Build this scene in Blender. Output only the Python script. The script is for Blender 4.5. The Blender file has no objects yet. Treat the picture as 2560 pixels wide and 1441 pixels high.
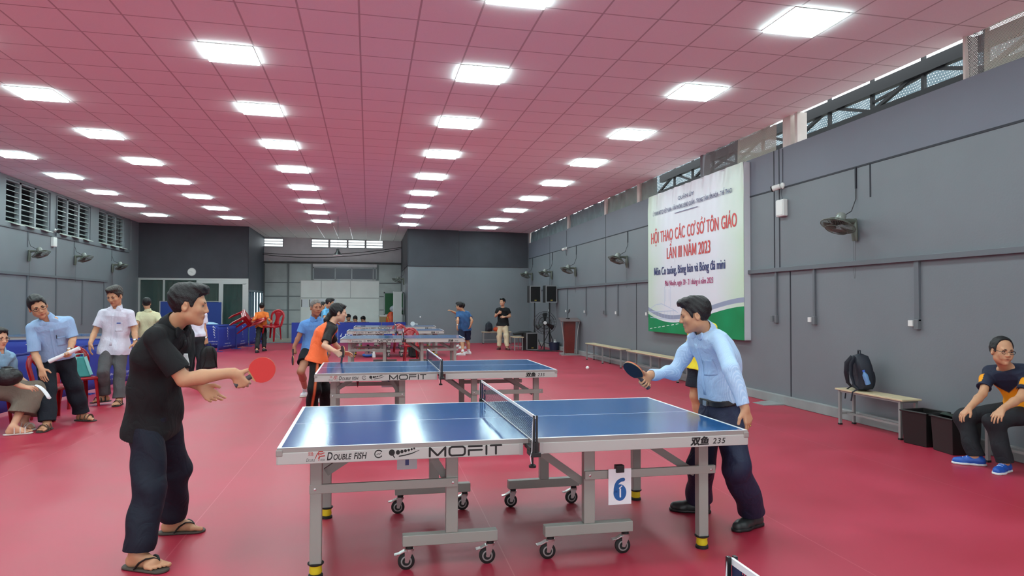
import bpy, bmesh, math, random
import numpy as np
from mathutils import Vector, Matrix, Quaternion
random.seed(7)
SC = bpy.context.scene
COL = SC.collection
PI = math.pi
# ------------------------------------------------------------------ camera
FPX, YAW, PITCH, ROLL, CAMH = 1738.4, 0.20333, 0.02323, 0.00169, 1.5267
_cy, _sy, _cp, _sp = math.cos(YAW), math.sin(YAW), math.cos(PITCH), math.sin(PITCH)
CF = Vector((_sy*_cp, _cy*_cp, _sp)); _r = Vector((_cy, -_sy, 0)); _u = _r.cross(CF)
CR = _r*math.cos(ROLL)+_u*math.sin(ROLL); CU = -_r*math.sin(ROLL)+_u*math.cos(ROLL)
CP = Vector((0, 0, CAMH))
cam = bpy.data.cameras.new('camera'); camo = bpy.data.objects.new('camera', cam); COL.objects.link(camo)
cam.sensor_fit = 'HORIZONTAL'; cam.sensor_width = 36; cam.lens = FPX/2560*36; cam.clip_end = 300
M = Matrix.Identity(4)
for i in range(3):
    M[i][0] = CR[i]; M[i][1] = CU[i]; M[i][2] = -CF[i]; M[i][3] = CP[i]
camo.matrix_world = M
SC.camera = camo
def ray(px, py): return CF+CR*((px-1280)/FPX)-CU*((py-720.5)/FPX)
def at(px, py, Y):                       # point of the hall seen at a pixel, on the plane y = Y
    d = ray(px, py); return CP+d*(Y/d.y)
def fl(px, py, z=0.0):                   # the same on a level plane
    d = ray(px, py); return CP+d*((z-CAMH)/d.z)
def onx(px, py, X):
    d = ray(px, py); return CP+d*(X/d.x)
# ------------------------------------------------------------------ sky, view
wd = bpy.data.worlds.new('sky'); SC.world = wd; wd.use_nodes = True
_bg = wd.node_tree.nodes['Background']; _bg.inputs[0].default_value = (.86, .95, 1, 1); _bg.inputs[1].default_value = 4.2
SC.view_settings.view_transform = 'Standard'; SC.view_settings.look = 'None'
SC.view_settings.exposure = 0.0; SC.view_settings.gamma = 1.0; SC.view_settings.use_curve_mapping = False
PANEL_STRENGTH = 31.0
SC.cycles.max_bounces = 8; SC.cycles.diffuse_bounces = 5; SC.cycles.transparent_max_bounces = 16
SC.cycles.use_denoising = True
SC.cycles.sample_clamp_indirect = 6.0
# ------------------------------------------------------------------ materials
def lin(c):
    return tuple(((v/255.0)/12.92 if v/255.0 <= .04045 else ((v/255.0+.055)/1.055)**2.4) for v in c)
MATS = {}
def mat(name, rgb, rough=.6, metal=0.0, spec=.5, var=.0, vscale=8.0, bump=.0, bscale=60.0, coat=0.0, sheen=0.0, trans=0.0, alpha=1.0, rv=0.0):
    if name in MATS: return MATS[name]
    m = bpy.data.materials.new(name); m.use_nodes = True; nt = m.node_tree; N = nt.nodes; L = nt.links
    b = N['Principled BSDF']; c = lin(rgb)+(1,)
    b.inputs['Base Color'].default_value = c; b.inputs['Roughness'].default_value = rough
    b.inputs['Metallic'].default_value = metal; b.inputs['Specular IOR Level'].default_value = spec
    if coat: b.inputs['Coat Weight'].default_value = coat
    if sheen: b.inputs['Sheen Weight'].default_value = sheen
    if trans: b.inputs['Transmission Weight'].default_value = trans
    if alpha < 1: b.inputs['Alpha'].default_value = alpha
    if var or bump or rv:
        tc = N.new('ShaderNodeTexCoord')
    if var:
        nz = N.new('ShaderNodeTexNoise'); nz.inputs['Scale'].default_value = vscale; nz.inputs['Detail'].default_value = 5
        L.new(tc.outputs['Object'], nz.inputs['Vector'])
        mr = N.new('ShaderNodeMapRange'); mr.inputs[1].default_value = .3; mr.inputs[2].default_value = .7
        mr.inputs[3].default_value = 1-var; mr.inputs[4].default_value = 1+var
        L.new(nz.outputs[0], mr.inputs[0])
        mx = N.new('ShaderNodeMix'); mx.data_type = 'RGBA'; mx.blend_type = 'MULTIPLY'; mx.inputs[0].default_value = 1
        mx.inputs[6].default_value = c; L.new(mr.outputs[0], mx.inputs[7]); L.new(mx.outputs[2], b.inputs['Base Color'])
    if rv:
        nz = N.new('ShaderNodeTexNoise'); nz.inputs['Scale'].default_value = 3; nz.inputs['Detail'].default_value = 6
        L.new(tc.outputs['Object'], nz.inputs['Vector'])
        mr = N.new('ShaderNodeMapRange'); mr.inputs[1].default_value = .3; mr.inputs[2].default_value = .7
        mr.inputs[3].default_value = rough-rv; mr.inputs[4].default_value = rough+rv
        L.new(nz.outputs[0], mr.inputs[0]); L.new(mr.outputs[0], b.inputs['Roughness'])
    if bump:
        nz = N.new('ShaderNodeTexNoise'); nz.inputs['Scale'].default_value = bscale; nz.inputs['Detail'].default_value = 4
        L.new(tc.outputs['Object'], nz.inputs['Vector'])
        bp = N.new('ShaderNodeBump'); bp.inputs['Strength'].default_value = bump; bp.inputs['Distance'].default_value = .02
        L.new(nz.outputs[0], bp.inputs['Height']); L.new(bp.outputs[0], b.inputs['Normal'])
    MATS[name] = m
    return m
def emit(name, rgb, strength):
    if name in MATS: return MATS[name]
    m = bpy.data.materials.new(name); m.use_nodes = True; b = m.node_tree.nodes['Principled BSDF']
    b.inputs['Base Color'].default_value = (.8, .8, .8, 1)
    b.inputs['Emission Color'].default_value = lin(rgb)+(1,); b.inputs['Emission Strength'].default_value = strength
    MATS[name] = m
    return m
def nodes_of(m): return m.node_tree.nodes, m.node_tree.links, m.node_tree.nodes['Principled BSDF']
def math_node(N, L, op, a, b=None, c=None):
    n = N.new('ShaderNodeMath'); n.operation = op
    for i, v in enumerate((a, b, c)):
        if v is None: continue
        if isinstance(v, (int, float)): n.inputs[i].default_value = v
        else: L.new(v, n.inputs[i])
    return n.outputs[0]
def mixc(N, L, f, a, b):
    n = N.new('ShaderNodeMix'); n.data_type = 'RGBA'
    for i, v in ((0, f), (6, a), (7, b)):
        if isinstance(v, (int, float)): n.inputs[i].default_value = v
        elif isinstance(v, tuple): n.inputs[i].default_value = v
        else: L.new(v, n.inputs[i])
    return n.outputs[2]
# ------------------------------------------------------------------ object helpers
def props(o, label=None, cat=None, group=None, kind=None):
    if label: o['label'] = label
    if cat: o['category'] = cat
    if group: o['group'] = group
    if kind: o['kind'] = kind
    return o
def empty(name, loc=(0, 0, 0), rz=0.0, label=None, cat=None, group=None):
    o = bpy.data.objects.new(name, None); COL.objects.link(o); o.location = loc; o.rotation_euler = (0, 0, rz)
    o.empty_display_size = .1
    return props(o, label, cat, group)
def copy_tree(o, parent=None):
    c = o.copy(); COL.objects.link(c); c.parent = parent
    for ch in list(o.children): copy_tree(ch, c)
    return c
def dup(o, loc, rz=None, label=None, group=None):
    c = copy_tree(o); c.location = loc
    if rz is not None: c.rotation_euler = (0, 0, rz)
    if label: c['label'] = label
    if group: c['group'] = group
    return c
def aim(z, x=None):
    """rotation whose local z is Z and local x lies towards X"""
    z = Vector(z).normalized()
    x = Vector(x) if x is not None else (Vector((1, 0, 0)) if abs(z.x) < .9 else Vector((0, 1, 0)))
    y = z.cross(x).normalized(); x = y.cross(z)
    return Matrix((x, y, z)).transposed()
class MB:
    def __init__(s): s.v = []; s.f = []; s.m = []; s.mi = 0
    def add(s, vs, fs):
        n = len(s.v); s.v += [tuple(v) for v in vs]; s.f += [tuple(i+n for i in f) for f in fs]; s.m += [s.mi]*len(fs); return s
    def mt(s, i): s.mi = i; return s
    def box(s, c, size, R=None):
        hx, hy, hz = size[0]/2, size[1]/2, size[2]/2; c = Vector(c)
        vs = [Vector((x*hx, y*hy, z*hz)) for z in (-1, 1) for y in (-1, 1) for x in (-1, 1)]
        if R is not None: vs = [R @ v for v in vs]
        return s.add([c+v for v in vs], [(0, 2, 3, 1), (4, 5, 7, 6), (0, 1, 5, 4), (2, 6, 7, 3), (0, 4, 6, 2), (1, 3, 7, 5)])
    def b2(s, a, b): return s.box([(a[i]+b[i])/2 for i in range(3)], [abs(b[i]-a[i]) for i in range(3)])
    def bar(s, a, b, w, h=None, up=(0, 0, 1)):
        a, b = Vector(a), Vector(b); d = b-a; h = h or w
        z = d.normalized(); x = Vector(up)
        if abs(z.dot(x)) > .98: x = Vector((1, 0, 0))
        return s.box((a+b)/2, (h, w, d.length), aim(z, x))
    def hexa(s, p): return s.add(p, [(0, 3, 2, 1), (4, 5, 6, 7), (0, 1, 5, 4), (1, 2, 6, 5), (2, 3, 7, 6), (3, 0, 4, 7)])
    def ring(s, pts, r, n=8, closed=False, sq=None):
        """tube along PTS; r number or list; sq=(a,b) flattens"""
        pts = [Vector(p) for p in pts]; k = len(pts); rs = r if isinstance(r, (list, tuple)) else [r]*k
        vs = []; px = None
        for i, p in enumerate(pts):
            if closed: t = pts[(i+1) % k]-pts[i-1]
            else: t = pts[min(i+1, k-1)]-pts[max(i-1, 0)]
            t.normalize()
            if px is None:
                px = Vector((0, 0, 1)) if abs(t.z) < .9 else Vector((1, 0, 0))
            y = t.cross(px)
            if y.length < 1e-6: y = t.cross(Vector((0, 1, 0.01)))
            y.normalize(); x = y.cross(t); px = x
            for j in range(n):
                a = 2*PI*j/n; e = sq or (1, 1)
                vs.append(p+x*(math.cos(a)*rs[i]*e[0])+y*(math.sin(a)*rs[i]*e[1]))
        fs = []
        for i in range(k if closed else k-1):
            q = (i+1) % k
            for j in range(n): fs.append((i*n+j, i*n+(j+1) % n, q*n+(j+1) % n, q*n+j))
        if not closed:
            fs.append(tuple(range(n-1, -1, -1))); fs.append(tuple((k-1)*n+j for j in range(n)))
        return s.add(vs, fs)
    def cyl(s, a, b, r, r2=None, n=16): return s.ring([a, b], [r, r if r2 is None else r2], n)
    def lathe(s, c, prof, axis=(0, 0, 1), n=24, x=None):
        R = aim(axis, x); c = Vector(c); vs = []; k = len(prof)
        for (r, z) in prof:
            for j in range(n):
                a = 2*PI*j/n; vs.append(c+R @ Vector((math.cos(a)*r, math.sin(a)*r, z)))
        fs = [(i*n+j, i*n+(j+1) % n, (i+1)*n+(j+1) % n, (i+1)*n+j) for i in range(k-1) for j in range(n)]
        if prof[0][0] > 1e-5: fs.append(tuple(range(n-1, -1, -1)))
        if prof[-1][0] > 1e-5: fs.append(tuple((k-1)*n+j for j in range(n)))
        return s.add(vs, fs)
    def ball(s, c, r, n=14, sc=(1, 1, 1), R=None):
        c = Vector(c); vs = []; fs = []; m = n//2
        for i in range(m+1):
            th = PI*i/m
            for j in range(n):
                a = 2*PI*j/n; v = Vector((math.sin(th)*math.cos(a)*r*sc[0], math.sin(th)*math.sin(a)*r*sc[1], math.cos(th)*r*sc[2]))
                vs.append(c+(R @ v if R is not None else v))
        for i in range(m):
            for j in range(n): fs.append((i*n+j, (i+1)*n+j, (i+1)*n+(j+1) % n, i*n+(j+1) % n))
        return s.add(vs, fs)
    def prism(s, poly, a, b):
        """poly of 3D points on one plane, swept by vector from offset a to b (vectors)"""
        a, b = Vector(a), Vector(b); n = len(poly); P = [Vector(p) for p in poly]
        return s.add([p+a for p in P]+[p+b for p in P], [tuple(range(n-1, -1, -1)), tuple(range(n, 2*n))]+[(i, (i+1) % n, n+(i+1) % n, n+i) for i in range(n)])
    def grid(s, fn, nu, nv, flip=False):
        vs = [fn(i/(nu-1), j/(nv-1)) for j in range(nv) for i in range(nu)]
        fs = []
        for j in range(nv-1):
            for i in range(nu-1):
                q = (j*nu+i, j*nu+i+1, (j+1)*nu+i+1, (j+1)*nu+i); fs.append(q[::-1] if flip else q)
        return s.add(vs, fs)
    def build(s, name, mats, parent=None, bevel=0.0, smooth=None, solid=0.0, subsurf=0, weld=False):
        me = bpy.data.meshes.new(name); me.from_pydata(s.v, [], s.f)
        mats = mats if isinstance(mats, (list, tuple)) else [mats]
        for m in mats: me.materials.append(m)
        if len(mats) > 1: me.polygons.foreach_set('material_index', s.m)
        bm = bmesh.new(); bm.from_mesh(me)
        if weld: bmesh.ops.remove_doubles(bm, verts=bm.verts, dist=1e-5)
        bmesh.ops.recalc_face_normals(bm, faces=bm.faces); bm.to_mesh(me); bm.free()
        if smooth is not None:
            me.polygons.foreach_set('use_smooth', [True]*len(me.polygons))
            if smooth < 179:
                me.set_sharp_from_angle(angle=math.radians(smooth))
        o = bpy.data.objects.new(name, me); COL.objects.link(o)
        if parent is not None: o.parent = parent
        if solid:
            md = o.modifiers.new('solid', 'SOLIDIFY'); md.thickness = solid; md.offset = 0
        if subsurf:
            md = o.modifiers.new('sub', 'SUBSURF'); md.levels = subsurf; md.render_levels = subsurf
        if bevel:
            md = o.modifiers.new('bevel', 'BEVEL'); md.width = bevel; md.segments = 2; md.limit_method = 'ANGLE'; md.angle_limit = math.radians(50)
            md.harden_normals = False
        return o
def structure(o): o['kind'] = 'structure'; return o
# ------------------------------------------------------------------ lettering
def raw_text(body, shear=0.0, off=0.0, spacing=1.0, res=3):
    """2-D outline of a text filled as triangles: (verts n x 2, faces)"""
    c = bpy.data.curves.new('t', 'FONT'); c.shear = shear; c.offset = off; c.space_character = spacing; c.resolution_u = res
    c.body = body
    o = bpy.data.objects.new('t', c); COL.objects.link(o)
    dg = bpy.context.evaluated_depsgraph_get(); ev = o.evaluated_get(dg)
    me = ev.to_mesh()
    V = [(v.co.x, v.co.y) for v in me.vertices]; F = [tuple(p.vertices) for p in me.polygons]
    ev.to_mesh_clear(); bpy.data.objects.remove(o); bpy.data.curves.remove(c)
    return V, F
def text(mb, body, org, ex, ey, w=None, h=.1, shear=0.0, off=0.0, spacing=1.0, align='L', lift=None, hfrom=None):
    """flat letters into MB: ORG lower-left (or centre), EX along the line, EY up, capital height h, fitted to width w"""
    b2 = body.replace('M', '   ')
    V, F = raw_text(b2, shear, off, spacing)
    if not V: return
    if 'M' in body:                  # capital M is drawn here from its four strokes
        mx_ = lambda t: max(v[0] for v in raw_text(t, 0, off, spacing)[0])
        ir = mx_('I'); hM = max(v[1] for v in raw_text('H', 0, off)[0]); n_ = 0
        for i in [len(body[:j].replace('M', '   ')) for j, ch in enumerate(body) if ch == 'M']:
            a0 = mx_(b2[:i]+'I')-ir; a1 = mx_(b2[:i+3]+'I')-ir; wd = a1-a0; t = .105+off; l, r_ = a0+wd*.10, a1-wd*.10; c = (l+r_)/2
            for q in ([(l, 0), (l+t, 0), (l+t, hM), (l, hM)], [(r_-t, 0), (r_, 0), (r_, hM), (r_-t, hM)], [(l, hM), (l+t*1.15, hM), (c+t*.55, hM*.12), (c-t*.55, hM*.12)], [(r_-t*1.15, hM), (r_, hM), (c+t*.55, hM*.12), (c-t*.55, hM*.12)]):
                k_ = len(V); V += q; F.append((k_, k_+1, k_+2, k_+3))
    xs = [v[0] for v in V]; x0, x1 = min(xs), max(xs)
    capV, _ = raw_text('H', 0, off); caph = max(v[1] for v in capV)
    k = h/caph; kx = k if w is None else w/(x1-x0)
    dx = {'L': -x0, 'C': -(x0+x1)/2, 'R': -x1}[align]
    O, X, Y = Vector(org), Vector(ex), Vector(ey)
    n = X.cross(Y).normalized()*(lift or 0.0)
    P = [O+n+X*((v[0]+dx)*kx)+Y*(v[1]*k) for v in V]
    if not set(body) & set('Mđăơư'): mb.add(P, F); return
    nn = X.cross(Y).normalized()     # glyphs whose outlines overlap: keep the coplanar faces a hair apart
    for i, f in enumerate(F): mb.add([P[j]+nn*(.0003*(i % 9)) for j in f], [tuple(range(len(f)))])
def stroke(mb, pts, w, org, ex, ey, closed=False, lift=0.0):
    """flat stroke with round joints along 2-D points"""
    O, X, Y = Vector(org), Vector(ex), Vector(ey); n = X.cross(Y).normalized()*lift
    P = [Vector((p[0], p[1])) for p in pts]
    T = lambda p: O+n+X*p.x+Y*p.y
    for i in range(len(P)-(0 if closed else 1)):
        a, b = P[i], P[(i+1) % len(P)]; d = b-a
        if d.length < 1e-9: continue
        q = Vector((-d.y, d.x)).normalized()*(w/2)
        e_ = X.cross(Y).normalized()*(.0003*(i % 3)); mb.add([T(a-q)+e_, T(b-q)+e_, T(b+q)+e_, T(a+q)+e_], [(0, 1, 2, 3)])
    e_ = X.cross(Y).normalized()*.001
    for p in P:
        mb.add([e_+T(p+Vector((math.cos(t), math.sin(t)))*(w/2)) for t in [2*PI*j/10 for j in range(10)]], [tuple(range(10))])
def disc2(mb, c, r, org, ex, ey, n=20, r2=None, lift=0.0):
    O, X, Y = Vector(org), Vector(ex), Vector(ey); nn = X.cross(Y).normalized()*lift
    mb.add([O+nn+X*(c[0]+r*math.cos(2*PI*j/n))+Y*(c[1]+(r2 or r)*math.sin(2*PI*j/n)) for j in range(n)], [tuple(range(n))])
def poly2(mb, pts, org, ex, ey, lift=0.0):
    O, X, Y = Vector(org), Vector(ex), Vector(ey); nn = X.cross(Y).normalized()*lift
    mb.add([O+nn+X*p[0]+Y*p[1] for p in pts], [tuple(range(len(pts)))])
# ================================================================== the hall
XL, XR, Y0, YR, YL, YB = -8.45, 6.25, -5.0, 27.0, 28.3, 32.3
def cz(x, y): return 4.517-.01402*x-.0026*y
WALLG = mat('wall paint grey', (114, 118, 124), rough=.55, var=.05, vscale=.9, bump=.05, bscale=45)
WALLU = mat('wall paint blue grey', (106, 108, 120), rough=.55, var=.04, vscale=.9, bump=.05, bscale=45)
SEAM = mat('dark seam', (42, 44, 52), rough=.7)
CHAR = mat('charcoal panel', (62, 63, 70), rough=.75, var=.10, vscale=2, bump=.15, bscale=150)
CHAR2 = mat('charcoal blue panel', (74, 82, 94), rough=.6, var=.06, vscale=2)
DUCT = mat('conduit grey', (98, 102, 108), rough=.5)
WHITEP = mat('white paint', (205, 203, 198), rough=.5, var=.05, vscale=4)
ALU = mat('aluminium', (185, 186, 184), rough=.35, metal=.6)
BLACK = mat('black plastic', (20, 20, 22), rough=.45)
WHITEPL = mat('white plastic', (225, 225, 222), rough=.4)
# ---- floor
def floor_material():
    m = mat('red sports flooring', (172, 34, 60), rough=.42, spec=.5); N, L, b = nodes_of(m)
    tc = N.new('ShaderNodeTexCoord'); sp = N.new('ShaderNodeSeparateXYZ'); L.new(tc.outputs['Object'], sp.inputs[0])
    x, y = sp.outputs[0], sp.outputs[1]
    xx = math_node(N, L, 'SUBTRACT', math_node(N, L, 'SUBTRACT', x, math_node(N, L, 'MULTIPLY', y, .015)), .755)
    fr = math_node(N, L, 'FRACT', math_node(N, L, 'DIVIDE', xx, 2.0))
    line = math_node(N, L, 'LESS_THAN', math_node(N, L, 'ABSOLUTE', math_node(N, L, 'SUBTRACT', fr, .5)), .4982)
    line = math_node(N, L, 'SUBTRACT', 1.0, line)
    nz = N.new('ShaderNodeTexNoise'); nz.inputs['Scale'].default_value = 1.3; nz.inputs['Detail'].default_value = 8; L.new(tc.outputs['Object'], nz.inputs[0])
    f = N.new('ShaderNodeMapRange'); f.inputs[1].default_value = .35; f.inputs[2].default_value = .65; L.new(nz.outputs[0], f.inputs[0])
    c = mixc(N, L, f.outputs[0], lin((166, 38, 60))+(1,), lin((178, 48, 72))+(1,))
    c = mixc(N, L, math_node(N, L, 'MULTIPLY', line, .32), c, lin((214, 120, 130))+(1,)); L.new(c, b.inputs['Base Color'])
    r = N.new('ShaderNodeMapRange'); r.inputs[3].default_value = .34; r.inputs[4].default_value = .5; L.new(nz.outputs[0], r.inputs[0]); L.new(r.outputs[0], b.inputs['Roughness'])
    n2 = N.new('ShaderNodeTexNoise'); n2.inputs['Scale'].default_value = 260; L.new(tc.outputs['Object'], n2.inputs[0])
    bp = N.new('ShaderNodeBump'); bp.inputs['Strength'].default_value = .08; bp.inputs['Distance'].default_value = .004; L.new(n2.outputs[0], bp.inputs['Height']); L.new(bp.outputs[0], b.inputs['Normal'])
    return m
structure(MB().b2((XL-.1, Y0, -.1), (XR+.1, 28.4, 0)).build('floor', floor_material()))
CONC = mat('entrance concrete', (150, 146, 132), rough=.8, var=.12, vscale=3, bump=.2)
structure(MB().b2((XL-.1, 28.4, -.1), (XR+.1, YB+.15, -.006)).build('floor_entrance', CONC))
structure(MB().b2((-14, YB+.15, -.15), (14, YB+14, -.05)).build('ground_outside', mat('yard ground', (205, 204, 198), rough=.9, var=.1)))
structure(MB().b2((-60, -60, -.4), (60, 70, -.2)).build('ground', mat('far ground', (110, 108, 102), rough=.95)))  # unseen plane added to stop sky glow coming up from below
# ---- ceiling
def ceiling_material():
    m = mat('ceiling tiles', (240, 228, 230), rough=.8, spec=.2); N, L, b = nodes_of(m)
    tc = N.new('ShaderNodeTexCoord'); sp = N.new('ShaderNodeSeparateXYZ'); L.new(tc.outputs['Object'], sp.inputs[0])
    ls = []
    for o, off, st in ((sp.outputs[0], 1.096, .6045), (sp.outputs[1], 6.036, .6)):
        fr = math_node(N, L, 'FRACT', math_node(N, L, 'DIVIDE', math_node(N, L, 'ADD', math_node(N, L, 'SUBTRACT', o, off), 60*st), st))
        d = math_node(N, L, 'ABSOLUTE', math_node(N, L, 'SUBTRACT', fr, .5))
        ls.append(math_node(N, L, 'GREATER_THAN', d, .5-.0165))
    line = math_node(N, L, 'MAXIMUM', ls[0], ls[1])
    nz = N.new('ShaderNodeTexNoise'); nz.inputs['Scale'].default_value = 70; nz.inputs['Detail'].default_value = 3; L.new(tc.outputs['Object'], nz.inputs[0])
    c0 = mixc(N, L, nz.outputs[0], lin((240, 244, 243))+(1,), lin((250, 253, 252))+(1,))
    L.new(mixc(N, L, line, c0, lin((196, 196, 196))+(1,)), b.inputs['Base Color'])
    bp = N.new('ShaderNodeBump'); bp.inputs['Strength'].default_value = .3; bp.inputs['Distance'].default_value = .006; bp.invert = True
    L.new(line, bp.inputs['Height']); L.new(bp.outputs[0], b.inputs['Normal'])
    return m
def slab_under(x0, x1, y0, y1, t=.04):
    P = [(x0, y0), (x1, y0), (x1, y1), (x0, y1)]
    return MB().hexa([(x, y, cz(x, y)) for x, y in P]+[(x, y, cz(x, y)+t) for x, y in P])
structure(slab_under(XL-.1, 6.30, Y0, YB+.1).build('ceiling', ceiling_material()))
# the roof above keeps the daylight out of the ceiling void
structure(MB().b2((XL-.4, Y0-.3, 5.3), (6.6, YB+.3, 5.4)).build('roof', mat('roof sheet', (70, 72, 74), rough=.8)))
# ---- wall on the banner side, built of boards with dark joints
WT = 3.95
mb = MB().b2((XR, Y0, 0), (XR+.18, 29, WT))
mb.mt(1)
for z in (3.33,): mb.b2((XR-.006, Y0, z-.012), (XR+.02, YR, z+.012))
for y, z0, z1 in ((9.72, 2.1, WT), (9.86, 2.1, WT), (17.8, 2.1, WT), (23.7, 2.1, 3.9), (15.62, .12, 2.03), (9.45, .12, 2.03), (4.2, 0, WT), (-1, 0, WT), (7.72, 2.9, 3.33)):
    mb.b2((XR-.006, y-.011, z0), (XR+.02, y+.011, z1))
mb.mt(2).b2((XR-.003, Y0, 3.34), (XR+.01, YR, WT))
structure(mb.build('wall_right', [WALLG, SEAM, WALLU]))
mb = MB()
mb.b2((XR-.07, Y0, 0), (XR, YR, .14))
structure(mb.build('baseboard_right', mat('concrete kerb', (140, 142, 142), rough=.8, var=.1, vscale=3), bevel=.01))
# conduit along the wall
structure(MB().b2((XR-.05, Y0, 2.035), (XR, YR-.0, 2.1)).build('trim_1', DUCT, bevel=.004))
# ---- the open strip above it: posts, nets, tarpaulins
FRAMEW = mat('pale post', (206, 196, 188), rough=.6, var=.08, vscale=5)
mb = MB()
for i, (y, w) in enumerate(((9.52, .2), (9.28, .07), (15.5, .16), (17.85, .16), (21.45, .16), (26.9, .16), (6.28, .03), (12.3, .1))):
    m0 = MB().b2((XR+.0, y-w/2, WT), (XR+.16, y+w/2, cz(XR, y)))
    if i == 7: structure(m0.build('pillar_strip', mat('grey post', (110, 108, 112), rough=.7)))
    else: structure(m0.build('pillar_strip', FRAMEW))
def perforated(name, rgb, scale, hole, solid=.0):
    m = mat(name, rgb, rough=.7); N, L, b = nodes_of(m)
    tc = N.new('ShaderNodeTexCoord'); sp = N.new('ShaderNodeSeparateXYZ'); L.new(tc.outputs['Object'], sp.inputs[0])
    row = math_node(N, L, 'MULTIPLY', sp.outputs[2], scale)
    half = math_node(N, L, 'MULTIPLY', math_node(N, L, 'MODULO', math_node(N, L, 'FLOOR', row), 2.0), .5)
    u = math_node(N, L, 'FRACT', math_node(N, L, 'ADD', math_node(N, L, 'MULTIPLY', sp.outputs[1], scale), half))
    v = math_node(N, L, 'FRACT', row)
    du = math_node(N, L, 'SUBTRACT', u, .5); dv = math_node(N, L, 'SUBTRACT', v, .5)
    d = math_node(N, L, 'SQRT', math_node(N, L, 'ADD', math_node(N, L, 'MULTIPLY', du, du), math_node(N, L, 'MULTIPLY', dv, dv)))
    L.new(math_node(N, L, 'GREATER_THAN', d, hole), b.inputs['Alpha'])
    return m
NETL = perforated('pale perforated net', (176, 174, 160), 72, .27)
NETD = perforated('grey perforated net', (112, 108, 106), 72, .27)
def netpanel(name, y0, y1, m, x=XR+.03, z0=WT+.003, wav=.012, n=40, z1=None):
    def f(u, v):
        y = y0+(y1-y0)*u; zt = (z1 or cz(XR, y)-.0); z = z0+(zt-z0)*v
        return (x+wav*math.sin(u*17+v*2), y, z)
    return MB().grid(f, n, 6).build(name, m, smooth=60)
props(netpanel('perforated_net', 3.2, 6.05, NETL), 'pale perforated net closing the high opening at the top edge near the camera', 'net', 'nets in the strip above the banner wall')
props(netpanel('perforated_net', 6.04, 6.3, NETD, x=XR+.04), 'darker grey strip of perforated net beside the open gap showing roof trusses', 'net', 'nets in the strip above the banner wall')
props(netpanel('perforated_net', 9.85, 11.0, NETL), 'pale perforated net between the white post and the fold above the banner', 'net', 'nets in the strip above the banner wall')
props(netpanel('perforated_net', 10.98, 12.2, NETD, wav=.03), 'folded grey net just above the top edge of the banner', 'net', 'nets in the strip above the banner wall')
TARP = mat('grey green tarpaulin', (126, 136, 130), rough=.6, var=.18, vscale=3, bump=.1, bscale=20)
TARPB = mat('bluish tarpaulin', (112, 128, 132), rough=.6, var=.2, vscale=3, bump=.1, bscale=20)
random.seed(3)
for k, (y0, y1, lab, m) in enumerate(((14.55, 15.42, 'narrow flat tarpaulin between the open gap by the banner and a pale post', TARP),
        (15.58, 17.77, 'grey green tarpaulin with two dark folds hung over the wall beyond the banner', TARP),
        (17.93, 21.37, 'creased bluish tarpaulin in the middle of the strip over the wall fans', TARPB),
        (21.53, 26.8, 'many folded long tarpaulin filling the strip up to the charcoal corner panel', TARPB))):
    ph = [random.uniform(0, 6) for _ in range(6)]
    def f(u, v, y0=y0, y1=y1, ph=ph, k=k):
        y = y0+(y1-y0)*u; z = WT-.02+(cz(XR, y)-WT+.02)*v; L_ = y1-y0; a = .012 if k == 0 else .035
        w = a*math.sin(L_*u*5.1+ph[0]+v)+a*math.sin(L_*u*11+ph[1]-v*2)+a*.7*math.sin(L_*u*23+ph[2]+v*3)
        return (XR+.06+w*.5, y, max(z, WT+.003))
    props(MB().grid(f, int(30+(y1-y0)*24), 8).build('tarpaulin', m, smooth=60), lab, 'tarpaulin', 'tarpaulins in the strip above the banner wall')
# ---- outside that strip: a lattice truss under the neighbour's roof sheets
STEEL = mat('dark roof steel', (38, 38, 40), rough=.6)
tr = empty('roof_truss', (7.5, 0, 0), 0, 'dark steel lattice truss outside the gap over the banner wall', 'truss')
mb = MB(); mb.b2((-.04, 2, 4.42), (.04, 17, 4.5)).b2((-.05, 2, 4.72), (.05, 17, 4.9)); mb.build('chord', STEEL, tr)
mb = MB()
y = 2.2; k = 0
while y < 16.5:
    mb.bar((0, y, 4.45), (0, y, 5.2), .05); mb.bar((0, y, 4.47), (0, y+1.0, 4.8), .05) if k % 2 else mb.bar((0, y+1.0, 4.47), (0, y, 4.8), .05)
    y += 1.0; k += 1
mb.bar((.0, 5.5, 5.0), (.0, 9.2, 4.6), .035); mb.bar((0, 12, 4.95), (0, 14.6, 4.5), .05); mb.bar((0, 12, 4.4), (0, 14.6, 5.0), .05)
mb.build('web_bar', STEEL, tr)
SHEET = perforated('blue grey perforated sheet', (88, 104, 110), 22, .12)
props(MB().grid(lambda u, v: (9.0+.04*math.sin(u*220), 1+24*u, 4.5+1.0*v+(.2*v if u > .56 else 0)), 520, 3).build('corrugated_sheet', SHEET, smooth=60), 'blue grey perforated sheeting behind the roof truss outside', 'sheet')
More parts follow.
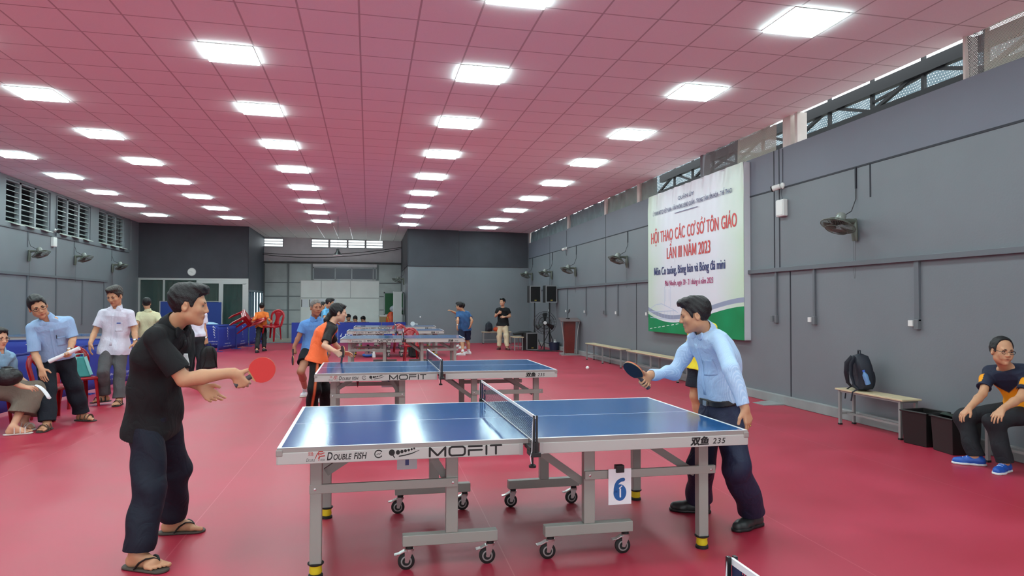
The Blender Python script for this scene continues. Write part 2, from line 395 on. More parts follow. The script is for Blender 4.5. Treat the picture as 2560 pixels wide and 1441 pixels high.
# ---- louvred side: wall_left
LOUV = [(18.55, 20.92), (21.30, 23.70), (24.36, 26.80)]
ZA, ZB = 3.46, 4.5
mb = MB().b2((XL-.2, Y0, 0), (XL, 32.4, ZA))
cuts = [Y0]+[v for a, b in LOUV for v in (a, b)]+[27.28, 27.5, 32.4]
for a, b in zip(cuts[0::2], cuts[1::2]): mb.b2((XL-.2, a, ZA), (XL, b, 4.75))
for a, b in LOUV+[(27.28, 27.5)]: mb.b2((XL-.2, a, 4.52), (XL, b, 4.75))
structure(mb.build('wall_left', WALLG))
GLSL = mat('dusty glass slat', (150, 160, 158), rough=.25, spec=.5)
WINFR = mat('window frame grey', (142, 148, 152), rough=.5)
LAMPW = mat('milky glass louvre', (196, 206, 198), rough=.3)
for n, (a, b) in enumerate(LOUV):
    w = empty('window_%d' % (n+1), (XL-.1, a, ZA)); w['kind'] = 'structure'; W = b-a; H = ZB-ZA+.02
    mb = MB()
    for k in range(4):
        yy = W*k/3; mb.b2((-.05, max(0, yy-.05), 0), (.06, min(W, yy+.05), H))
    mb.b2((-.05, 0, 0), (.06, W, .03)).b2((-.05, 0, H-.04), (.06, W, H)); mb.build('frame', WINFR, w)
    mb = MB()
    for c in range(3):
        for s in range(7):
            z = .14+s*.132; y0, y1 = W*c/3+.06, W*(c+1)/3-.06
            mb.hexa([(-.03, y0, z+.03), (.05, y0, z-.01), (.05, y1, z-.01), (-.03, y1, z+.03), (-.03, y0, z+.042), (.05, y0, z+.006), (.05, y1, z+.006), (-.03, y1, z+.042)])
    mb.build('slat', GLSL, w)
    mb = MB()
    for c in range(3):
        y0, y1 = W*c/3+.2, W*(c+1)/3-.06
        mb.hexa([(-.02, y0, .05), (.22, y0+.05, -.03), (.22, y1-.05, -.03), (-.02, y1, .05), (-.02, y0, .07), (.22, y0+.05, -.01), (.22, y1-.05, -.01), (-.02, y1, .07)])
    mb.build('pane', LAMPW, w)
mb = MB()
for s in range(6): mb.b2((-.04, .0, .1+s*.17), (.04, .22, .16+s*.17))
mb.b2((-.04, 0, 0), (.04, .06, 1.06)).b2((-.04, .18, 0), (.04, .22, 1.06))
w = mb.build('window_4', WINFR); w.location = (XL-.1, 27.28, ZA); structure(w)
structure(MB().b2((XL-1.5, Y0, 5.2), (XL, 30.9, 5.3)).build('roof_sky_block', mat('roof sheet', (70, 72, 74))))  # unseen slab added to keep sky light off the louvre slats
structure(MB().b2((XL-1.3, 10, -.2), (XL-1.2, 30.9, 5.25)).build('wall_dark_backing', mat('dark backing', (48, 50, 56), rough=.9)))  # added dark sheet so the louvre gaps look unlit
structure(MB().b2((XL, Y0, 2.225), (XL+.04, 25.1, 2.29)).build('trim_2', DUCT))
structure(MB().b2((XL, Y0, 3.345), (XL+.025, 27.2, 3.375)).build('trim_3', DUCT))
# ---- wall behind the camera, its openings added to let daylight in
structure(MB().b2((XL-.2, Y0-.2, 3.3), (XR+.2, Y0, 4.8)).b2((XL-.2, Y0-.2, 0), (-7, Y0, 3.3)).b2((5, Y0-.2, 0), (XR+.2, Y0, 3.3)).b2((-1.3, Y0-.2, 0), (-.7, Y0, 3.3)).build('wall_front', WALLG))
structure(MB().b2((-16, Y0-16, -.15), (14, Y0-.2, -.03)).build('ground_bounce', mat('pale bounce ground', (196, 196, 190), rough=.9, var=.05)))  # unseen pale ground added to bounce daylight onto the ceiling
# ---- corner block at the banner side of the far end
mb = MB().b2((1.48, YR, 0), (XR+.02, YR+.15, cz(3, YR)+.05)).b2((1.48, YR+.15, 0), (1.63, YB, cz(1.5, 30)+.06))
mb.mt(1).b2((1.47, YR-.03, 3.0), (3.43, YR, cz(1.5, YR)+.01)).b2((3.45, YR-.03, 3.0), (XR-.05, YR, cz(6.2, YR)+.01)).b2((1.455, YR-.03, 3.0), (1.48, YB, cz(1.5, 30)+.02))
mb.mt(2).b2((1.47, YR-.032, 2.985), (XR-.05, YR, 3.0))
structure(mb.build('wall_far_right', [WALLG, CHAR, SEAM]))
# ---- office block at the louvred side of the far end
mb = MB().b2((XL, YL, 2.5), (-4.55, YL+.15, 4.75)).b2((-4.67, YL+.15, 2.08), (-4.55, YB, 4.75))
mb.mt(1).b2((-4.56, YL, 2.5), (-4.545, YB, cz(-4.5, 30)+.05)).b2((-4.56, YL+.16, 2.08), (-4.545, YB, 2.5))
structure(mb.build('wall_far_left', [CHAR, CHAR2]))
GLASSG = mat('green tinted glass', (84, 104, 100), rough=.08, spec=.6, alpha=.3)
d = empty('door_1', (0, YL+.06, 0)); d['kind'] = 'structure'
mb = MB().b2((XL, -.04, 2.42), (-4.55, .04, 2.5)).b2((XL, -.04, 0), (XL+.07, .04, 2.42)).b2((-4.64, -.04, 0), (-4.55, .04, 2.42)).b2((-5.62, -.03, 0), (-5.46, .05, 2.42)).b2((-6.42, -.03, 1.9), (-6.34, .03, 2.42)).b2((-7.6, -.03, 0), (-7.53, .03, 2.42))
mb.b2((-4.76, -.03, 0), (-4.64, .03, 2.3)).b2((-5.46, -.03, 2.28), (-4.64, .03, 2.44)).b2((-6.38, -.02, 2.3), (-5.6, .02, 2.44))
mb.build('frame', ALU, d)
MB().b2((XL+.05, -.005, .05), (-5.6, .005, 2.42)).b2((-5.5, .0, .05), (-4.7, .01, 2.3)).build('pane', GLASSG, d)
mb = MB().b2((XL, 30.2, 0), (-4.67, 30.3, 2.9)).b2((XL, YL+.15, 2.75), (-4.67, 30.3, 2.85))
structure(mb.build('wall_office', mat('office wall', (120, 126, 110), rough=.8)))
CURT = mat('olive curtain', (84, 84, 70), rough=.9, var=.15, vscale=4)
def curtain(name, x0, x1, y, z0, z1, m, lab):
    def f(u, v): return (x0+(x1-x0)*u, y+.04*math.sin(u*(x1-x0)*26), z0+(z1-z0)*v)
    props(MB().grid(f, int((x1-x0)*60)+4, 3).build(name, m, smooth=80), lab, 'curtain')
curtain('curtain', -7.9, -5.75, 28.75, .02, 2.38, CURT, 'olive curtain drawn behind the wide fixed glass of the office')
curtain('curtain', -5.7, -5.62+.95, 29.5, .02, 2.4, mat('teal curtain', (40, 98, 88), rough=.9, var=.25, vscale=5), 'teal curtain behind the narrow sliding glass door of the office')  # sheet added to give the door glass its teal reflection
# glazed side of that block
w = empty('window_5', (-4.6, 0, 0)); w['kind'] = 'structure'
mb = MB().b2((-.03, YL+.15, 2.0), (.04, YB, 2.08)).b2((-.03, YL+.15, 0), (.04, YB, .08))
for y in (28.5, 29.1, 29.8, 30.5, 31.3, 32.2): mb.b2((-.03, y-.03, .05), (.04, y+.03, 2.02))
mb.build('frame', mat('steel blue frame', (110, 132, 148), rough=.4, metal=.3), w)
MB().b2((-.005, YL+.2, .05), (.005, YB, 2.0)).build('pane', mat('pale blue glass', (150, 190, 205), rough=.06, alpha=.45), w)
# ---- back wall with vents, gate and transom
BW = [(-4.55, -3.74), (-2.52, -1.78), (-1.72, -.98), (-.92, -.18), (-.12, .62)]
ZV = (4.06, 4.42)
METAL = mat('grey metal sheet', (160, 165, 165), rough=.5, var=.14, vscale=1.6, rv=.1)
BWALL = mat('back wall render', (205, 200, 204), rough=.8, var=.08, vscale=2)
mb = MB().b2((-4.6, YB, 3.35), (1.6, YB+.15, ZV[0])).b2((-4.6, YB, ZV[1]), (1.6, YB+.15, 4.8))
xs = [-4.6]+[v for a, b in BW for v in (a, b)]+[1.6]
for a, b in zip(xs[0::2], xs[1::2]): mb.b2((a, YB, ZV[0]), (b, YB+.15, ZV[1]))
mb.b2((-2.45, YB, 3.18), (.36, YB+.15, 3.35))
structure(mb.build('wall_back', BWALL))
for n, (a, b) in enumerate(BW):
    mb = MB()
    for s in range(4): mb.b2((a, YB-.03, ZV[0]-.01+s*.12), (b, YB+.1, ZV[0]+.02+s*.12))
    mb.b2((a-.015, YB-.02, ZV[0]), (a+.015, YB+.1, ZV[1])).b2((b-.015, YB-.02, ZV[0]), (b+.015, YB+.1, ZV[1]))
    structure(mb.build('window_%d' % (6+n), WINFR))
mb = MB()
for (x0, x1) in ((-4.55, -2.45), (.36, 1.5)):
    mb.mt(0).b2((x0, YB, 0), (x1, YB+.08, 3.35)); mb.mt(1)
    for z in (.62, 1.25, 1.86, 2.47): mb.b2((x0, YB-.02, z-.02), (x1, YB, z+.02))
    for x in ([x0+.02, -3.5, x1-.04] if x0 < 0 else [x0+.04, x1-.02]): mb.b2((x-.035, YB-.025, 0), (x+.035, YB, 3.3))
structure(mb.build('door_2', [METAL, mat('gate rail', (98, 102, 104), rough=.5)]))
w = empty('window_11', (0, YB, 0)); w['kind'] = 'structure'
mb = MB().b2((-2.45, -.02, 3.13), (.36, .06, 3.19)).b2((-2.45, -.02, 2.6), (.36, .06, 2.64))
for x in (-2.43, -1.48, -.75, .2, .34): mb.b2((x-.02, -.02, 2.6), (x+.02, .06, 3.18))
mb.build('frame', mat('frame pale', (150, 152, 156), rough=.5), w)
MB().b2((-2.45, 0, 2.64), (.36, .02, 3.14)).build('pane', mat('dark transom glass', (44, 46, 60), rough=.2), w)
structure(MB().b2((-4.55, YB-.12, 3.33), (1.48, YB, 3.41)).build('trim_4', mat('rusty ledge', (74, 70, 70), rough=.8, var=.3, vscale=6)))
# runners of the entrance ceiling, whitened as if daylit, and pale pads where the roof posts stood
mb = MB()
for k in range(-7, 3):
    x = 1.096+.3022+.6045*(k-.5)
    P = [(x-.012, YR+.2), (x+.012, YR+.2), (x+.012, YB), (x-.012, YB)]
    mb.hexa([(a, b, cz(a, b)-.008) for a, b in P]+[(a, b, cz(a, b)+.001) for a, b in P])
structure(mb.build('trim_8', mat('daylit runner', (236, 238, 238), rough=.25, spec=.8)))
mb = MB()
for y in (9.72, 15.35, 20.95): mb.hexa([(5.86, y-.16, .0), (6.18, y-.2, .0), (6.18, y+.2, .0), (5.86, y+.16, .0), (5.86, y-.16, .006), (6.18, y-.2, .02), (6.18, y+.2, .02), (5.86, y+.16, .006)])
structure(mb.build('trim_9', mat('concrete kerb', (140, 142, 142))))
# ---- ceiling lights
LCOL = [(4.373, 'the row by the banner wall'), (1.396, 'the row over the table nets'), (-1.635, 'the middle row'), (-4.691, 'the second row from the louvres'), (-7.12, 'the row by the louvres')]
ORD = ['first', 'second', 'third', 'fourth', 'fifth', 'sixth', 'seventh', 'eighth', 'ninth', 'tenth', 'eleventh', 'twelfth', 'thirteenth', 'fourteenth']
LEM = emit('light panel', (222, 255, 254), PANEL_STRENGTH)
l0 = None
for c, (x, rowname) in enumerate(LCOL):
    for i in range(8, -5, -1):
        y = 6.336+2.4*i
        if y < -2.5: continue
        lab = 'square ceiling light, %s from the far end in %s' % (ORD[8-i], rowname)
        if l0 is None:
            l0 = empty('ceiling_light', (0, 0, 0), 0, lab, 'ceiling light', 'square ceiling lights')
            MB().b2((-.3, -.3, -.006), (.3, -.275, .0)).b2((-.3, .275, -.006), (.3, .3, 0)).b2((-.3, -.275, -.006), (-.275, .275, 0)).b2((.275, -.275, -.006), (.3, .275, 0)).build('frame', WHITEPL, l0)
            MB().b2((-.29, -.29, -.024), (.29, .29, -.001)).build('diffuser', LEM, l0)  # made to stand proud so its glowing sides brighten the ceiling
            o = l0
        else: o = dup(l0, (0, 0, 0), None, lab)
        o.location = (x, y, cz(x, y)-.003)
        o.rotation_euler = (-.0026, .01402, 0)
# ================================================================== table tennis tables
LIGHTGREY = mat('powder coated grey', (152, 152, 145), rough=.4, spec=.5)
FRAMEG = mat('table edge grey', (150, 142, 138), rough=.45)
APRONW = mat('apron silver', (182, 180, 176), rough=.45)
INK = mat('black ink', (18, 16, 16), rough=.6)
REDINK = mat('red ink', (168, 44, 34), rough=.6)
CHROME = mat('zinc plated steel', (190, 190, 188), rough=.25, metal=.9)
RUBBER = mat('black rubber', (22, 21, 21), rough=.7)
YELLOWF = mat('yellow foot rubber', (222, 205, 40), rough=.5)
def table_top_mat():
    m = mat('blue table top', (40, 92, 148), rough=.12, spec=.45); N, L, b = nodes_of(m)
    tc = N.new('ShaderNodeTexCoord')
    nz = N.new('ShaderNodeTexNoise'); nz.inputs['Scale'].default_value = 420; L.new(tc.outputs['Object'], nz.inputs[0])
    bp = N.new('ShaderNodeBump'); bp.inputs['Strength'].default_value = .05; bp.inputs['Distance'].default_value = .001
    L.new(nz.outputs[0], bp.inputs['Height']); L.new(bp.outputs[0], b.inputs['Normal'])
    return m
TOPB = table_top_mat(); LINEW = mat('white table line', (232, 234, 236), rough=.3)
EX, EZ = Vector((1, 0, 0)), Vector((0, 0, 1))
def apron_lettering(side, parent):
    z0, z1 = .678, .736; yy = -.0032
    b = MB(); r = MB()
    if side == 0:
        text(r, '双鱼', (.165, yy, .716), EX, EZ, .045, .016, off=.01)
        # leaping fish emblem, an abstract swirl
        for pts in ([(.225, .70), (.245, .725), (.275, .722), (.30, .728)], [(.235, .715), (.255, .735), (.29, .735)], [(.25, .70), (.27, .71), (.305, .712)], [(.25, .725), (.262, .705), (.255, .688)]):
            stroke(r, pts, .0055, (0, yy, 0), EX, EZ)
        text(b, 'D', (.15, yy, .684), EX, EZ, None, .017, shear=.25)
        text(b, 'OUBLE', (.168, yy, .684), EX, EZ, .056, .012, shear=.25)
        text(b, 'FISH', (.268, yy, .684), EX, EZ, .04, .012, shear=.25)
        text(b, 'D', (.318, yy, .688), EX, EZ, .034, .042, shear=.22, off=.02)
        text(b, 'OUBLE', (.357, yy, .688), EX, EZ, .108, .03, shear=.22, off=.02)
        text(b, 'FISH', (.478, yy, .688), EX, EZ, .078, .034, shear=.22, off=.02)
        stroke(b, [(.635+.024*math.cos(t), .71+.02*math.sin(t)) for t in [PI*.2+PI*1.6*k/14 for k in range(15)]], .006, (0, yy, 0), EX, EZ)
        stroke(b, [(.622, .705), (.632, .711), (.64, .708), (.65, .715)], .003, (0, yy, 0), EX, EZ)
        disc2(b, (.722, .714), .0175, (0, yy, 0), EX, EZ); stroke(b, [(.728, .70), (.737, .687)], .006, (0, yy, 0), EX, EZ)
        for k, (x, rr) in enumerate(((.757, .0125), (.78, .0095), (.80, .0085), (.819, .0075), (.836, .0065), (.851, .0055))):
            disc2(b, (x, .714+k*.0035), rr, (0, yy, 0), EX, EZ)
        poly2(b, [(.76, .689), (.80, .694), (.84, .703), (.882, .721), (.88, .7225), (.835, .708), (.79, .699), (.765, .696)], (0, yy, 0), EX, EZ)
        o = (0, yy, 0); w = .0105
        zb, zt = .684, .731
        stroke(b, [(.958, zb), (.958, zt), (.9585, zt), (.995, zb+.006), (1.0, zb+.006), (1.037, zt), (1.037, zb)], w, o, EX, EZ)
        cx, rx = 1.098, .04
        stroke(b, [(cx-rx+.012, zt), (cx+rx-.012, zt), (cx+rx-.002, zt-.006), (cx+rx, zt-.016), (cx+rx, zb+.016), (cx+rx-.002, zb+.006), (cx+rx-.012, zb), (cx-rx+.012, zb), (cx-rx+.002, zb+.006), (cx-rx, zb+.016), (cx-rx, zt-.016), (cx-rx+.002, zt-.006)], w, o, EX, EZ, closed=True)
        stroke(b, [(1.158, zt), (1.226, zt)], w, o, EX, EZ); stroke(b, [(1.158, zb), (1.158, zt-.021), (1.226, zt-.021)], w, o, EX, EZ)
        stroke(b, [(1.25, zb), (1.25, zt)], w, o, EX, EZ)
        stroke(b, [(1.272, zt), (1.332-.004, zt)], w, o, EX, EZ); stroke(b, [(1.30, zb), (1.30, zt)], w, o, EX, EZ)
        KX = ([.15, .305, .318, .556, .611, .659, .704, .882, .953, 1.335], [.15, .245, .256, .466, .508, .549, .583, .75, .801, 1.216])
        for m_ in (b, r): m_.v = [(float(np.interp(v[0], *KX)), v[1], v[2]) for v in m_.v]
        r.build('lettering', REDINK, parent)
    else:
        text(b, '双鱼', (2.36, yy, .687), EX, EZ, .118, .038, shear=.15, off=.03); text(b, '双鱼', (2.363, yy, .6875), EX, EZ, .118, .038, shear=.15, off=.03)
        text(b, '235', (2.505, yy, .689), EX, EZ, .085, .032, shear=.2, spacing=1.15, off=.015)
    b.build('lettering', INK, parent)
def make_table(label, group):
    t = empty('table_tennis_table', (0, 0, 0), 0, label, 'table', group)
    Lx, Ly = 2.74, 1.525
    for k, (x0, x1) in enumerate(((0, 1.367), (1.373, Lx))):
        mb = MB().b2((x0, 0, .735), (x1, Ly, .7595))
        mb.mt(1).b2((x0+.0, .0, .7595), (x1, Ly, .7603))
        mb.mt(2)
        mb.b2((x0, 0, .7602), (x1, .02, .7608)).b2((x0, Ly-.02, .7602), (x1, Ly, .7608)).b2((x0, Ly/2-.0022, .7602), (x1, Ly/2+.0022, .7608))
        if k == 0: mb.b2((0, .02, .7602), (.02, Ly-.02, .7608))
        else: mb.b2((Lx-.02, .02, .7602), (Lx, Ly-.02, .7608))
        top = mb.build('tabletop', [FRAMEG, TOPB, LINEW], t)
        for (cx, cy_) in (((0, 0), (0, Ly)) if k == 0 else ((Lx, 0), (Lx, Ly))):
            sgn = 1 if k == 0 else -1; sy = 1 if cy_ == 0 else -1
            MB().b2((cx-.006*sgn, cy_-.006*sy, .715), (cx+.03*sgn, cy_+.03*sy, .752)).build('corner_cap', FRAMEG, t, bevel=.006)
        a0, a1 = (0.004, 1.335) if k == 0 else (1.432, 2.736)
        mb = MB().b2((a0, -.003, .672), (a1, .02, .735)).b2((a0, Ly-.02, .672), (a1, Ly+.003, .735))
        ex = 0.0 if k == 0 else Lx
        mb.b2((ex-.003 if k == 0 else ex-.02, 0, .672), (ex+.02 if k == 0 else ex+.003, Ly, .735))
        ap = mb.build('apron', APRONW, t, bevel=.003)
        apron_lettering(k, ap)
        e = a1 if k == 0 else a0
        MB().b2((e-.022 if k == 0 else e, -.004, .671), (e if k == 0 else e+.022, .021, .736)).build('end_cap', mat('cap grey', (176, 174, 172), rough=.4), ap)
    for x in (.19, 2.53):
        for y in (.19, 1.285):
            l = MB().b2((x-.0325, y-.03, .075), (x+.0325, y+.03, .735)).build('leg', LIGHTGREY, t, bevel=.006)
            MB().lathe((x, y, 0), [(.038, .068), (.045, .074), (.045, .08), (.0, .08)], n=20).build('foot_collar', RUBBER, l, smooth=40)
            MB().lathe((x, y, 0), [(.0, 0), (.04, 0), (.04, .014), (.032, .02), (.0, .02)], n=20).build('foot_base', RUBBER, l, smooth=40)
            MB().lathe((x, y, 0), [(.03, .018), (.036, .03), (.033, .055), (.037, .07)], n=20).build('foot_pad', YELLOWF, l, smooth=40)
    for x in (.953, 1.788):
        for y in (.2, 1.29):
            b0, b1 = (.67, 1.222) if x < 1.2 else (1.51, 2.065)
            MB().b2((b0, y-.03, .137), (b1, y+.03, .2)).b2((x-.035, y-.025, .2), (x+.035, y+.025, .735)).build('trolley_frame', LIGHTGREY, t, bevel=.004)
            for cx in (b0+.04, b1-.04):
                c = MB().cyl((cx, y, .118), (cx, y, .139), .022)
                c.build('caster', RUBBER, t, smooth=40)
                c = [o for o in t.children if o.name.startswith('caster')][-1]
                f = MB()
                f.lathe((cx, y, 0), [(.0, .12), (.026, .119), (.026, .106), (.0, .104)], n=16)
                for sy in (-1, 1):
                    f.hexa([(cx-.028, y+sy*.018, .108), (cx+.02, y+sy*.018, .108), (cx-.008, y+sy*.018, .04), (cx-.026, y+sy*.018, .044),
                            (cx-.028, y+sy*.021, .108), (cx+.02, y+sy*.021, .108), (cx-.008, y+sy*.021, .04), (cx-.026, y+sy*.021, .044)])
                f.build('caster_fork', CHROME, c)
                f = MB(); P = [(cx+.015, .118), (cx-.03, .112), (cx-.06, .096), (cx-.088, .09), (cx-.088, .083), (cx-.058, .088), (cx-.03, .1), (cx+.015, .106)]
                f.prism([(p[0], y, p[1]) for p in P], (0, -.019, 0), (0, .019, 0)); f.build('brake_pedal', CHROME, c, bevel=.003)
                wc = (cx-.018, y, .048)
                MB().lathe(wc, [(.022, -.013), (.04, -.013), (.048, -.008), (.048, .008), (.04, .013), (.022, .013)], (0, 1, 0), 26).build('wheel_tyre', RUBBER, c, smooth=50)
                MB().lathe(wc, [(.0, -.016), (.008, -.016), (.01, -.012), (.03, -.0135), (.033, -.0125), (.033, .0125), (.03, .0135), (.01, .012), (.008, .016), (0, .016)], (0, 1, 0), 24).build('wheel_hub', mat('hub grey', (150, 150, 148), rough=.35, metal=.4), c, smooth=50)
    for x0, x1 in ((.155, .985), (1.755, 2.61)):
        for y, s in ((.17, -1), (1.31, 1)):
            q = y+s*.0
            mb = MB().b2((x0, q-.012, .468), (x1, q+.012, .518))
            ob = mb.build('crossbar', LIGHTGREY, t, bevel=.003)
            mb = MB()
            for xx in (x0+.03, x1-.03): mb.lathe((xx, q+s*.012, .493), [(.0, .004), (.008, .003), (.009, 0)], (0, s, 0), 12)
            mb.build('bolt', CHROME, ob)
    for (a, b) in ((( .80, .70), (.95, .46)), ((1.40, .70), (1.76, .44)), ((.43, .69), (.24, .57)), ((2.12, .70), (2.5, .46))):
        for y in (.235, 1.25):
            MB().bar((a[0], y, a[1]), (b[0], y, b[1]), .03, .045).build('brace', mat('brace grey', (128, 126, 121), rough=.45), t)
    mb = MB()
    for x in (.953, 1.788): mb.b2((x-.02, .2, .63), (x+.02, 1.29, .68))
    for x in (.19, 2.53): mb.b2((x-.02, .2, .66), (x+.02, 1.285, .7))
    mb.build('cross_beam', LIGHTGREY, t)
    return t
def net_material():
    m = mat('navy net mesh', (16, 26, 58), rough=.8); N, L, b = nodes_of(m)
    tc = N.new('ShaderNodeTexCoord'); sp = N.new('ShaderNodeSeparateXYZ'); L.new(tc.outputs['Object'], sp.inputs[0])
    out = []
    for o in (sp.outputs[1], sp.outputs[2]):
        fr = math_node(N, L, 'FRACT', math_node(N, L, 'MULTIPLY', o, 105.0))
        out.append(math_node(N, L, 'LESS_THAN', fr, .36))
    L.new(math_node(N, L, 'MAXIMUM', out[0], out[1]), b.inputs['Alpha'])
    return m
NETM = net_material()
NAVYT = mat('navy net tape', (30, 40, 78), rough=.7); TAPEW = mat('white net tape', (226, 226, 228), rough=.6)
def make_net(label, group):
    n = empty('table_tennis_net', (0, 0, 0), 0, label, 'net', group)
    y0, y1 = -.15, 1.675
    MB().add([(0, y0+.03, .768), (0, y1-.03, .768), (0, y1-.03, .902), (0, y0+.03, .902)], [(0, 1, 2, 3)]).build('mesh', NETM, n)
    MB().b2((-.0035, y0, .897), (.0035, y1, .9125)).build('top_tape', TAPEW, n)
    MB().b2((-.002, y0+.03, .765), (.002, y1-.03, .770)).build('bottom_cord', TAPEW, n)
    for y in (y0, y1):
        s = 1 if y < 0 else -1
        MB().b2((-.002, y+s*.006, .765), (.002, y+s*.045, .905)).build('side_tape', NAVYT, n)
        p = MB().b2((-.013, y-.006, .69), (-.004, y+.006, .915)).b2((.004, y-.006, .69), (.013, y+.006, .915)); p.build('post', BLACK, n)
        c = MB().b2((-.025, y-.012, .688), (.03, y+s*.10, .712)).b2((-.022, y+s*.03, .712), (.022, y+s*.17, .7345)).b2((-.02, y+s*.005, .76), (.02, y+s*.05, .771)).b2((-.02, y, .70), (.02, y+s*.02, .765))
        cl = c.build('clamp', BLACK, n, bevel=.002)
        MB().cyl((-.005, y+s*.045, .64), (-.005, y+s*.045, .69), .006).lathe((-.005, y+s*.045, .62), [(0, 0), (.02, .002), (.021, .012), (.012, .02), (0, .022)], n=18).build('clamp_screw', BLACK, cl, smooth=40)
        MB().ring([(-.01, y, .915), (-.016, y, .85), (-.02, y-.004, .72), (-.03, y-.006, .69), (-.024, y-.01, .655)], .0022, 6).build('cord', TAPEW, n)
    # dark lettering woven into the far end of the mesh
    mb = MB(); text(mb, 'DHS', (.001, 1.60, .79), (0, 0, 1), (0, -1, 0), .095, .05, off=.02)
    return n
TABLES = [(-.47, 3.874, .0028, 'blue table tennis table with the sheet numbered 6 hung on its near crossbar'),
          (-.571, 7.888, .003, 'blue table tennis table beside the woman in orange and black'),
          (-.606, 15.703, -.0427, 'table tennis table with a red plastic chair showing under its net'),
          (-.597, 20.163, -.0203, 'distant table tennis table between the table over the chair and the very last one'),
          (-.483, 23.814, -.0321, 'farthest table tennis table of the net row, before the blue barrier')]
NETL_ = ['navy net with white tape on the table numbered 6', 'navy net on the table beside the woman in orange and black',
         'small navy net across the table with a red chair under it', 'small navy net on the second to last table of the row', 'tiny navy net on the very last table of the row']
t0 = make_table(TABLES[0][3], 'table tennis tables in the net row'); n0 = make_net(NETL_[0], 'table tennis nets')
for i, (x, y, r, lab) in enumerate(TABLES):
    t = t0 if i == 0 else dup(t0, (0, 0, 0), 0, lab)
    t.location = (x, y, 0); t.rotation_euler = (0, 0, r)
    n = n0 if i == 0 else dup(n0, (0, 0, 0), 0, NETL_[i])
    n.location = (x+1.37*math.cos(r), y+1.37*math.sin(r), 0); n.rotation_euler = (0, 0, r)
mb = MB(); o_n = (.0012, 0, 0)
poly2(mb, [(1.56, .775), (1.50, .775), (1.485, .79), (1.485, .812), (1.50, .825), (1.56, .825)], o_n, (0, 1, 0), EZ)
poly2(mb, [(1.56, .838), (1.485, .838), (1.485, .862), (1.53, .862), (1.53, .85), (1.56, .85)], o_n, (0, 1, 0), EZ); poly2(mb, [(1.56, .874), (1.49, .888), (1.49, .895), (1.56, .892)], o_n, (0, 1, 0), EZ)
mb.build('print', mat('navy net print', (24, 34, 70), rough=.8), n0)
# the table in front, of which only the far end of the net shows, and one in the barriered court
t = dup(t0, (-.5, -.12, 0), .0028, 'table just below the frame with only its net post in view')
n = dup(n0, (.872, -.115, 0), .0028, 'corner of a white taped net at the bottom edge of the picture')
t = dup(t0, (-6.0, 19.4, 0), PI, 'table inside the blue barriers behind the bending man')
# ---- number sheets on the tables
PAPER = mat('white paper', (232, 234, 238), rough=.7); BLUEINK = mat('blue print', (28, 92, 158), rough=.6)
def number_sheet(loc, digit, label, rz=0.0, back=False):
    s = empty('number_sheet', loc, rz, label, 'number sheet', 'numbered sheets clipped to the tables')
    MB().b2((-.073, -.001, -.215), (.073, .0005, 0)).build('sheet', PAPER, s)
    if digit == '6':
        mb = MB(); o = (0, -.0022, 0)
        poly2(mb, [(.041*math.cos(2*PI*j/28), -.143+.05*math.sin(2*PI*j/28)) for j in range(28)], o, EX, EZ)
        stroke(mb, [(-.0285, -.15), (-.0285, -.12), (-.024, -.098), (-.014, -.08), (.004, -.068), (.022, -.0655)], .022, o, EX, EZ)
        w_ = MB(); stroke(w_, [(.002, -.122), (.002, -.168)], .0095, (0, -.0026, 0), EX, EZ); stroke(w_, [(-.004, -.117), (.012, -.104)], .006, (0, -.0026, 0), EX, EZ); w_.build('digit_counter', PAPER, s)
        mb.build('digit', BLUEINK, s)
    else:
        mb = MB(); text(mb, digit, (0, -.0022, -.18), EX, EZ, None, .12, off=.03, align='C'); mb.build('digit', mat('pale blue print', (92, 104, 160), rough=.6), s)
    MB().b2((-.026, -.012, -.022), (.026, .03, .022)).build('clip', BLACK, s, bevel=.003)
    return s
number_sheet((-.47+1.97, 3.874+.152, .528), '6', 'white sheet with a large blue 6 clipped to the crossbar of the front table', .0028)
number_sheet((-.47+.755, 3.874+1.325, .524), '1', 'pale sheet with part of a blue digit hanging behind the front table', .0028)
number_sheet((.245, 9.205, .66), '5', 'pale sheet numbered 5 hanging under the table beside the woman in orange', .003)
number_sheet((-.606+.6, 17.02, .53), '4', 'grey looking number sheet under the table with the red chair', -.0427)
# red pennant cloth under the second table
mb = MB().grid(lambda u, v: (-.24+.20*u*(1-v*.9)+.10*v, 9.15+.012*math.sin(u*9), .69-.24*v*(1-.35*abs(u-.5)*2)), 10, 8)
props(mb.build('cloth', mat('wine red cloth', (120, 34, 46), rough=.8, var=.1), smooth=60, solid=.004), 'wine red cloth hanging in a point under the second table', 'cloth')
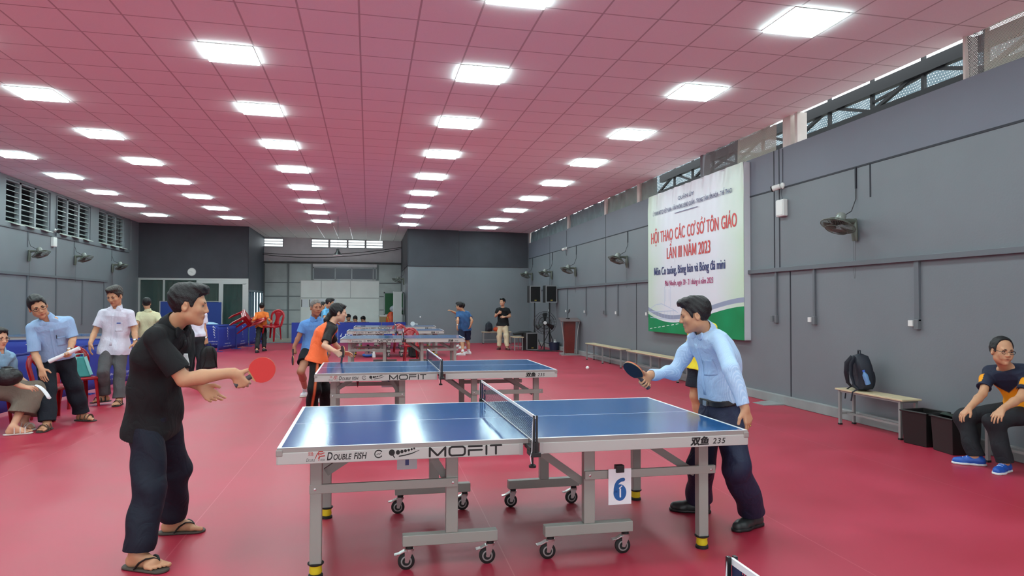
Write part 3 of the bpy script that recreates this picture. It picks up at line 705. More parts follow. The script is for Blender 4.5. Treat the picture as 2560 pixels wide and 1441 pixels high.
# ================================================================== benches
WOOD = mat('pale laminated wood', (202, 184, 150), rough=.45, var=.10, vscale=9)
STEELG = mat('grey steel tube', (150, 152, 150), rough=.4, metal=.3)
def make_bench(label, L=1.15, W=.26, H=.46):
    b = empty('bench', (0, 0, 0), 0, label, 'bench', 'wooden topped benches')
    MB().b2((-W/2, -L/2, H-.022), (W/2, L/2, H)).build('seat', WOOD, b, bevel=.004)
    for sx in (-1, 1):
        for sy in ((-1, 1) if L < 2 else (-1, 0, 1)):
            l = MB().b2((sx*(W/2-.03)-.016, sy*(L/2-.06)-.016, .012), (sx*(W/2-.03)+.016, sy*(L/2-.06)+.016, H-.022)).build('leg', STEELG, b)
            MB().b2((sx*(W/2-.03)-.02, sy*(L/2-.06)-.02, 0), (sx*(W/2-.03)+.02, sy*(L/2-.06)+.02, .02)).build('foot_cap', RUBBER, l)
    mb = MB().b2((-W/2+.02, -L/2+.04, H-.045), (W/2-.02, L/2-.04, H-.023))
    for sy in (-1, 1): mb.b2((-W/2+.03, sy*(L/2-.06)-.01, .13), (W/2-.03, sy*(L/2-.06)+.01, .155))
    mb.b2((-.012, -L/2+.06, .13), (.012, L/2-.06, .155)); mb.build('rail', STEELG, b)
    return b
b0 = make_bench('wooden bench carrying the dark backpack with a water bottle'); b0.location = (6.0, 7.36, 0)
dup(b0, (6.0, 5.2, 0), 0, 'wooden bench on which the man in navy and yellow sits')
bl = make_bench('long empty wooden bench next to the lectern', 2.75); bl.location = (6.0, 17.07, 0)
dup(bl, (6.0, 13.95, 0), 0, 'long empty wooden bench behind the bat and arm of the man in the striped shirt')
dup(b0, (4.86, 26.55, 0), PI/2, 'bench at the far wall holding a black backpack and an orange bag')
st = empty('stool', (4.85, 22.75, 0), PI/2, 'small square topped stool with a black case lying on it', 'stool')
MB().b2((-.35, -.17, .42), (.35, .17, .445)).build('seat', WOOD, st)
for sx in (-1, 1):
    for sy in (-1, 1): MB().b2((sx*.31-.014, sy*.13-.014, 0), (sx*.31+.014, sy*.13+.014, .42)).build('leg', STEELG, st)
MB().b2((-.31, -.14, .12), (-.29, .14, .14)).b2((.29, -.14, .12), (.31, .14, .14)).build('rail', STEELG, st)
mb = MB().ring([(4.75, 22.8, .53), (5.0, 22.85, .56), (5.3, 22.9, .56), (5.5, 22.95, .53)], [.05, .085, .085, .05], 10, sq=(.8, 1.3))
props(mb.build('black_case', mat('black nylon', (28, 28, 31), rough=.7, bump=.2), smooth=60), 'soft black case lying across the stool', 'case')
# ================================================================== bags
NYLON = mat('dark navy nylon', (28, 32, 44), rough=.65, bump=.25, bscale=30)
NYLONB = mat('black nylon pack', (24, 25, 26), rough=.65, bump=.25, bscale=30)
def make_backpack(label, m, w=.32, d=.2, h=.46):
    """local: opening up (+z), straps on -y"""
    b = empty('backpack', (0, 0, 0), 0, label, 'backpack')
    def shell(u, v):
        a = 2*PI*u; z = h*v
        k = (1-max(0, (v-.55)/.45)**2.2*.62) if v < 1 else .05
        k *= (.93+.07*min(1, v/.12)) if v > 0 else .02
        ca, sa = math.cos(a), math.sin(a)
        x = (w/2)*k*math.copysign(abs(ca)**.55, ca); y = (d/2)*(k*.5+.5 if v < 1 else .05)*math.copysign(abs(sa)**.6, sa)
        return (x, y+.015*math.sin(v*5), z)
    mb = MB().grid(shell, 33, 16); mb.build('pack_body', m, b, smooth=70, weld=True)
    mb = MB().grid(lambda u, v: ((u-.5)*w*.78, d/2+.045*math.sin(PI*u)**.5*math.sin(PI*min(1, v*1.0))**.5, .05+h*.42*v), 14, 10); mb.build('front_pocket', m, b, smooth=70)
    for s in (-1, 1):
        mb = MB(); P = [(s*w*.16, -d/2+.01, h*.9), (s*w*.24, -d/2-.05, h*.72), (s*w*.28, -d/2-.055, h*.45), (s*w*.36, -d/2-.03, h*.18), (s*w*.44, -d/2+.02, h*.06)]
        mb.ring(P, [.03, .032, .03, .022, .014], 8, sq=(1, .3)); mb.build('shoulder_strap', m, b, smooth=60)
        MB().ring([(s*w*.42, -d/2+.02, h*.08), (s*w*.38, -d/2-.05, -.01), (s*w*.36, -d/2-.065, -.12)], .009, 6, sq=(1, .3)).build('strap_end', m, b)
    MB().ring([(-.04, -.03, h*.97), (-.035, -.03, h+.035), (.035, -.03, h+.035), (.04, -.03, h*.97)], .009, 8).build('grab_handle', m, b, smooth=60)
    return b
bp0 = make_backpack('dark navy backpack with a bottle in its side, standing on the wall bench', NYLON); bp0.location = (6.02, 7.62, .461); bp0.rotation_euler = (0, 0, -PI/2-.35)
bt = empty('water_bottle', (5.94, 7.41, .56), 0, 'small clear water bottle with blue cap in the side of the navy backpack', 'bottle')
BOT = mat('blue clear plastic', (120, 165, 215), rough=.12, alpha=.75); CAPB = mat('blue cap', (50, 100, 200), rough=.4)
Rb = Matrix.Rotation(-.25, 3, 'Y')
mb = MB().lathe((0, 0, 0), [(.0, 0), (.03, 0), (.032, .02), (.029, .05), (.032, .08), (.03, .12), (.013, .15), (.012, .16)], Rb @ Vector((0, .15, 1)), 16); mb.build('bottle_body', BOT, bt, smooth=60)
MB().lathe(Rb @ Vector((0, .15, 1)).normalized()*.158, [(.0, .022), (.014, .021), (.015, 0), (0, 0)], Rb @ Vector((0, .15, 1)), 14).build('cap', CAPB, bt, smooth=40)
b = dup(bp0, (4.56, 26.52, .461), PI+.2, 'small black and green striped backpack on the bench by the far wall'); b.scale = (.85, .85, .8)
b = dup(bp0, (1.28, 20.1, .0), .2, 'black backpack standing on the floor beside the red chair under the table')
b.scale = (.95, 1, .95)
for ch in b.children:
    ch.data = ch.data.copy(); ch.data.materials.clear(); ch.data.materials.append(NYLONB)
mb = MB().ball((4.86, 26.5, .55), .13, 16, (1.1, .8, .65)); mb.ring([(4.75, 26.5, .6), (4.86, 26.5, .7), (4.97, 26.5, .6)], .012, 6)
props(mb.build('orange_bag', mat('orange fabric', (206, 74, 34), rough=.7, var=.1), smooth=60), 'crumpled orange bag beside the backpack on the far bench', 'bag')
# two black bins by the wall
BIN = mat('black bin plastic', (25, 22, 22), rough=.4)
def make_bin(label):
    b = empty('waste_bin', (0, 0, 0), 0, label, 'bin', 'black square bins by the wall')
    s0, s1, h = .146, .162, .37; P = []
    for s, z in ((s0, 0), (s1, h), (s1-.012, h), (s0-.012, .01)): P += [(-s, -s, z), (s, -s, z), (s, s, z), (-s, s, z)]
    fs = [(3, 2, 1, 0)]+[(k*4+i, k*4+(i+1) % 4, (k+1)*4+(i+1) % 4, (k+1)*4+i) for k in range(3) for i in range(4)]+[(12, 13, 14, 15)]
    MB().add(P, fs).build('bin_body', BIN, b, bevel=.006)
    MB().ring([(-s1-.006, -s1-.006, h-.012), (s1+.006, -s1-.006, h-.012), (s1+.006, s1+.006, h-.012), (-s1-.006, s1+.006, h-.012)], .009, 6, closed=True).build('rim', BIN, b)
    return b
w0 = make_bin('black square bin standing against the end of the backpack bench'); w0.location = (5.98, 6.58, 0); w0.rotation_euler = (0, 0, .1)
w1 = dup(w0, (5.97, 6.16, 0), -.12, 'black square bin with a rag on its rim, beside the knees of the seated man')
mb = MB().grid(lambda u, v: (5.93+.12*u, 6.02+.3*v, .372+.02*math.sin(u*5)*math.cos(v*7)), 9, 11)
props(mb.build('rag', mat('green black rag', (40, 52, 46), rough=.9, var=.2), smooth=60, solid=.01), 'dark crumpled rag over the rim of the bin by the seated man', 'rag')
# ================================================================== wall fans
FANG = mat('olive grey fan plastic', (94, 98, 88), rough=.35); FANGD = mat('dark fan blade', (56, 58, 54), rough=.35); FANS = mat('grey fan cap', (134, 138, 132), rough=.25)
def make_wall_fan(label):
    """local: wall plane x = 0, sticks out along -x"""
    f = empty('wall_fan', (0, 0, 0), 0, label, 'fan', 'fans on the walls')
    MB().ring([(-.03, 0, -.19), (-.04, 0, -.1), (-.045, 0, .06), (-.03, 0, .1)], [.05, .06, .055, .035], 12, sq=(.55, .8)).build('wall_bracket', FANG, f, smooth=60)
    MB().ring([(-.05, 0, .06), (-.14, 0, .07), (-.22, 0, .06)], [.04, .03, .028], 10).build('arm', FANG, f, smooth=60)
    ax = Vector((-.40, 0, -.92)).normalized(); c = Vector((-.31, 0, .02))
    m_ = MB().lathe(c-ax*.02, [(.0, -.13), (.045, -.13), (.062, -.11), (.066, -.03), (.05, .0), (0, 0)], ax, 18); m_.build('motor_housing', FANS, f, smooth=50)
    R = aim(ax); mb = MB()
    rr = .215
    for k in range(60):
        a = 2*PI*k/60; e = Vector((math.cos(a), math.sin(a), 0))
        P = [c+R @ (e*.05+Vector((0, 0, -.03))), c+R @ (e*.14+Vector((0, 0, -.025))), c+R @ (e*rr+Vector((0, 0, .03))), c+R @ (e*.14+Vector((0, 0, .085))), c+R @ (e*.04+Vector((0, 0, .095)))]
        mb.ring(P, .0022, 4)
    for r_, z in ((rr, .03), (.14, -.025), (.14, .085), (.05, .094)):
        mb.ring([c+R @ Vector((math.cos(2*PI*k/32)*r_, math.sin(2*PI*k/32)*r_, z)) for k in range(32)], .005 if r_ == rr else .003, 6, closed=True)
    mb.build('cage', FANG, f, smooth=60)
    MB().lathe(c+R @ Vector((0, 0, .093)), [(.0, .008), (.04, .006), (.045, -.002), (0, -.004)], ax, 16).build('cage_badge', FANG, f, smooth=50)
    mb = MB()
    for k in range(3):
        a0 = 2*PI*k/3+.3
        def bl(u, v, a0=a0):
            r_ = .03+.155*u; a = a0+(v-.5)*(1.35-.3*u); return c+R @ Vector((math.cos(a)*r_, math.sin(a)*r_, .03+.03*(v-.5)))
        mb.grid(bl, 8, 8)
    mb.build('blade', FANGD, f, smooth=60, solid=.003)
    mb = MB()
    for s in (-1, 1): mb.ring([(-.04, s*.012, -.18), (-.042, s*.014, -.6), (-.042, s*.004, -.68)], .0018, 5)
    mb.build('pull_cord', mat('cord grey', (64, 64, 66), rough=.7), f)
    MB().ring([(-.3, .02, .1), (-.2, .03, .13), (-.07, .02, .2), (-.012, .0, .36), (-.01, 0, .55)], .006, 6).build('power_cord', mat('cord dark', (44, 44, 48), rough=.6), f)
    return f
FANR = [(7.98, 2.55, 'large wall fan high on the wall between the banner and the seated man'), (16.17, 2.62, 'wall fan just beyond the banner edge'),
        (20.51, 2.57, 'wall fan above the lectern'), (23.34, 2.58, 'wall fan above the outer loudspeaker'), (26.3, 2.64, 'wall fan by the corner above the inner loudspeaker')]
f0 = make_wall_fan(FANR[0][2]); f0.location = (XR, FANR[0][0], FANR[0][1]); f0.rotation_euler = (0, 0, .16)
for y, z, lab in FANR[1:]: dup(f0, (XR, y, z), .1, lab)
for y, z, lab in ((19.68, 2.78, 'first wall fan under the louvred windows, above the bending man'), (22.5, 2.84, 'second wall fan under the louvred windows, above the barrier court'), (25.53, 2.76, 'third wall fan under the louvres by the charcoal office wall')):
    dup(f0, (XL, y, z), PI-.1, lab)
dup(f0, (1.45, 29.0, 2.5), 0, 'wall fan in the entrance recess beside the green board')
# ================================================================== things on the walls
SOCK = mat('socket grey', (104, 108, 112), rough=.5)
def socket(y, z, white, lab):
    s = empty('wall_socket', (XR, y, z), 0, lab, 'socket', 'sockets at the ends of the wall conduits')
    MB().b2((-.045, -.035, 0), (0, .035, .12)).build('box', SOCK, s, bevel=.004)
    if white: MB().b2((-.062, .036, .035), (-.002, .10, .105)).build('plug_face', WHITEPL, s, bevel=.004)
    else: MB().b2((-.07, .03, .02), (-.002, .085, .115)).build('switch_box', SOCK, s, bevel=.004)
mb = MB()
DROPS = [(6.95, 1, 'socket box below the near wall fan, with a white plug face'), (8.85, 1, 'socket box with white face second along the wall from the seated man'), (9.8, 0, 'grey switch box under the white junction box beside the banner'),
         (14.85, 1, 'socket box at the far lower corner of the banner'), (16.85, 1, 'white faced socket box over the empty benches'), (17.8, 0, 'grey switch box over the bench next to the lectern'), (19.5, 1, 'socket box on the wall just before the lectern'), (21.45, 1, 'socket box on the wall behind the lectern microphone'), (23.6, 1, 'socket box behind the loudspeaker stands')]
for k, (y, wh, lab) in enumerate(DROPS):
    w_ = .035 if k == 0 else .022
    mb.b2((XR-.03, y-w_, 1.34), (XR, y+w_, 2.04)); socket(y, 1.24, wh, lab)
structure(mb.build('trim_5', DUCT))
mb = MB()
for y in (19.65, 21.32, 23.1, 24.85): mb.b2((XL, y-.03, .9), (XL+.03, y+.03, 2.23))
for y in (21.28,): mb.b2((XL, y-.02, 2.28), (XL+.02, y+.02, 4.5))
for y in (19.65, 22.48, 25.51): mb.b2((XL, y-.012, 2.95), (XL+.016, y+.012, 3.35))
structure(mb.build('trim_6', DUCT))
mb = MB()
for y in (7.98, 16.17, 20.51, 23.34, 26.3): mb.b2((XR-.016, y-.012, 3.05), (XR, y+.012, 3.33))
structure(mb.build('trim_7', SEAM))
jb = empty('junction_box', (XR, 9.6, 3.01), 0, 'white plastic junction box on the wall beside the banner', 'box')
MB().b2((-.08, -.1, -.13), (0, .1, .13)).build('box_body', WHITEPL, jb, bevel=.012); MB().b2((-.088, -.085, -.11), (-.078, .085, .11)).build('lid', WHITEPL, jb, bevel=.004)
jb2 = dup(jb, (XL, 21.05, 3.2), PI, 'white plastic box on the wall between the louvred windows and the fans')
def camera_cctv(loc, rz, lab):
    c = empty('security_camera', loc, rz, lab, 'camera', 'small security cameras on the walls')
    MB().lathe((-.002, 0, .03), [(.05, 0), (.05, .02), (.02, .035), (0, .035)], (-1, 0, 0), 16).ring([(-.03, 0, .03), (-.08, .04, .02)], .014, 8).build('mount', WHITEPL, c, smooth=40)
    MB().lathe((-.08, .04, .01), [(.0, -.05), (.04, -.05), (.045, .07), (.0, .07)], (-.6, .75, -.25), 16).build('camera_body', WHITEPL, c, smooth=40)
    MB().lathe((-.08, .04, .01), [(.047, .066), (.047, .085), (.0, .085)], (-.6, .75, -.25), 16).build('lens_hood', BLACK, c, smooth=40)
    MB().ring([(-.03, 0, 0), (-.02, .02, -.1), (-.01, 0, -.2)], .006, 6).ring([(-.01, .0, .05), (-.01, 0, .6)], .005, 6).build('cable', mat('cable grey', (80, 80, 88), rough=.6), c)
    return c
camera_cctv((XR, 9.62, 3.33), 0, 'security camera on the wall over the white junction box by the banner')
camera_cctv((XR, 21.58, 3.3), 0, 'tiny security camera high on the wall over the lectern')
camera_cctv((XL, 21.2, 3.5), PI, 'security camera under the louvred windows over the white box')
# clock
ck = empty('wall_clock', (-6.58, YL-.002, 2.73), 0, 'round white clock on the charcoal wall over the office glass', 'clock')
MB().lathe((0, 0, 0), [(.15, 0), (.155, .02), (.14, .035), (.135, .03), (0, .03)], (0, -1, 0), 32).build('case', mat('clock rim', (190, 190, 192), rough=.35), ck, smooth=40)
MB().lathe((0, -.0305, 0), [(.134, 0), (.134, .001), (0, .001)], (0, -1, 0), 32).build('dial', WHITEPL, ck)
mb = MB()
for k in range(12):
    a = 2*PI*k/12; mb.bar((.105*math.sin(a), -.033, .105*math.cos(a)), (.125*math.sin(a), -.033, .125*math.cos(a)), .008, .002)
mb.build('hour_mark', BLACK, ck)
MB().bar((-.02, -.035, -.005), (.075, -.035, -.05), .01, .003).bar((.02, -.036, .01), (-.09, -.036, .012), .007, .003).build('hand', BLACK, ck)
# ================================================================== the banner
bn = empty('banner', (XR, 12.6, 2.42), 0, 'large white green event banner with red lettering on the wall', 'banner')
BY0, BY1, BZ0, BZ1 = 10.57, 14.62, .93, 3.92
fx = -.12
def banner_cloth(u, v):
    y = BY1+(BY0-BY1)*u-12.6; z = BZ0+(BZ1-BZ0)*v-2.42
    top = max(0, (v-.70)/.30)**1.4
    w = .012*top*(math.sin(u*61+3*math.sin(v*9))+.8*math.sin(u*97-v*11+1)+.6*math.sin(u*33+v*6))
    return (fx+w*.8-.002, y, z)
def banner_material():
    m = mat('banner print', (225, 226, 230), rough=.35, spec=.5); N, L, b = nodes_of(m)
    tc = N.new('ShaderNodeTexCoord'); sp = N.new('ShaderNodeSeparateXYZ'); L.new(tc.outputs['Object'], sp.inputs[0])
    W, H = BY1-BY0, BZ1-BZ0
    u = math_node(N, L, 'DIVIDE', math_node(N, L, 'SUBTRACT', BY1-12.6, sp.outputs[1]), W)
    v = math_node(N, L, 'DIVIDE', math_node(N, L, 'ADD', sp.outputs[2], 2.42-BZ0), H)
    c = lin((224, 224, 232))+(1,)
    au = math_node(N, L, 'ABSOLUTE', math_node(N, L, 'SUBTRACT', u, .5))
    edge = N.new('ShaderNodeMapRange'); edge.inputs[1].default_value = .26; edge.inputs[2].default_value = .5; L.new(au, edge.inputs[0])
    vo = N.new('ShaderNodeTexVoronoi'); vo.inputs['Scale'].default_value = 1.3; L.new(tc.outputs['Object'], vo.inputs[0])
    e2 = math_node(N, L, 'MULTIPLY', edge.outputs[0], math_node(N, L, 'ADD', .55, math_node(N, L, 'MULTIPLY', vo.outputs['Distance'], .6)))
    c = mixc(N, L, e2, c, lin((196, 218, 190))+(1,))
    # green ground with a grey swoosh on its rim
    uu = math_node(N, L, 'SUBTRACT', u, .30)
    cur = math_node(N, L, 'ADD', .075, math_node(N, L, 'MULTIPLY', math_node(N, L, 'MULTIPLY', uu, uu), .62))
    cur = math_node(N, L, 'SUBTRACT', cur, math_node(N, L, 'MULTIPLY', math_node(N, L, 'POWER', math_node(N, L, 'MAXIMUM', uu, 0.0), 3.0), .55))
    g = math_node(N, L, 'LESS_THAN', v, cur)
    sw = math_node(N, L, 'MULTIPLY', math_node(N, L, 'GREATER_THAN', v, math_node(N, L, 'ADD', cur, .022)), math_node(N, L, 'LESS_THAN', v, math_node(N, L, 'ADD', cur, .05)))
    c = mixc(N, L, sw, c, lin((150, 158, 182))+(1,))
    nz = N.new('ShaderNodeTexVoronoi'); nz.inputs['Scale'].default_value = 1.6; L.new(tc.outputs['Object'], nz.inputs[0])
    gc = mixc(N, L, nz.outputs['Distance'], lin((0, 146, 92))+(1,), lin((4, 118, 60))+(1,))
    c = mixc(N, L, g, c, gc)
    L.new(c, b.inputs['Base Color'])
    return m
MB().grid(banner_cloth, 140, 60).build('cloth', banner_material(), bn, smooth=60)
mb = MB().b2((fx+.004, BY0-12.6, BZ0-2.42), (-.0, BY0-12.58, BZ1-2.42)).b2((fx+.004, BY1-12.62, BZ0-2.42), (0, BY1-12.6, BZ1-2.42)).b2((fx+.004, BY0-12.6, BZ1-2.44), (0, BY1-12.6, BZ1-2.42)).b2((fx+.004, BY0-12.6, BZ0-2.42), (0, BY1-12.6, BZ0-2.40))
mb.build('frame', mat('banner edge', (205, 208, 214), rough=.5), bn)
LX = fx-.007
def bt_(mb, body, yl, yr, z, h, off=.02, shear=0.0):
    bw = h*off*3.2
    for q in (0, .5, 1):            # heavier strokes by overlaid copies
        text(mb, body, (LX-.00013*q, yl-bw*q-12.6, z-2.42), (0, -1, 0), EZ, yl-yr-bw, h, off=.003, shear=shear)
RED = mat('banner red', (206, 62, 58), rough=.5); NAVY = mat('banner navy', (52, 56, 110), rough=.5); MAG = mat('banner magenta', (178, 44, 108), rough=.5)
def horn(mb, y, z, s):
    stroke(mb, [(y, z), (y+.018*s, z+.01*s), (y+.024*s, z+.035*s)], .018*s, (LX, -12.6, -2.42), (0, 1, 0), EZ)
mr = MB()
# first red line, word by word so that each keeps its measured place
W1 = [('HỘI', 14.42, 13.80), ('THAO', 13.69, 12.98), ('CÁC', 12.86, 12.34), ('CO', 12.23, 11.87), ('SO', 11.78, 11.47), ('TÔN', 11.37, 10.98), ('GIÁO', 10.88, 10.70-.0)]
W1 = [('HỘI', 14.44, 13.82), ('THAO', 13.68, 12.99), ('CÁC', 12.86, 12.36), ('CO', 12.26, 11.93), ('SO', 11.83, 11.55), ('TÔN', 11.44, 11.06), ('GIÁO', 10.97, 10.70)]
yl, yr = 14.44, 10.78; tot = yl-yr
units = [('HỘI', 2.7), ('THAO', 4.2), ('CÁC', 3.1), ('CO', 2.15), ('SO', 2.0), ('TÔN', 3.1), ('GIÁO', 3.6)]; gap = .62
su = sum(u for _, u in units)+gap*(len(units)-1); yy = yl
for wd_, u in units:
    a = yy; b_ = yy-tot*u/su; hh = .235
    bt_(mr, wd_, a, b_, 2.86, hh, off=.016)
    if wd_ in ('CO', 'SO'):
        stroke(mr, [(b_-.0, 2.86+hh*.85), (b_-.03, 2.86+hh*.98), (b_-.02, 2.86+hh*1.18)], .03, (LX, -12.6, -2.42), (0, 1, 0), EZ)
    if wd_ == 'SO': stroke(mr, [(b_+.12, 2.86+hh*1.15), (b_+.07, 2.86+hh*1.25), (b_+.10, 2.86+hh*1.36)], .02, (LX, -12.6, -2.42), (0, 1, 0), EZ)
    yy = b_-tot*gap/su
bt_(mr, 'LẦN III NĂM 2023', 13.62, 11.72, 2.48, .23, off=.014)
mr.build('lettering', RED, bn)
mn = MB()
bt_(mn, 'Môn Co tuóng, Bóng bàn và Bóng đá mini', 14.28, 11.18, 2.16, .165, off=.025)
LX = fx-.02
bt_(mn, 'ỦY BAN MTTQ VIỆT NAM - VĂN PHÒNG UBND QUẬN - TRUNG TÂM VĂN HÓA - THỂ THAO', 14.30, 10.92, 3.46, .082, off=.012)
bt_(mn, 'QUẬN ỦY', 13.05, 12.35, 3.64, .07, off=.012)
stroke(mn, [(13.2, 3.39), (12.2, 3.39)], .012, (LX, -12.6, -2.42), (0, 1, 0), EZ)
LX = fx-.007
mn.build('lettering', NAVY, bn)
mm = MB(); bt_(mm, 'Phú Nhuận, ngày 20 - 21 tháng 6 năm 2023', 13.72, 11.62, 1.92, .105, off=.012, shear=.12); mm.build('lettering', MAG, bn)
# pale drawing of a market hall and a dashed road line
md = MB(); o_ = (LX+.003, -12.6, -2.42); ey_ = (0, 1, 0)
def dl(pts, w=.012): stroke(md, pts, w, o_, ey_, EZ)
dl([(14.55, 1.42), (14.2, 1.52), (13.9, 1.54), (13.3, 1.42), (13.1, 1.36)]); dl([(13.75, 1.5), (13.75, 1.88), (13.6, 2.02-.05), (13.45, 1.88), (13.45, 1.48)]); dl([(13.68, 1.6), (13.68, 1.84)]); dl([(13.52, 1.6), (13.52, 1.84)])
for k in range(9): dl([(14.5-.15*k, 1.24), (14.5-.15*k, 1.36+.006*k)], .008)
dl([(14.55, 1.36), (13.2, 1.40)]); dl([(14.5, 1.24), (13.2, 1.2)])
md.build('drawing', mat('pale blue drawing', (188, 200, 222), rough=.6), bn)
md = MB()
for k in range(7): stroke(md, [(14.52-.22*k, .99+.022*k), (14.40-.22*k, 1.003+.022*k)], .014, o_, ey_, EZ)
md.build('road_dash', mat('dash white', (214, 232, 222), rough=.6), bn)
# ================================================================== sound corner
SPK = mat('speaker black', (26, 27, 29), rough=.6); SPKE = mat('speaker edge grey', (140, 142, 144), rough=.5); GOLD = mat('badge gold', (190, 170, 90), rough=.3, metal=.6)
def make_speaker(lab, w, d, h):
    s = empty('loudspeaker', (0, 0, 0), 0, lab, 'loudspeaker')
    MB().b2((-w/2, -d/2, 0), (w/2, d/2, h)).build('cabinet', SPK, s, bevel=.015)
    MB().b2((-w/2+.04, -d/2-.012, .05), (w/2-.04, -d/2+.001, h-.04)).build('grille', mat('speaker grille', (16, 17, 19), rough=.8, bump=.4, bscale=300), s)
    MB().b2((-w/2, -d/2-.008, 0), (-w/2+.035, -d/2+.002, h)).b2((w/2-.035, -d/2-.008, 0), (w/2, -d/2+.002, h)).b2((-w/2, -d/2-.008, h-.035), (w/2, -d/2+.002, h)).b2((-w/2, -d/2-.008, 0), (w/2, -d/2+.002, .03)).build('front_rim', SPKE, s)
    MB().b2((-.035, -d/2-.02, .06), (.035, -d/2-.011, .095)).build('badge', GOLD, s)
    return s
def make_stand(lab, H):
    s = empty('speaker_stand', (0, 0, 0), 0, lab, 'stand', 'speaker stands')
    MB().cyl((0, 0, .12), (0, 0, H), .019).build('pole', BLACK, s, smooth=40)
    MB().cyl((0, 0, .55), (0, 0, .63), .032).build('collar', BLACK, s, smooth=40)
    for k in range(3):
        a = 2*PI*k/3+.4; c = Vector((math.cos(a), math.sin(a), 0)); MB().ring([c*.02+Vector((0, 0, .58)), c*.3+Vector((0, 0, .015))], .013, 8).build('leg', BLACK, s, smooth=40)
        MB().ring([c*.02+Vector((0, 0, .2)), c*.19+Vector((0, 0, .235))], .008, 6).build('brace', BLACK, s, smooth=40)
    return s
p = at(1341, 860, 23.2); sp_a = (5.62, 23.25); sp_b = (6.0-.12, 22.15)
sp_b = (5.98, 22.75)
st = make_stand('speaker stand under the inner loudspeaker, nearer the corner', 1.58); st.location = (5.6, 23.3, 0)
dup(st, (5.98, 22.75, 0), PI-.4, 'speaker stand under the outer loudspeaker, behind the lectern')
s = make_speaker('black loudspeaker on a stand, the one nearer the corner', .41, .32, .58); s.location = (5.58, 23.3, 1.581); s.rotation_euler = (0, 0, .06)
s2 = dup(s, (6.0, 22.75, 1.581), .06, 'black loudspeaker on a stand, the one nearer the lectern')
s3 = make_speaker('subwoofer standing on the floor beside the drum fan', .42, .5, .58); s3.location = (5.30, 22.75, .02); s3.rotation_euler = (0, 0, .12)
s3.location.z = .0; s3['label'] = 'large black subwoofer on the floor beside the industrial fan'
# pedestal fan
pf = empty('pedestal_fan', (5.62, 21.95, 0), 0, 'large black pedestal fan with wire cage between the speaker stands', 'fan')
c = Vector((0, 0, .92)); mb = MB(); R0 = aim((-.15, -1, .0)); rr = .37
for k in range(40):
    a = 2*PI*k/40; e = Vector((math.cos(a), math.sin(a), 0))
    mb.ring([c+R0 @ (e*.06+Vector((0, 0, .09))), c+R0 @ (e*.2+Vector((0, 0, .085))), c+R0 @ (e*rr), c+R0 @ (e*.2+Vector((0, 0, -.09))), c+R0 @ (e*.06+Vector((0, 0, -.1)))], .0025, 4)
for r_, z in ((rr, 0), (.2, .085), (.2, -.09), (.3, .05)): mb.ring([c+R0 @ Vector((math.cos(2*PI*k/36)*r_, math.sin(2*PI*k/36)*r_, z)) for k in range(36)], .006, 6, closed=True)
mb.build('cage', BLACK, pf, smooth=60)
mb = MB()
for k in range(3):
    a0 = 2*PI*k/3+PI/2
    mb.grid(lambda u, v, a0=a0: c+R0 @ Vector((math.cos(a0+(v-.5)*(.75-.25*u))*(.04+.29*u), math.sin(a0+(v-.5)*(.75-.25*u))*(.04+.29*u), .04*(v-.5))), 8, 6)
mb.build('blade', BLACK, pf, smooth=60, solid=.004)
MB().lathe(c, [(0, .1), (.05, .1), (.06, .08), (.0, .07)], R0 @ Vector((0, 0, 1)), 16).build('hub', mat('fan hub silver', (200, 200, 200), rough=.3), pf, smooth=40)
MB().lathe(c, [(0, -.25), (.07, -.24), (.075, -.08), (0, -.06)], R0 @ Vector((0, 0, 1)), 16).build('motor_housing', BLACK, pf, smooth=40)
MB().cyl((0, .1, .03), (0, .1, .86), .022).lathe((0, .1, 0), [(0, 0), (.27, 0), (.27, .02), (.08, .045), (0, .05)], n=28).build('pedestal', BLACK, pf, smooth=40)
# basket with bottle under it
bk = empty('basket', (6.03, 22.3, 0), 0, 'dark blue plastic basket on the floor beside the speaker stand', 'basket')
MB().lathe((0, 0, 0), [(.0, .0), (.15, 0), (.18, .26), (.17, .26), (.14, .012), (0, .012)], n=24).build('basket_body', mat('dark blue plastic', (34, 40, 66), rough=.45), bk, smooth=30)
MB().ring([(.178*math.cos(2*PI*k/24), .178*math.sin(2*PI*k/24), .26) for k in range(24)], .01, 6, closed=True).build('rim', mat('dark blue plastic', (34, 40, 66)), bk, smooth=60)
wb = MB().lathe((6.05, 22.27, .012), [(0, 0), (.05, 0), (.055, .2), (.05, .27), (.02, .31), (.02, .35), (0, .35)], n=16)
props(wb.build('white_bottle', mat('white bottle', (220, 222, 220), rough=.4), smooth=40), 'white plastic bottle standing in the blue basket', 'bottle')
# cable on the floor
props(MB().ring([(5.0, 22.6, .012), (5.2, 22.2, .012), (5.5, 21.9, .012), (5.9, 21.7, .012), (6.1, 21.3, .012)], .012, 6).build('cable', RUBBER, smooth=60), 'black cable lying on the floor in front of the subwoofer', 'cable')
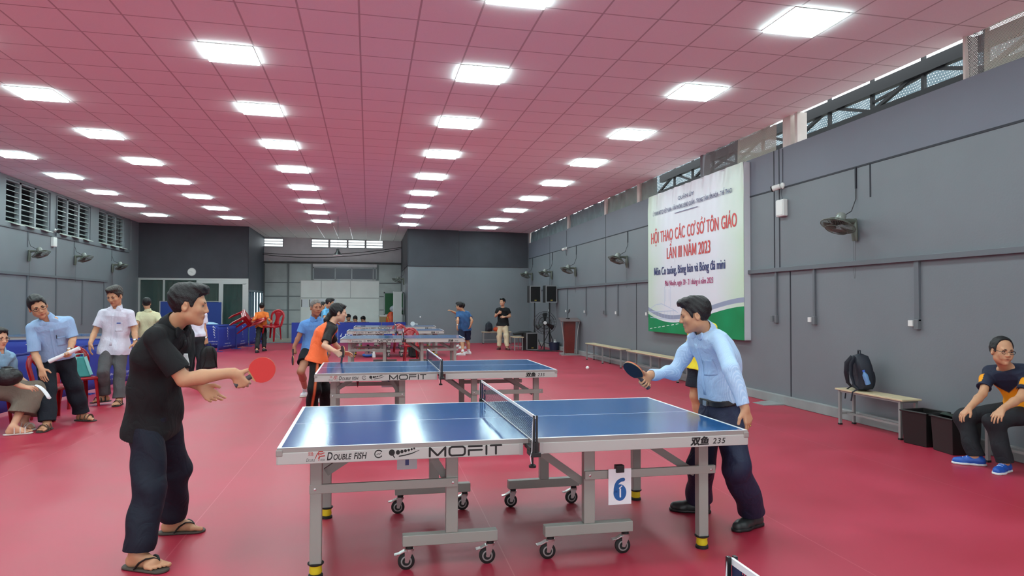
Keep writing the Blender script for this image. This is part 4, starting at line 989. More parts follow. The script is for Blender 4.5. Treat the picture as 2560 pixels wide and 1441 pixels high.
# lectern
MAHOG = mat('mahogany veneer', (104, 34, 28), rough=.3, var=.15, vscale=4); LTOP = mat('lectern top grey', (110, 92, 92), rough=.35)
lc = empty('lectern', (5.93, 20.2, 0), -.1, 'dark red wooden lectern with a grey slanted top and microphone', 'lectern')
MB().hexa([(-.13, -.12, .06), (.13, -.12, .06), (.13, .14, .06), (-.13, .14, .06), (-.17, -.14, 1.0), (.17, -.14, 1.0), (.17, .14, 1.0), (-.17, .14, 1.0)]).build('column', MAHOG, lc, bevel=.006)
MB().hexa([(-.3, -.28, 1.0), (.3, -.28, 1.0), (.3, .22, 1.08), (-.3, .22, 1.08), (-.3, -.28, 1.03), (.3, -.28, 1.03), (.3, .22, 1.12), (-.3, .22, 1.12)]).build('top', LTOP, lc, bevel=.01)
for s in (-1, 1): MB().ring([(s*.2, -.15, .03), (s*.19, -.15, .4), (s*.24, -.15, .8), (s*.28, -.16, 1.0)], .012, 8).build('side_rail', ALU, lc, smooth=60)
MB().b2((-.28, -.22, .0), (.28, -.18, .03)).b2((-.28, .12, 0), (.28, .16, .03)).b2((-.03, -.2, 0), (.03, .14, .03)).b2((-.13, -.12, .03), (.13, .14, .06)).build('base', STEELG, lc)
mc = empty('microphone', (5.9, 20.25, 1.085), 0, 'desk microphone standing on the lectern top', 'microphone')
MB().lathe((0, 0, 0), [(0, 0), (.06, 0), (.06, .02), (0, .025)], n=16).build('base', BLACK, mc, smooth=40)
MB().ring([(0, 0, .02), (0, .0, .16), (.02, -.01, .2)], .008, 8).build('gooseneck', BLACK, mc, smooth=60)
MB().lathe((.02, -.01, .19), [(0, 0), (.022, .01), (.026, .07), (.02, .1), (0, .105)], (.25, -.1, 1), 14).build('head', mat('foam grey', (70, 72, 76), rough=.8), mc, smooth=60)
# ================================================================== red plastic chairs
REDP = mat('glossy red plastic', (158, 22, 34), rough=.22, spec=.6)
def make_chair(lab, group='red plastic chairs'):
    """local: front towards -y, base z = 0"""
    c = empty('plastic_chair', (0, 0, 0), 0, lab, 'chair', group)
    def seat(u, v):
        x = (u-.5)*.42*(1-.10*v); y = -.2+.4*v; r = math.hypot((u-.5)*2, (v-.5)*2)
        z = .435-.012*math.cos(min(1, r)*PI/2)-.03*max(0, .12-v)/.12*.6
        return (x, y, z)
    MB().grid(seat, 13, 13).build('seat', REDP, c, smooth=60, solid=.012)
    MB().ring([(-.2, -.19, .42), (.2, -.19, .42), (.18, .2, .42), (-.18, .2, .42)], .014, 6, closed=True, sq=(1.6, .7)).build('seat_rim', REDP, c)
    for sx in (-1, 1):
        for sy in (-1, 1):
            tx, ty = sx*(.19 if sy < 0 else .17), sy*.18; bx, by = sx*(.215 if sy < 0 else .2), sy*.215
            a, b_ = .052, .034
            mb = MB()
            mb.hexa([(bx-sx*b_, by, 0), (bx, by, 0), (bx, by-sy*.008, 0), (bx-sx*b_, by-sy*.008, 0), (tx-sx*a, ty, .43), (tx, ty, .43), (tx, ty-sy*.01, .43), (tx-sx*a, ty-sy*.01, .43)])
            mb.hexa([(bx, by, 0), (bx, by-sy*b_, 0), (bx-sx*.008, by-sy*b_, 0), (bx-sx*.008, by, 0), (tx, ty, .43), (tx, ty-sy*a, .43), (tx-sx*.01, ty-sy*a, .43), (tx-sx*.01, ty, .43)])
            mb.build('leg', REDP, c)
    # back: a rounded outer hoop and a waisted centre splat
    def by_(z): return .19+.10*(z-.43)/.42
    hp = []
    for k in range(25):
        t = k/24; a = PI*(1-t)
        if t < .25: z = .43+.26*t/.25; x = -.165-.035*t/.25
        elif t > .75: z = .43+.26*(1-t)/.25; x = .165+.035*(1-t)/.25
        else:
            q = (t-.25)/.5; x = -.2*math.cos(PI*q); z = .69+.17*math.sin(PI*q)
        hp.append((x, by_(z)+.02-.05*abs(x)/.2*.4, z))
    MB().ring(hp, .024, 8, sq=(1.6, .55)).build('back_hoop', REDP, c, smooth=60)
    def splat(u, v):
        z = .43+.40*v; w = .10-.035*math.sin(PI*min(1, v*1.15))+.085*max(0, (v-.55)/.45)**1.4
        return ((u-.5)*2*w, by_(z)+.022-.012*math.cos((u-.5)*PI), z)
    MB().grid(splat, 9, 13).build('backrest', REDP, c, smooth=60, solid=.009)
    return c
def face(a): return math.radians(a)          # 0 faces the camera, 90 faces +x
ch0 = make_chair('red plastic chair with its back beside the seated woman, behind the bending man'); ch0.location = (-4.03, 10.25, 0); ch0.rotation_euler = (0, 0, face(60))
dup(ch0, (-4.2, 11.42, 0), face(40), 'red plastic chair with the teal bag on its seat')
dup(ch0, (-4.46, 9.34, 0), face(72), 'red plastic chair under the seated woman with the taupe skirt')
dup(ch0, (1.12, 18.6, 0), face(5), 'red plastic chair standing behind the net of the third table')
dup(ch0, (.98, 22.3, 0), face(5), 'red plastic chair between the two farthest tables, only its top in view')
# teal tote bag on the seat
tb = empty('tote_bag', (-4.19, 11.40, .437), face(40), 'teal tote bag standing on the seat of a red chair', 'bag')
TEAL = mat('teal canvas', (64, 150, 146), rough=.7, var=.08); TEAL2 = mat('pale teal strap', (140, 206, 204), rough=.7)
MB().hexa([(-.15, -.07, 0), (.15, -.07, 0), (.15, .07, 0), (-.15, .07, 0), (-.07, -.03, .3), (.07, -.03, .3), (.07, .03, .3), (-.07, .03, .3)]).build('bag_body', TEAL, tb, bevel=.02)
for s in (-1, 1): MB().ring([(s*.14, -.076, .03), (s*.1, -.065, .16), (s*.065, -.045, .3)], .022, 6, sq=(1, .25)).build('strap', TEAL2, tb)
MB().ring([(-.06, 0, .3), (-.05, 0, .34), (.05, 0, .34), (.06, 0, .3)], .008, 6).build('handle', TEAL2, tb, smooth=60)
# ================================================================== barriers
BLUEC = mat('blue barrier cloth', (34, 58, 158), rough=.6, var=.06, vscale=4); LOGOW = mat('barrier white print', (220, 226, 236), rough=.6)
def make_barrier(lab, w=1.4, h=.82):
    """local: panel along x from 0 to w, printed side towards -y"""
    b = empty('barrier', (0, 0, 0), 0, lab, 'barrier', 'blue court barriers')
    MB().grid(lambda u, v: (w*u, .006*math.sin(u*7), .05+(h-.05)*v), 16, 6).build('cloth', BLUEC, b, smooth=60, solid=.006)
    MB().b2((0, -.012, h-.02), (w, .012, h)).b2((0, -.012, .03), (.02, .012, h)).b2((w-.02, -.012, .03), (w, .012, h)).b2((-.0, -.15, 0), (.03, .15, .02)).b2((w-.03, -.15, 0), (w, .15, .02)).build('frame', mat('barrier frame', (48, 70, 150), rough=.4), b)
    mb = MB(); o = (w*.5, -.0105, 0)
    for k in range(4):
        z = .78-.085*k-.06; q = (.02*k)
        poly2(mb, [(-.055+q*.6, z), (-.03+q*.5, z+.05), (.035, z-.02-.01*k), (.06-q*.3, z-.09), (.045-q*.2, z-.05), (-.01, z-.01)], (o[0], o[1], 0), EX, EZ)
    poly2(mb, [(.0, .36), (.05, .40), (.03, .36)], (o[0], o[1], 0), EX, EZ)
    text(mb, 'Boundless energy', (o[0], o[1], .225), EX, EZ, .42, .035, shear=.3, align='C')
    text(mb, 'Live the olympic ideal', (o[0], o[1], .14), EX, EZ, .62, .032, shear=.3, align='C')
    mb.build('print', LOGOW, b)
    return b
ba = make_barrier('blue barrier panel with a white flame print behind the man in the white shirt')
def put_barrier(o, p, q):
    d = Vector(q)-Vector(p); o.location = (p[0], p[1], 0); o.rotation_euler = (0, 0, math.atan2(d.y, d.x)); s = d.length/1.4; o.scale = (s, 1, 1); return o
put_barrier(ba, (-4.66, 12.9), (-4.42, 15.5))
put_barrier(dup(ba, (0, 0, 0), 0, 'blue barrier panel behind the teal bag and its chair'), (-4.85, 10.1), (-4.67, 12.85))
put_barrier(dup(ba, (0, 0, 0), 0, 'blue barrier panel behind the seated woman at the picture edge'), (-4.95, 7.3), (-4.86, 10.05))
put_barrier(dup(ba, (0, 0, 0), 0, 'blue barrier crossing the court behind the bending man'), (-8.2, 14.9), (-4.6, 15.55))
put_barrier(dup(ba, (0, 0, 0), 0, 'blue barrier panel behind the man holding the black backpack'), (-4.42, 15.6), (-4.5, 18.6))
put_barrier(dup(ba, (0, 0, 0), 0, 'first narrow barrier panel in front of the office door'), (-4.65, 23.4), (-4.35, 24.8))
put_barrier(dup(ba, (0, 0, 0), 0, 'middle barrier panel in front of the office door, under the carried chairs'), (-4.35, 24.85), (-4.2, 26.2))
put_barrier(dup(ba, (0, 0, 0), 0, 'last barrier panel before the entrance, behind the person in orange'), (-4.2, 26.5), (-4.0, 28.0))
put_barrier(dup(ba, (0, 0, 0), 0, 'dark blue barrier end turned across the aisle by the office door'), (-5.9, 25.4), (-4.4, 25.2))
# blue court cloth with the table maker's name behind the tables
bb = empty('court_screen', (-2.9, 28.0, 0), 0, 'long blue court screen behind the last tables, lettered in white', 'screen')
MB().b2((0, -.015, 0), (1.72, .015, .8)).b2((1.74, -.015, 0), (3.4, .015, .8)).b2((3.42, -.015, 0), (4.35, .015, .8)).build('cloth', BLUEC, bb)
mb = MB(); text(mb, 'DOUBLE FISH', (2.0, -.018, .22), EX, EZ, 1.25, .13, off=.03); poly2(mb, [(1.8, .25), (1.9, .4), (1.86, .22)], (0, -.018, 0), EX, EZ); mb.build('lettering', LOGOW, bb)
tsn = empty('folding_screen', (-7.45, 27.5, 0), 0, 'tall plain blue folding screen standing before the office glass', 'screen')
MB().b2((0, -.01, .06), (1.05, .01, 1.6)).b2((1.1, -.01, .06), (2.1, .01, 1.58)).build('cloth', mat('plain blue cloth', (26, 56, 128), rough=.7), tsn)
MB().b2((-.03, -.015, 0), (0, .015, 1.62)).b2((1.05, -.015, 0), (1.1, .015, 1.62)).b2((2.1, -.015, 0), (2.13, .015, 1.6)).b2((0, -.015, 1.6), (2.1, .015, 1.62)).build('frame', ALU, tsn)
# barrel with a pale lid beside the barriers
br = empty('drum', (-5.42, 25.75, -.06), 0, 'blue drum with a pale domed lid behind the barriers by the office door', 'drum')
MB().lathe((0, 0, 0), [(0, 0), (.3, 0), (.33, .4), (.33, .8), (.3, .82)], n=24).build('drum_body', mat('drum blue', (40, 92, 180), rough=.4), br, smooth=30)
MB().lathe((0, 0, .8), [(.35, 0), (.35, .03), (.28, .1), (.15, .14), (0, .15)], n=24).build('lid', mat('pale blue lid', (170, 204, 232), rough=.4), br, smooth=50)
# ================================================================== entrance recess
wb = empty('display_board', (-2.85, 31.0, 0), 0, 'big white sheet metal board standing across the entrance gate', 'board')
WBM = mat('white sheet metal', (236, 238, 234), rough=.4, var=.05, vscale=1.5)
MB().b2((0, -.02, .04), (3.3, .02, 2.55)).build('panel', WBM, wb)
mb = MB()
for z in (1.78, 2.54): mb.b2((-.01, -.032, z-.02), (3.31, -.018, z+.015))
for x, z0, z1 in ((.85, 1.78, 2.55), (2.08, 1.78, 2.55), (0, 0, 2.55), (3.3, 0, 2.55)): mb.b2((x-.012, -.03, z0), (x+.012, -.018, z1))
mb.build('rail', mat('board rail', (176, 178, 176), rough=.4), wb)
for k, (x, lab) in enumerate(((.05, 'white notice sheet on the board, first from the gate edge'), (.38, 'white notice sheet on the board, second from the gate edge'), (.70, 'white notice sheet on the board behind the old man'), (1.22, 'white notice sheet on the board behind the man in glasses'))):
    n_ = empty('notice_sheet', (-2.85+x, 30.975, 1.37), 0, lab, 'notice', 'notices on the white board')
    MB().b2((0, -.006, 0), (.27, -.001, .36)).build('sheet', PAPER, n_); MB().b2((-.02, -.012, .02), (.01, -.0, .34)).build('clip_bar', BLACK, n_)
gb = empty('green_board', (.63, 30.0, 0), 0, 'dark green chalkboard on a stand in the entrance recess', 'board')
MB().b2((.05, -.015, 1.1), (.8, .015, 2.0)).build('panel', mat('chalk green', (12, 84, 44), rough=.6), gb)
MB().b2((.0, -.025, 0), (.05, .025, 2.03)).b2((.8, -.025, 0), (.84, .025, 2.03)).b2((0, -.025, 1.98), (.84, .025, 2.03)).b2((0, -.025, 1.06), (.84, .025, 1.1)).build('frame', mat('board frame grey', (150, 156, 156), rough=.4), gb)
wp = empty('tall_panel', (1.0, 28.7, 0), 0, 'tall narrow pale panel leaning by the corner of the recess', 'panel')
MB().b2((0, -.02, 0), (.3, .02, 2.02)).build('board', mat('pale grey board', (178, 180, 178), rough=.5), wp); MB().b2((-.02, -.03, 0), (0, .03, 2.04)).b2((.3, -.03, 0), (.32, .03, 2.04)).build('edge_strip', ALU, wp)
cb = empty('cardboard_box', (.42, 29.3, 0), 0, 'brown framed board standing on the floor beside the orange bags', 'box')
MB().b2((0, 0, 0), (.36, .3, 1.05)).build('box_body', mat('brown board', (150, 126, 92), rough=.8), cb); MB().b2((-.01, -.01, 1.0), (.37, .0, 1.06)).b2((-.01, -.01, 0), (.02, 0, 1.06)).build('edge_strip', WHITEP, cb)
ob = empty('sack', (.92, 29.22, .0), 0, 'bulging orange ball sack hanging before the green board', 'sack')
mb = MB().ball((0, 0, .78), .3, 20, (.72, .55, 1.45)); mb.build('sack_body', mat('orange net sack', (214, 78, 36), rough=.5, var=.3, vscale=7), ob, smooth=70)
MB().ring([(-.16, -.14, 1.0), (-.1, -.17, .8), (-.14, -.15, .55)], .02, 6, sq=(1, .4)).ring([(.16, -.14, 1.0), (.1, -.17, .8), (.14, -.15, .55)], .02, 6, sq=(1, .4)).build('strap', mat('ochre strap', (206, 140, 40), rough=.6), ob)
MB().lathe((0, 0, 0), [(.2, 0), (.18, .05), (.16, .42)], n=16).build('stand', BLACK, ob, smooth=40)
pk = MB().ball((1.14, 29.62, 1.32), .28, 14, (1.0, .6, .6)); pk.b2((.96, 29.5, 0), (1.3, 29.75, 1.25))
props(pk.build('wrapped_bundle', mat('clear wrap', (196, 202, 214), rough=.2, var=.1), smooth=50), 'bundle wrapped in clear plastic behind the orange sack', 'bundle')
pd = empty('pendant_lamp', (-1.02, 24.0, 3.16), 0, 'black cone pendant lamp hanging on a long cord before the vents', 'lamp')
MB().lathe((0, 0, 0), [(.15, 0), (.145, .01), (.06, .13), (.05, .15), (.05, .2), (0, .2)], n=24).build('shade', BLACK, pd, smooth=40)
MB().lathe((0, 0, .004), [(.148, -.012), (.15, 0), (.0, .008)], n=24).build('rim', WHITEPL, pd, smooth=40)
MB().cyl((0, 0, .2), (0, 0, cz(-1.02, 24)-3.17), .006, n=6).build('cord', BLACK, pd)
W0 = Vector((-4.5, 31.6, 3.72)); W1_ = Vector((1.45, 31.6, 4.08))
for s, lab in ((.3, 'upper of the sagging cables across the entrance recess'), (.42, 'lower of the sagging cables across the entrance recess')):
    props(MB().ring([W0.lerp(W1_, k/14)+Vector((0, 0, -s*4*(k/14)*(1-k/14)*.6-(s-.3)*.5)) for k in range(15)], .014, 5).build('cable', BLACK, smooth=60), lab, 'cable')
fs = empty('folding_stand', (-4.05, 30.6, 0), 0, 'folded grey X frame stand against the entrance gate', 'stand')
for a, b_ in ((-.35, .25), (-.1, .5)):
    MB().bar((a, 0, .02), (b_, 0, .78), .025).build('strut', ALU, fs); MB().bar((b_, .05, .02), (a, .05, .78), .025).build('strut', ALU, fs)
MB().b2((-.4, -.02, .76), (.55, .08, .79)).build('top_bar', ALU, fs)
props(MB().ring([(-4.45, 28.45, .012), (-4.0, 28.42, .014), (-3.5, 28.48, .012), (-3.0, 28.42, .016), (-2.7, 28.46, .012)], .03, 6, sq=(.4, 1)).build('edge_tape', mat('blue white tape', (120, 134, 160), rough=.6, var=.3, vscale=20), smooth=60), 'blue and white tape along the edge of the red flooring at the entrance', 'tape')
# things on the floor under the tables
fb = MB().ball((-.02, 20.35, .06), .1, 12, (1.5, 1, .6)); fb.ring([(-.12, 20.3, .06), (-.02, 20.3, .14), (.1, 20.3, .07)], .015, 6)
props(fb.build('blue_bag', mat('blue sports bag', (44, 92, 170), rough=.6, var=.1), smooth=60), 'small blue bag lying on the floor under the third table', 'bag')
props(MB().lathe((.16, 20.3, 0), [(0, 0), (.05, 0), (.05, .1), (.035, .13), (.045, .2), (.045, .24), (0, .24)], n=14).build('white_bottle', mat('white bottle', (220, 222, 220)), smooth=40), 'white bottle standing on the floor beside the blue bag', 'bottle')
props(MB().ball((2.16+.35, 7.80, .785), .02, 16).build('table_tennis_ball', WHITEPL, smooth=80), 'white ball in flight just past the end of the second table', 'ball', 'balls in flight')
q = at(1051, 793, 22.0); props(MB().ball(q, .024, 14).build('table_tennis_ball', WHITEPL, smooth=80), 'tiny white ball in flight before the far grey wall', 'ball', 'balls in flight')
# ================================================================== bats
def make_bat(lab, center, hdir, nrm, red_front=True, scale=1.0):
    """CENTER of the blade, HDIR from handle to blade, NRM the front rubber's normal"""
    b = empty('table_tennis_bat', (0, 0, 0), 0, lab, 'bat', 'table tennis bats')
    z = Vector(nrm).normalized(); yv = Vector(hdir).normalized(); yv = (yv-z*yv.dot(z)).normalized(); x = yv.cross(z)
    Mx = Matrix((x, yv, z)).transposed().to_4x4(); Mx.translation = Vector(center); b.matrix_world = Mx @ Matrix.Scale(scale, 4)
    out = [(.0755*math.cos(a)*(1 if math.sin(a) > -.6 else .97), .079*math.sin(a), 0) for a in [2*PI*k/40 for k in range(40)]]
    MB().prism(out, (0, 0, -.003), (0, 0, .003)).build('blade', mat('bat wood', (196, 150, 96), rough=.5), b)
    cut = [p for p in out if p[1] > -.064]
    REDR = mat('red bat rubber', (205, 40, 36), rough=.55); BLKR = mat('black bat rubber', (34, 34, 42), rough=.55)
    MB().prism([(p[0]*.99, p[1]*.99, 0) for p in cut], (0, 0, .003), (0, 0, .0075)).build('rubber', REDR if red_front else BLKR, b)
    MB().prism([(p[0]*.99, p[1]*.99, 0) for p in cut], (0, 0, -.0075), (0, 0, -.003)).build('rubber', BLKR if red_front else REDR, b)
    MB().ring([(0, -.07, 0), (0, -.10, 0), (0, -.14, 0), (0, -.175, 0)], [.013, .014, .0145, .017], 10, sq=(.85, 1.15)).build('handle', mat('bat handle dark', (70, 62, 66), rough=.5), b, smooth=60)
    return b
q = Vector((1.45, 24.6, .80))
bt2 = make_bat('white bat resting upright on the farthest table', (1.5, 24.3, .842), (-1, 0, .1), (0.15, -1, 0))
for ch in bt2.children:
    ch.data = ch.data.copy(); ch.data.materials.clear(); ch.data.materials.append(WHITEPL)
# ================================================================== people: smooth bodies from blended limb fields
def V3(v): return np.array([v[0], v[1], v[2]], dtype=np.float64)
def nrm(v): v = V3(v); return v/max(1e-9, np.linalg.norm(v))
class Fld:
    def __init__(s, lo, hi, h):
        s.h = h; s.o = V3(lo)-3*h; n = np.ceil((V3(hi)+3*h-s.o)/h).astype(int)+1
        s.n = n; s.D = np.full(tuple(n), 9.0, np.float32)
    def sub(s, lo, hi):
        i0 = np.maximum(0, np.floor((V3(lo)-s.o)/s.h).astype(int)); i1 = np.minimum(s.n, np.ceil((V3(hi)-s.o)/s.h).astype(int)+1)
        if (i1 <= i0).any(): return None, None
        sl = tuple(slice(a, b) for a, b in zip(i0, i1))
        ax = [(s.o[k]+s.h*np.arange(i0[k], i1[k])).astype(np.float32) for k in range(3)]
        return sl, (ax[0][:, None, None], ax[1][None, :, None], ax[2][None, None, :])
    def put(s, fn, lo, hi, k=.02, op='u'):
        m = k+2.5*s.h
        sl, P = s.sub(V3(lo)-m, V3(hi)+m)
        if sl is None: return
        d = fn(*P).astype(np.float32); A = s.D[sl]
        if op == 'u':
            if k > 0:
                q = np.maximum(k-np.abs(A-d), 0)/k; s.D[sl] = np.minimum(A, d)-q*q*k*.25
            else: s.D[sl] = np.minimum(A, d)
        else:
            d = -d
            if k > 0:
                q = np.maximum(k-np.abs(A-d), 0)/k; s.D[sl] = np.maximum(A, d)+q*q*k*.25
            else: s.D[sl] = np.maximum(A, d)
    def cone(s, a, b, ra, rb, k=.02, op='u', cap0=None, cap1=None, sq=None):
        """round cone; cap0/cap1 cut flat at that fraction along a-b"""
        a, b = V3(a), V3(b); ab = b-a; L2 = float(ab @ ab)+1e-12; L = math.sqrt(L2); u = ab/L
        R = max(ra, rb)
        def fn(x, y, z):
            px, py, pz = x-a[0], y-a[1], z-a[2]
            t = (px*ab[0]+py*ab[1]+pz*ab[2])/L2; tc = np.clip(t, 0, 1)
            d = np.sqrt((px-tc*ab[0])**2+(py-tc*ab[1])**2+(pz-tc*ab[2])**2)-(ra+(rb-ra)*tc)
            if cap1 is not None: d = np.maximum(d, (t-cap1)*L)
            if cap0 is not None: d = np.maximum(d, (cap0-t)*L)
            return d
        s.put(fn, np.minimum(a, b)-R, np.maximum(a, b)+R, k, op)
    def ell(s, c, R, rad, k=.02, op='u'):
        """ellipsoid, R rows = local axes"""
        c = V3(c); R = np.array(R, float); rad = V3(rad); B = np.sqrt(((R.T*rad)**2).sum(1))
        def fn(x, y, z):
            px, py, pz = x-c[0], y-c[1], z-c[2]; k0 = 0; k1 = 0
            for i in range(3):
                q = px*R[i, 0]+py*R[i, 1]+pz*R[i, 2]; k0 = k0+(q/rad[i])**2; k1 = k1+(q/rad[i]**2)**2
            k0 = np.sqrt(k0); return k0*(k0-1)/np.maximum(np.sqrt(k1), 1e-6)
        s.put(fn, c-B, c+B, k, op)
    def loft(s, p, q, T, W, R, ra, rb, fa, fb, bow, k=.03, op='u', cap0=None, cap1=None, dr=0.0, belly=0.0, flare=0.0):
        """torso: spine from p (t=0) to q (t=1), half widths W and depths R at T, right axis ra->rb, bowed by -f*bow*sin(pi t)"""
        p, q = V3(p), V3(q); ab = q-p; L = np.linalg.norm(ab); u = ab/L; t0, t1 = T[0], T[-1]
        B = max(W)+max(R)+abs(dr)+abs(bow)+belly+flare; lo_ = np.minimum(p+ab*t0, p+ab*t1)-B; hi_ = np.maximum(p+ab*t0, p+ab*t1)+B
        def fn(x, y, z):
            px, py, pz = x-p[0], y-p[1], z-p[2]; t = (px*u[0]+py*u[1]+pz*u[2])/L; tc = np.clip(t, t0, t1); tb = np.clip(tc, 0, 1)
            w = np.interp(tc, T, W); r = np.interp(tc, T, R)+dr+flare*np.clip((.3-tc)/.4, 0, 1.1)+belly*.5*np.exp(-((tc-.3)/.22)**2); bo = -bow*np.sin(PI*tb)+belly*.5*np.exp(-((tc-.3)/.22)**2)
            ax = [ra[i]+(rb[i]-ra[i])*tb for i in range(3)]; nn = np.sqrt(ax[0]**2+ax[1]**2+ax[2]**2); fx = [fa[i]+(fb[i]-fa[i])*tb for i in range(3)]
            qx, qy, qz = px-tc*ab[0], py-tc*ab[1], pz-tc*ab[2]
            sr = (qx*ax[0]+qy*ax[1]+qz*ax[2])/nn; sf = qx*fx[0]+qy*fx[1]+qz*fx[2]-bo; su = (t-tc)*L
            e = np.maximum(np.abs(sr)-w, 0); d = np.sqrt(e*e+sf*sf+su*su)-r
            if cap1 is not None: d = np.maximum(d, (t-cap1)*L)
            if cap0 is not None: d = np.maximum(d, (cap0-t)*L)
            return d
        s.put(fn, lo_, hi_, k, op)
    def plane(s, p, n, keep_below=True):
        """drop what lies beyond the plane on the side of n"""
        p, n = V3(p), nrm(n); ax = [(s.o[k]+s.h*np.arange(s.n[k])).astype(np.float32) for k in range(3)]
        d = (ax[0][:, None, None]-p[0])*n[0]+(ax[1][None, :, None]-p[1])*n[1]+(ax[2][None, None, :]-p[2])*n[2]
        s.D = np.maximum(s.D, d.astype(np.float32))
    def cut(s, p, n, rad):
        """drop what lies beyond a plane, only within RAD of p"""
        p, n = V3(p), nrm(n); sl, P = s.sub(p-rad, p+rad)
        if sl is None: return
        x, y, z = P[0]-p[0], P[1]-p[1], P[2]-p[2]; d = x*n[0]+y*n[1]+z*n[2]; q = np.sqrt(x*x+y*y+z*z)
        s.D[sl] = np.where(q < rad, np.maximum(s.D[sl], d), s.D[sl]).astype(np.float32)
    def merge(s, o, k=.02):
        q = np.maximum(k-np.abs(s.D-o.D), 0)/k; s.D = np.minimum(s.D, o.D)-q*q*k*.25
    def ripple(s, amp, f=1.0, seed=0, dirv=(0, 0, 1)):
        if amp <= 0: return
        ax = [(s.o[k]+s.h*np.arange(s.n[k])).astype(np.float32) for k in range(3)]
        x, y, z = ax[0][:, None, None]*f, ax[1][None, :, None]*f, ax[2][None, None, :]*f
        w = np.sin(x*9+y*5+1.7*seed)*1.3
        n_ = np.sin(z*34+x*21+w*1.6+seed)+.7*np.sin(z*19-y*33+x*13+w+2*seed)+.6*np.sin(x*47+z*27+y*18+seed*3)
        near = np.abs(s.D) < .05
        s.D[near] += (amp*.5*np.broadcast_to(n_, s.D.shape)[near]).astype(np.float32)
    def mesh(s):
        D = s.D; S = D < 0; nx, ny, nz = D.shape
        cnt = np.zeros((nx-1, ny-1, nz-1), np.int8)
        for i in (0, 1):
            for j in (0, 1):
                for k in (0, 1): cnt += S[i:nx-1+i, j:ny-1+j, k:nz-1+k]
        mask = (cnt > 0) & (cnt < 8); I = np.argwhere(mask)
        ids = np.full(mask.shape, -1, np.int64); ids[mask] = np.arange(len(I))
        acc = np.zeros((len(I), 3)); num = np.zeros(len(I))
        C = [(i, j, k) for i in (0, 1) for j in (0, 1) for k in (0, 1)]
        vals = {c: D[I[:, 0]+c[0], I[:, 1]+c[1], I[:, 2]+c[2]].astype(np.float64) for c in C}
        for c in C:
            for ax in range(3):
                if c[ax]: continue
                e = list(c); e[ax] = 1; e = tuple(e); da, db = vals[c], vals[e]; cr = (da < 0) != (db < 0)
                t = np.where(cr, da/np.where(cr, da-db, 1), 0)
                p = np.tile(np.array(c, float), (len(I), 1)); p[:, ax] += t
                acc[cr] += p[cr]; num[cr] += 1
        V = s.o+s.h*(I+acc/np.maximum(num, 1)[:, None])
        Q = []
        for a in range(3):
            b, c = (a+1) % 3, (a+2) % 3
            s0 = [slice(None)]*3; s1 = [slice(None)]*3; s0[a] = slice(0, -1); s1[a] = slice(1, None)
            S0, S1 = S[tuple(s0)], S[tuple(s1)]; E = np.argwhere(S0 != S1)
            if not len(E): continue
            ok = (E[:, b] > 0) & (E[:, c] > 0) & (E[:, b] < D.shape[b]-1) & (E[:, c] < D.shape[c]-1); E = E[ok]
            ins = S0[E[:, 0], E[:, 1], E[:, 2]]
            def cell(db, dc):
                q = E.copy(); q[:, b] += db; q[:, c] += dc; return ids[q[:, 0], q[:, 1], q[:, 2]]
            q = np.stack([cell(-1, -1), cell(0, -1), cell(0, 0), cell(-1, 0)], 1)
            q[~ins] = q[~ins][:, ::-1]; Q.append(q)
        return V, np.concatenate(Q) if Q else np.zeros((0, 4), int)
def np_object(name, V, Q, m, parent=None, attrs=None, origin=None):
    if origin is not None: V = V-V3(origin)
    me = bpy.data.meshes.new(name); nf = len(Q)
    me.vertices.add(len(V)); me.vertices.foreach_set('co', V.astype(np.float32).ravel())
    me.loops.add(nf*4); me.loops.foreach_set('vertex_index', Q.astype(np.int32).ravel())
    me.polygons.add(nf); me.polygons.foreach_set('loop_start', np.arange(nf, dtype=np.int32)*4)
    try: me.polygons.foreach_set('loop_total', np.full(nf, 4, np.int32))
    except Exception: pass
    me.update(calc_edges=True); me.validate()
    me.polygons.foreach_set('use_smooth', np.ones(len(me.polygons), bool))
    me.materials.append(m)
    for k, a in (attrs or {}).items():
        at_ = me.attributes.new(k, 'FLOAT_VECTOR' if a.ndim == 2 else 'FLOAT', 'POINT')
        at_.data.foreach_set('vector' if a.ndim == 2 else 'value', a.astype(np.float32).ravel())
    o = bpy.data.objects.new(name, me); COL.objects.link(o)
    if parent is not None: o.parent = parent
    return o
def skin_mat(rgb, name):
    m = mat(name, rgb, rough=.5, spec=.4); N, L, b = nodes_of(m)
    if b.inputs['Base Color'].is_linked: return m
    a = N.new('ShaderNodeAttribute'); a.attribute_name = 'lip'
    tc = N.new('ShaderNodeTexCoord'); nz = N.new('ShaderNodeTexNoise'); nz.inputs['Scale'].default_value = 14; nz.inputs['Detail'].default_value = 4; L.new(tc.outputs['Object'], nz.inputs[0])
    c = lin(rgb); c0 = mixc(N, L, nz.outputs[0], tuple(v*.86 for v in c)+(1,), tuple(min(1, v*1.12) for v in c)+(1,))
    L.new(mixc(N, L, a.outputs['Fac'], c0, (c[0]*.72, c[1]*.40, c[2]*.42, 1)), b.inputs['Base Color'])
    b.inputs['Subsurface Weight'].default_value = .08; b.inputs['Subsurface Radius'].default_value = (.02, .008, .005); b.inputs['Subsurface Scale'].default_value = .3
    return m
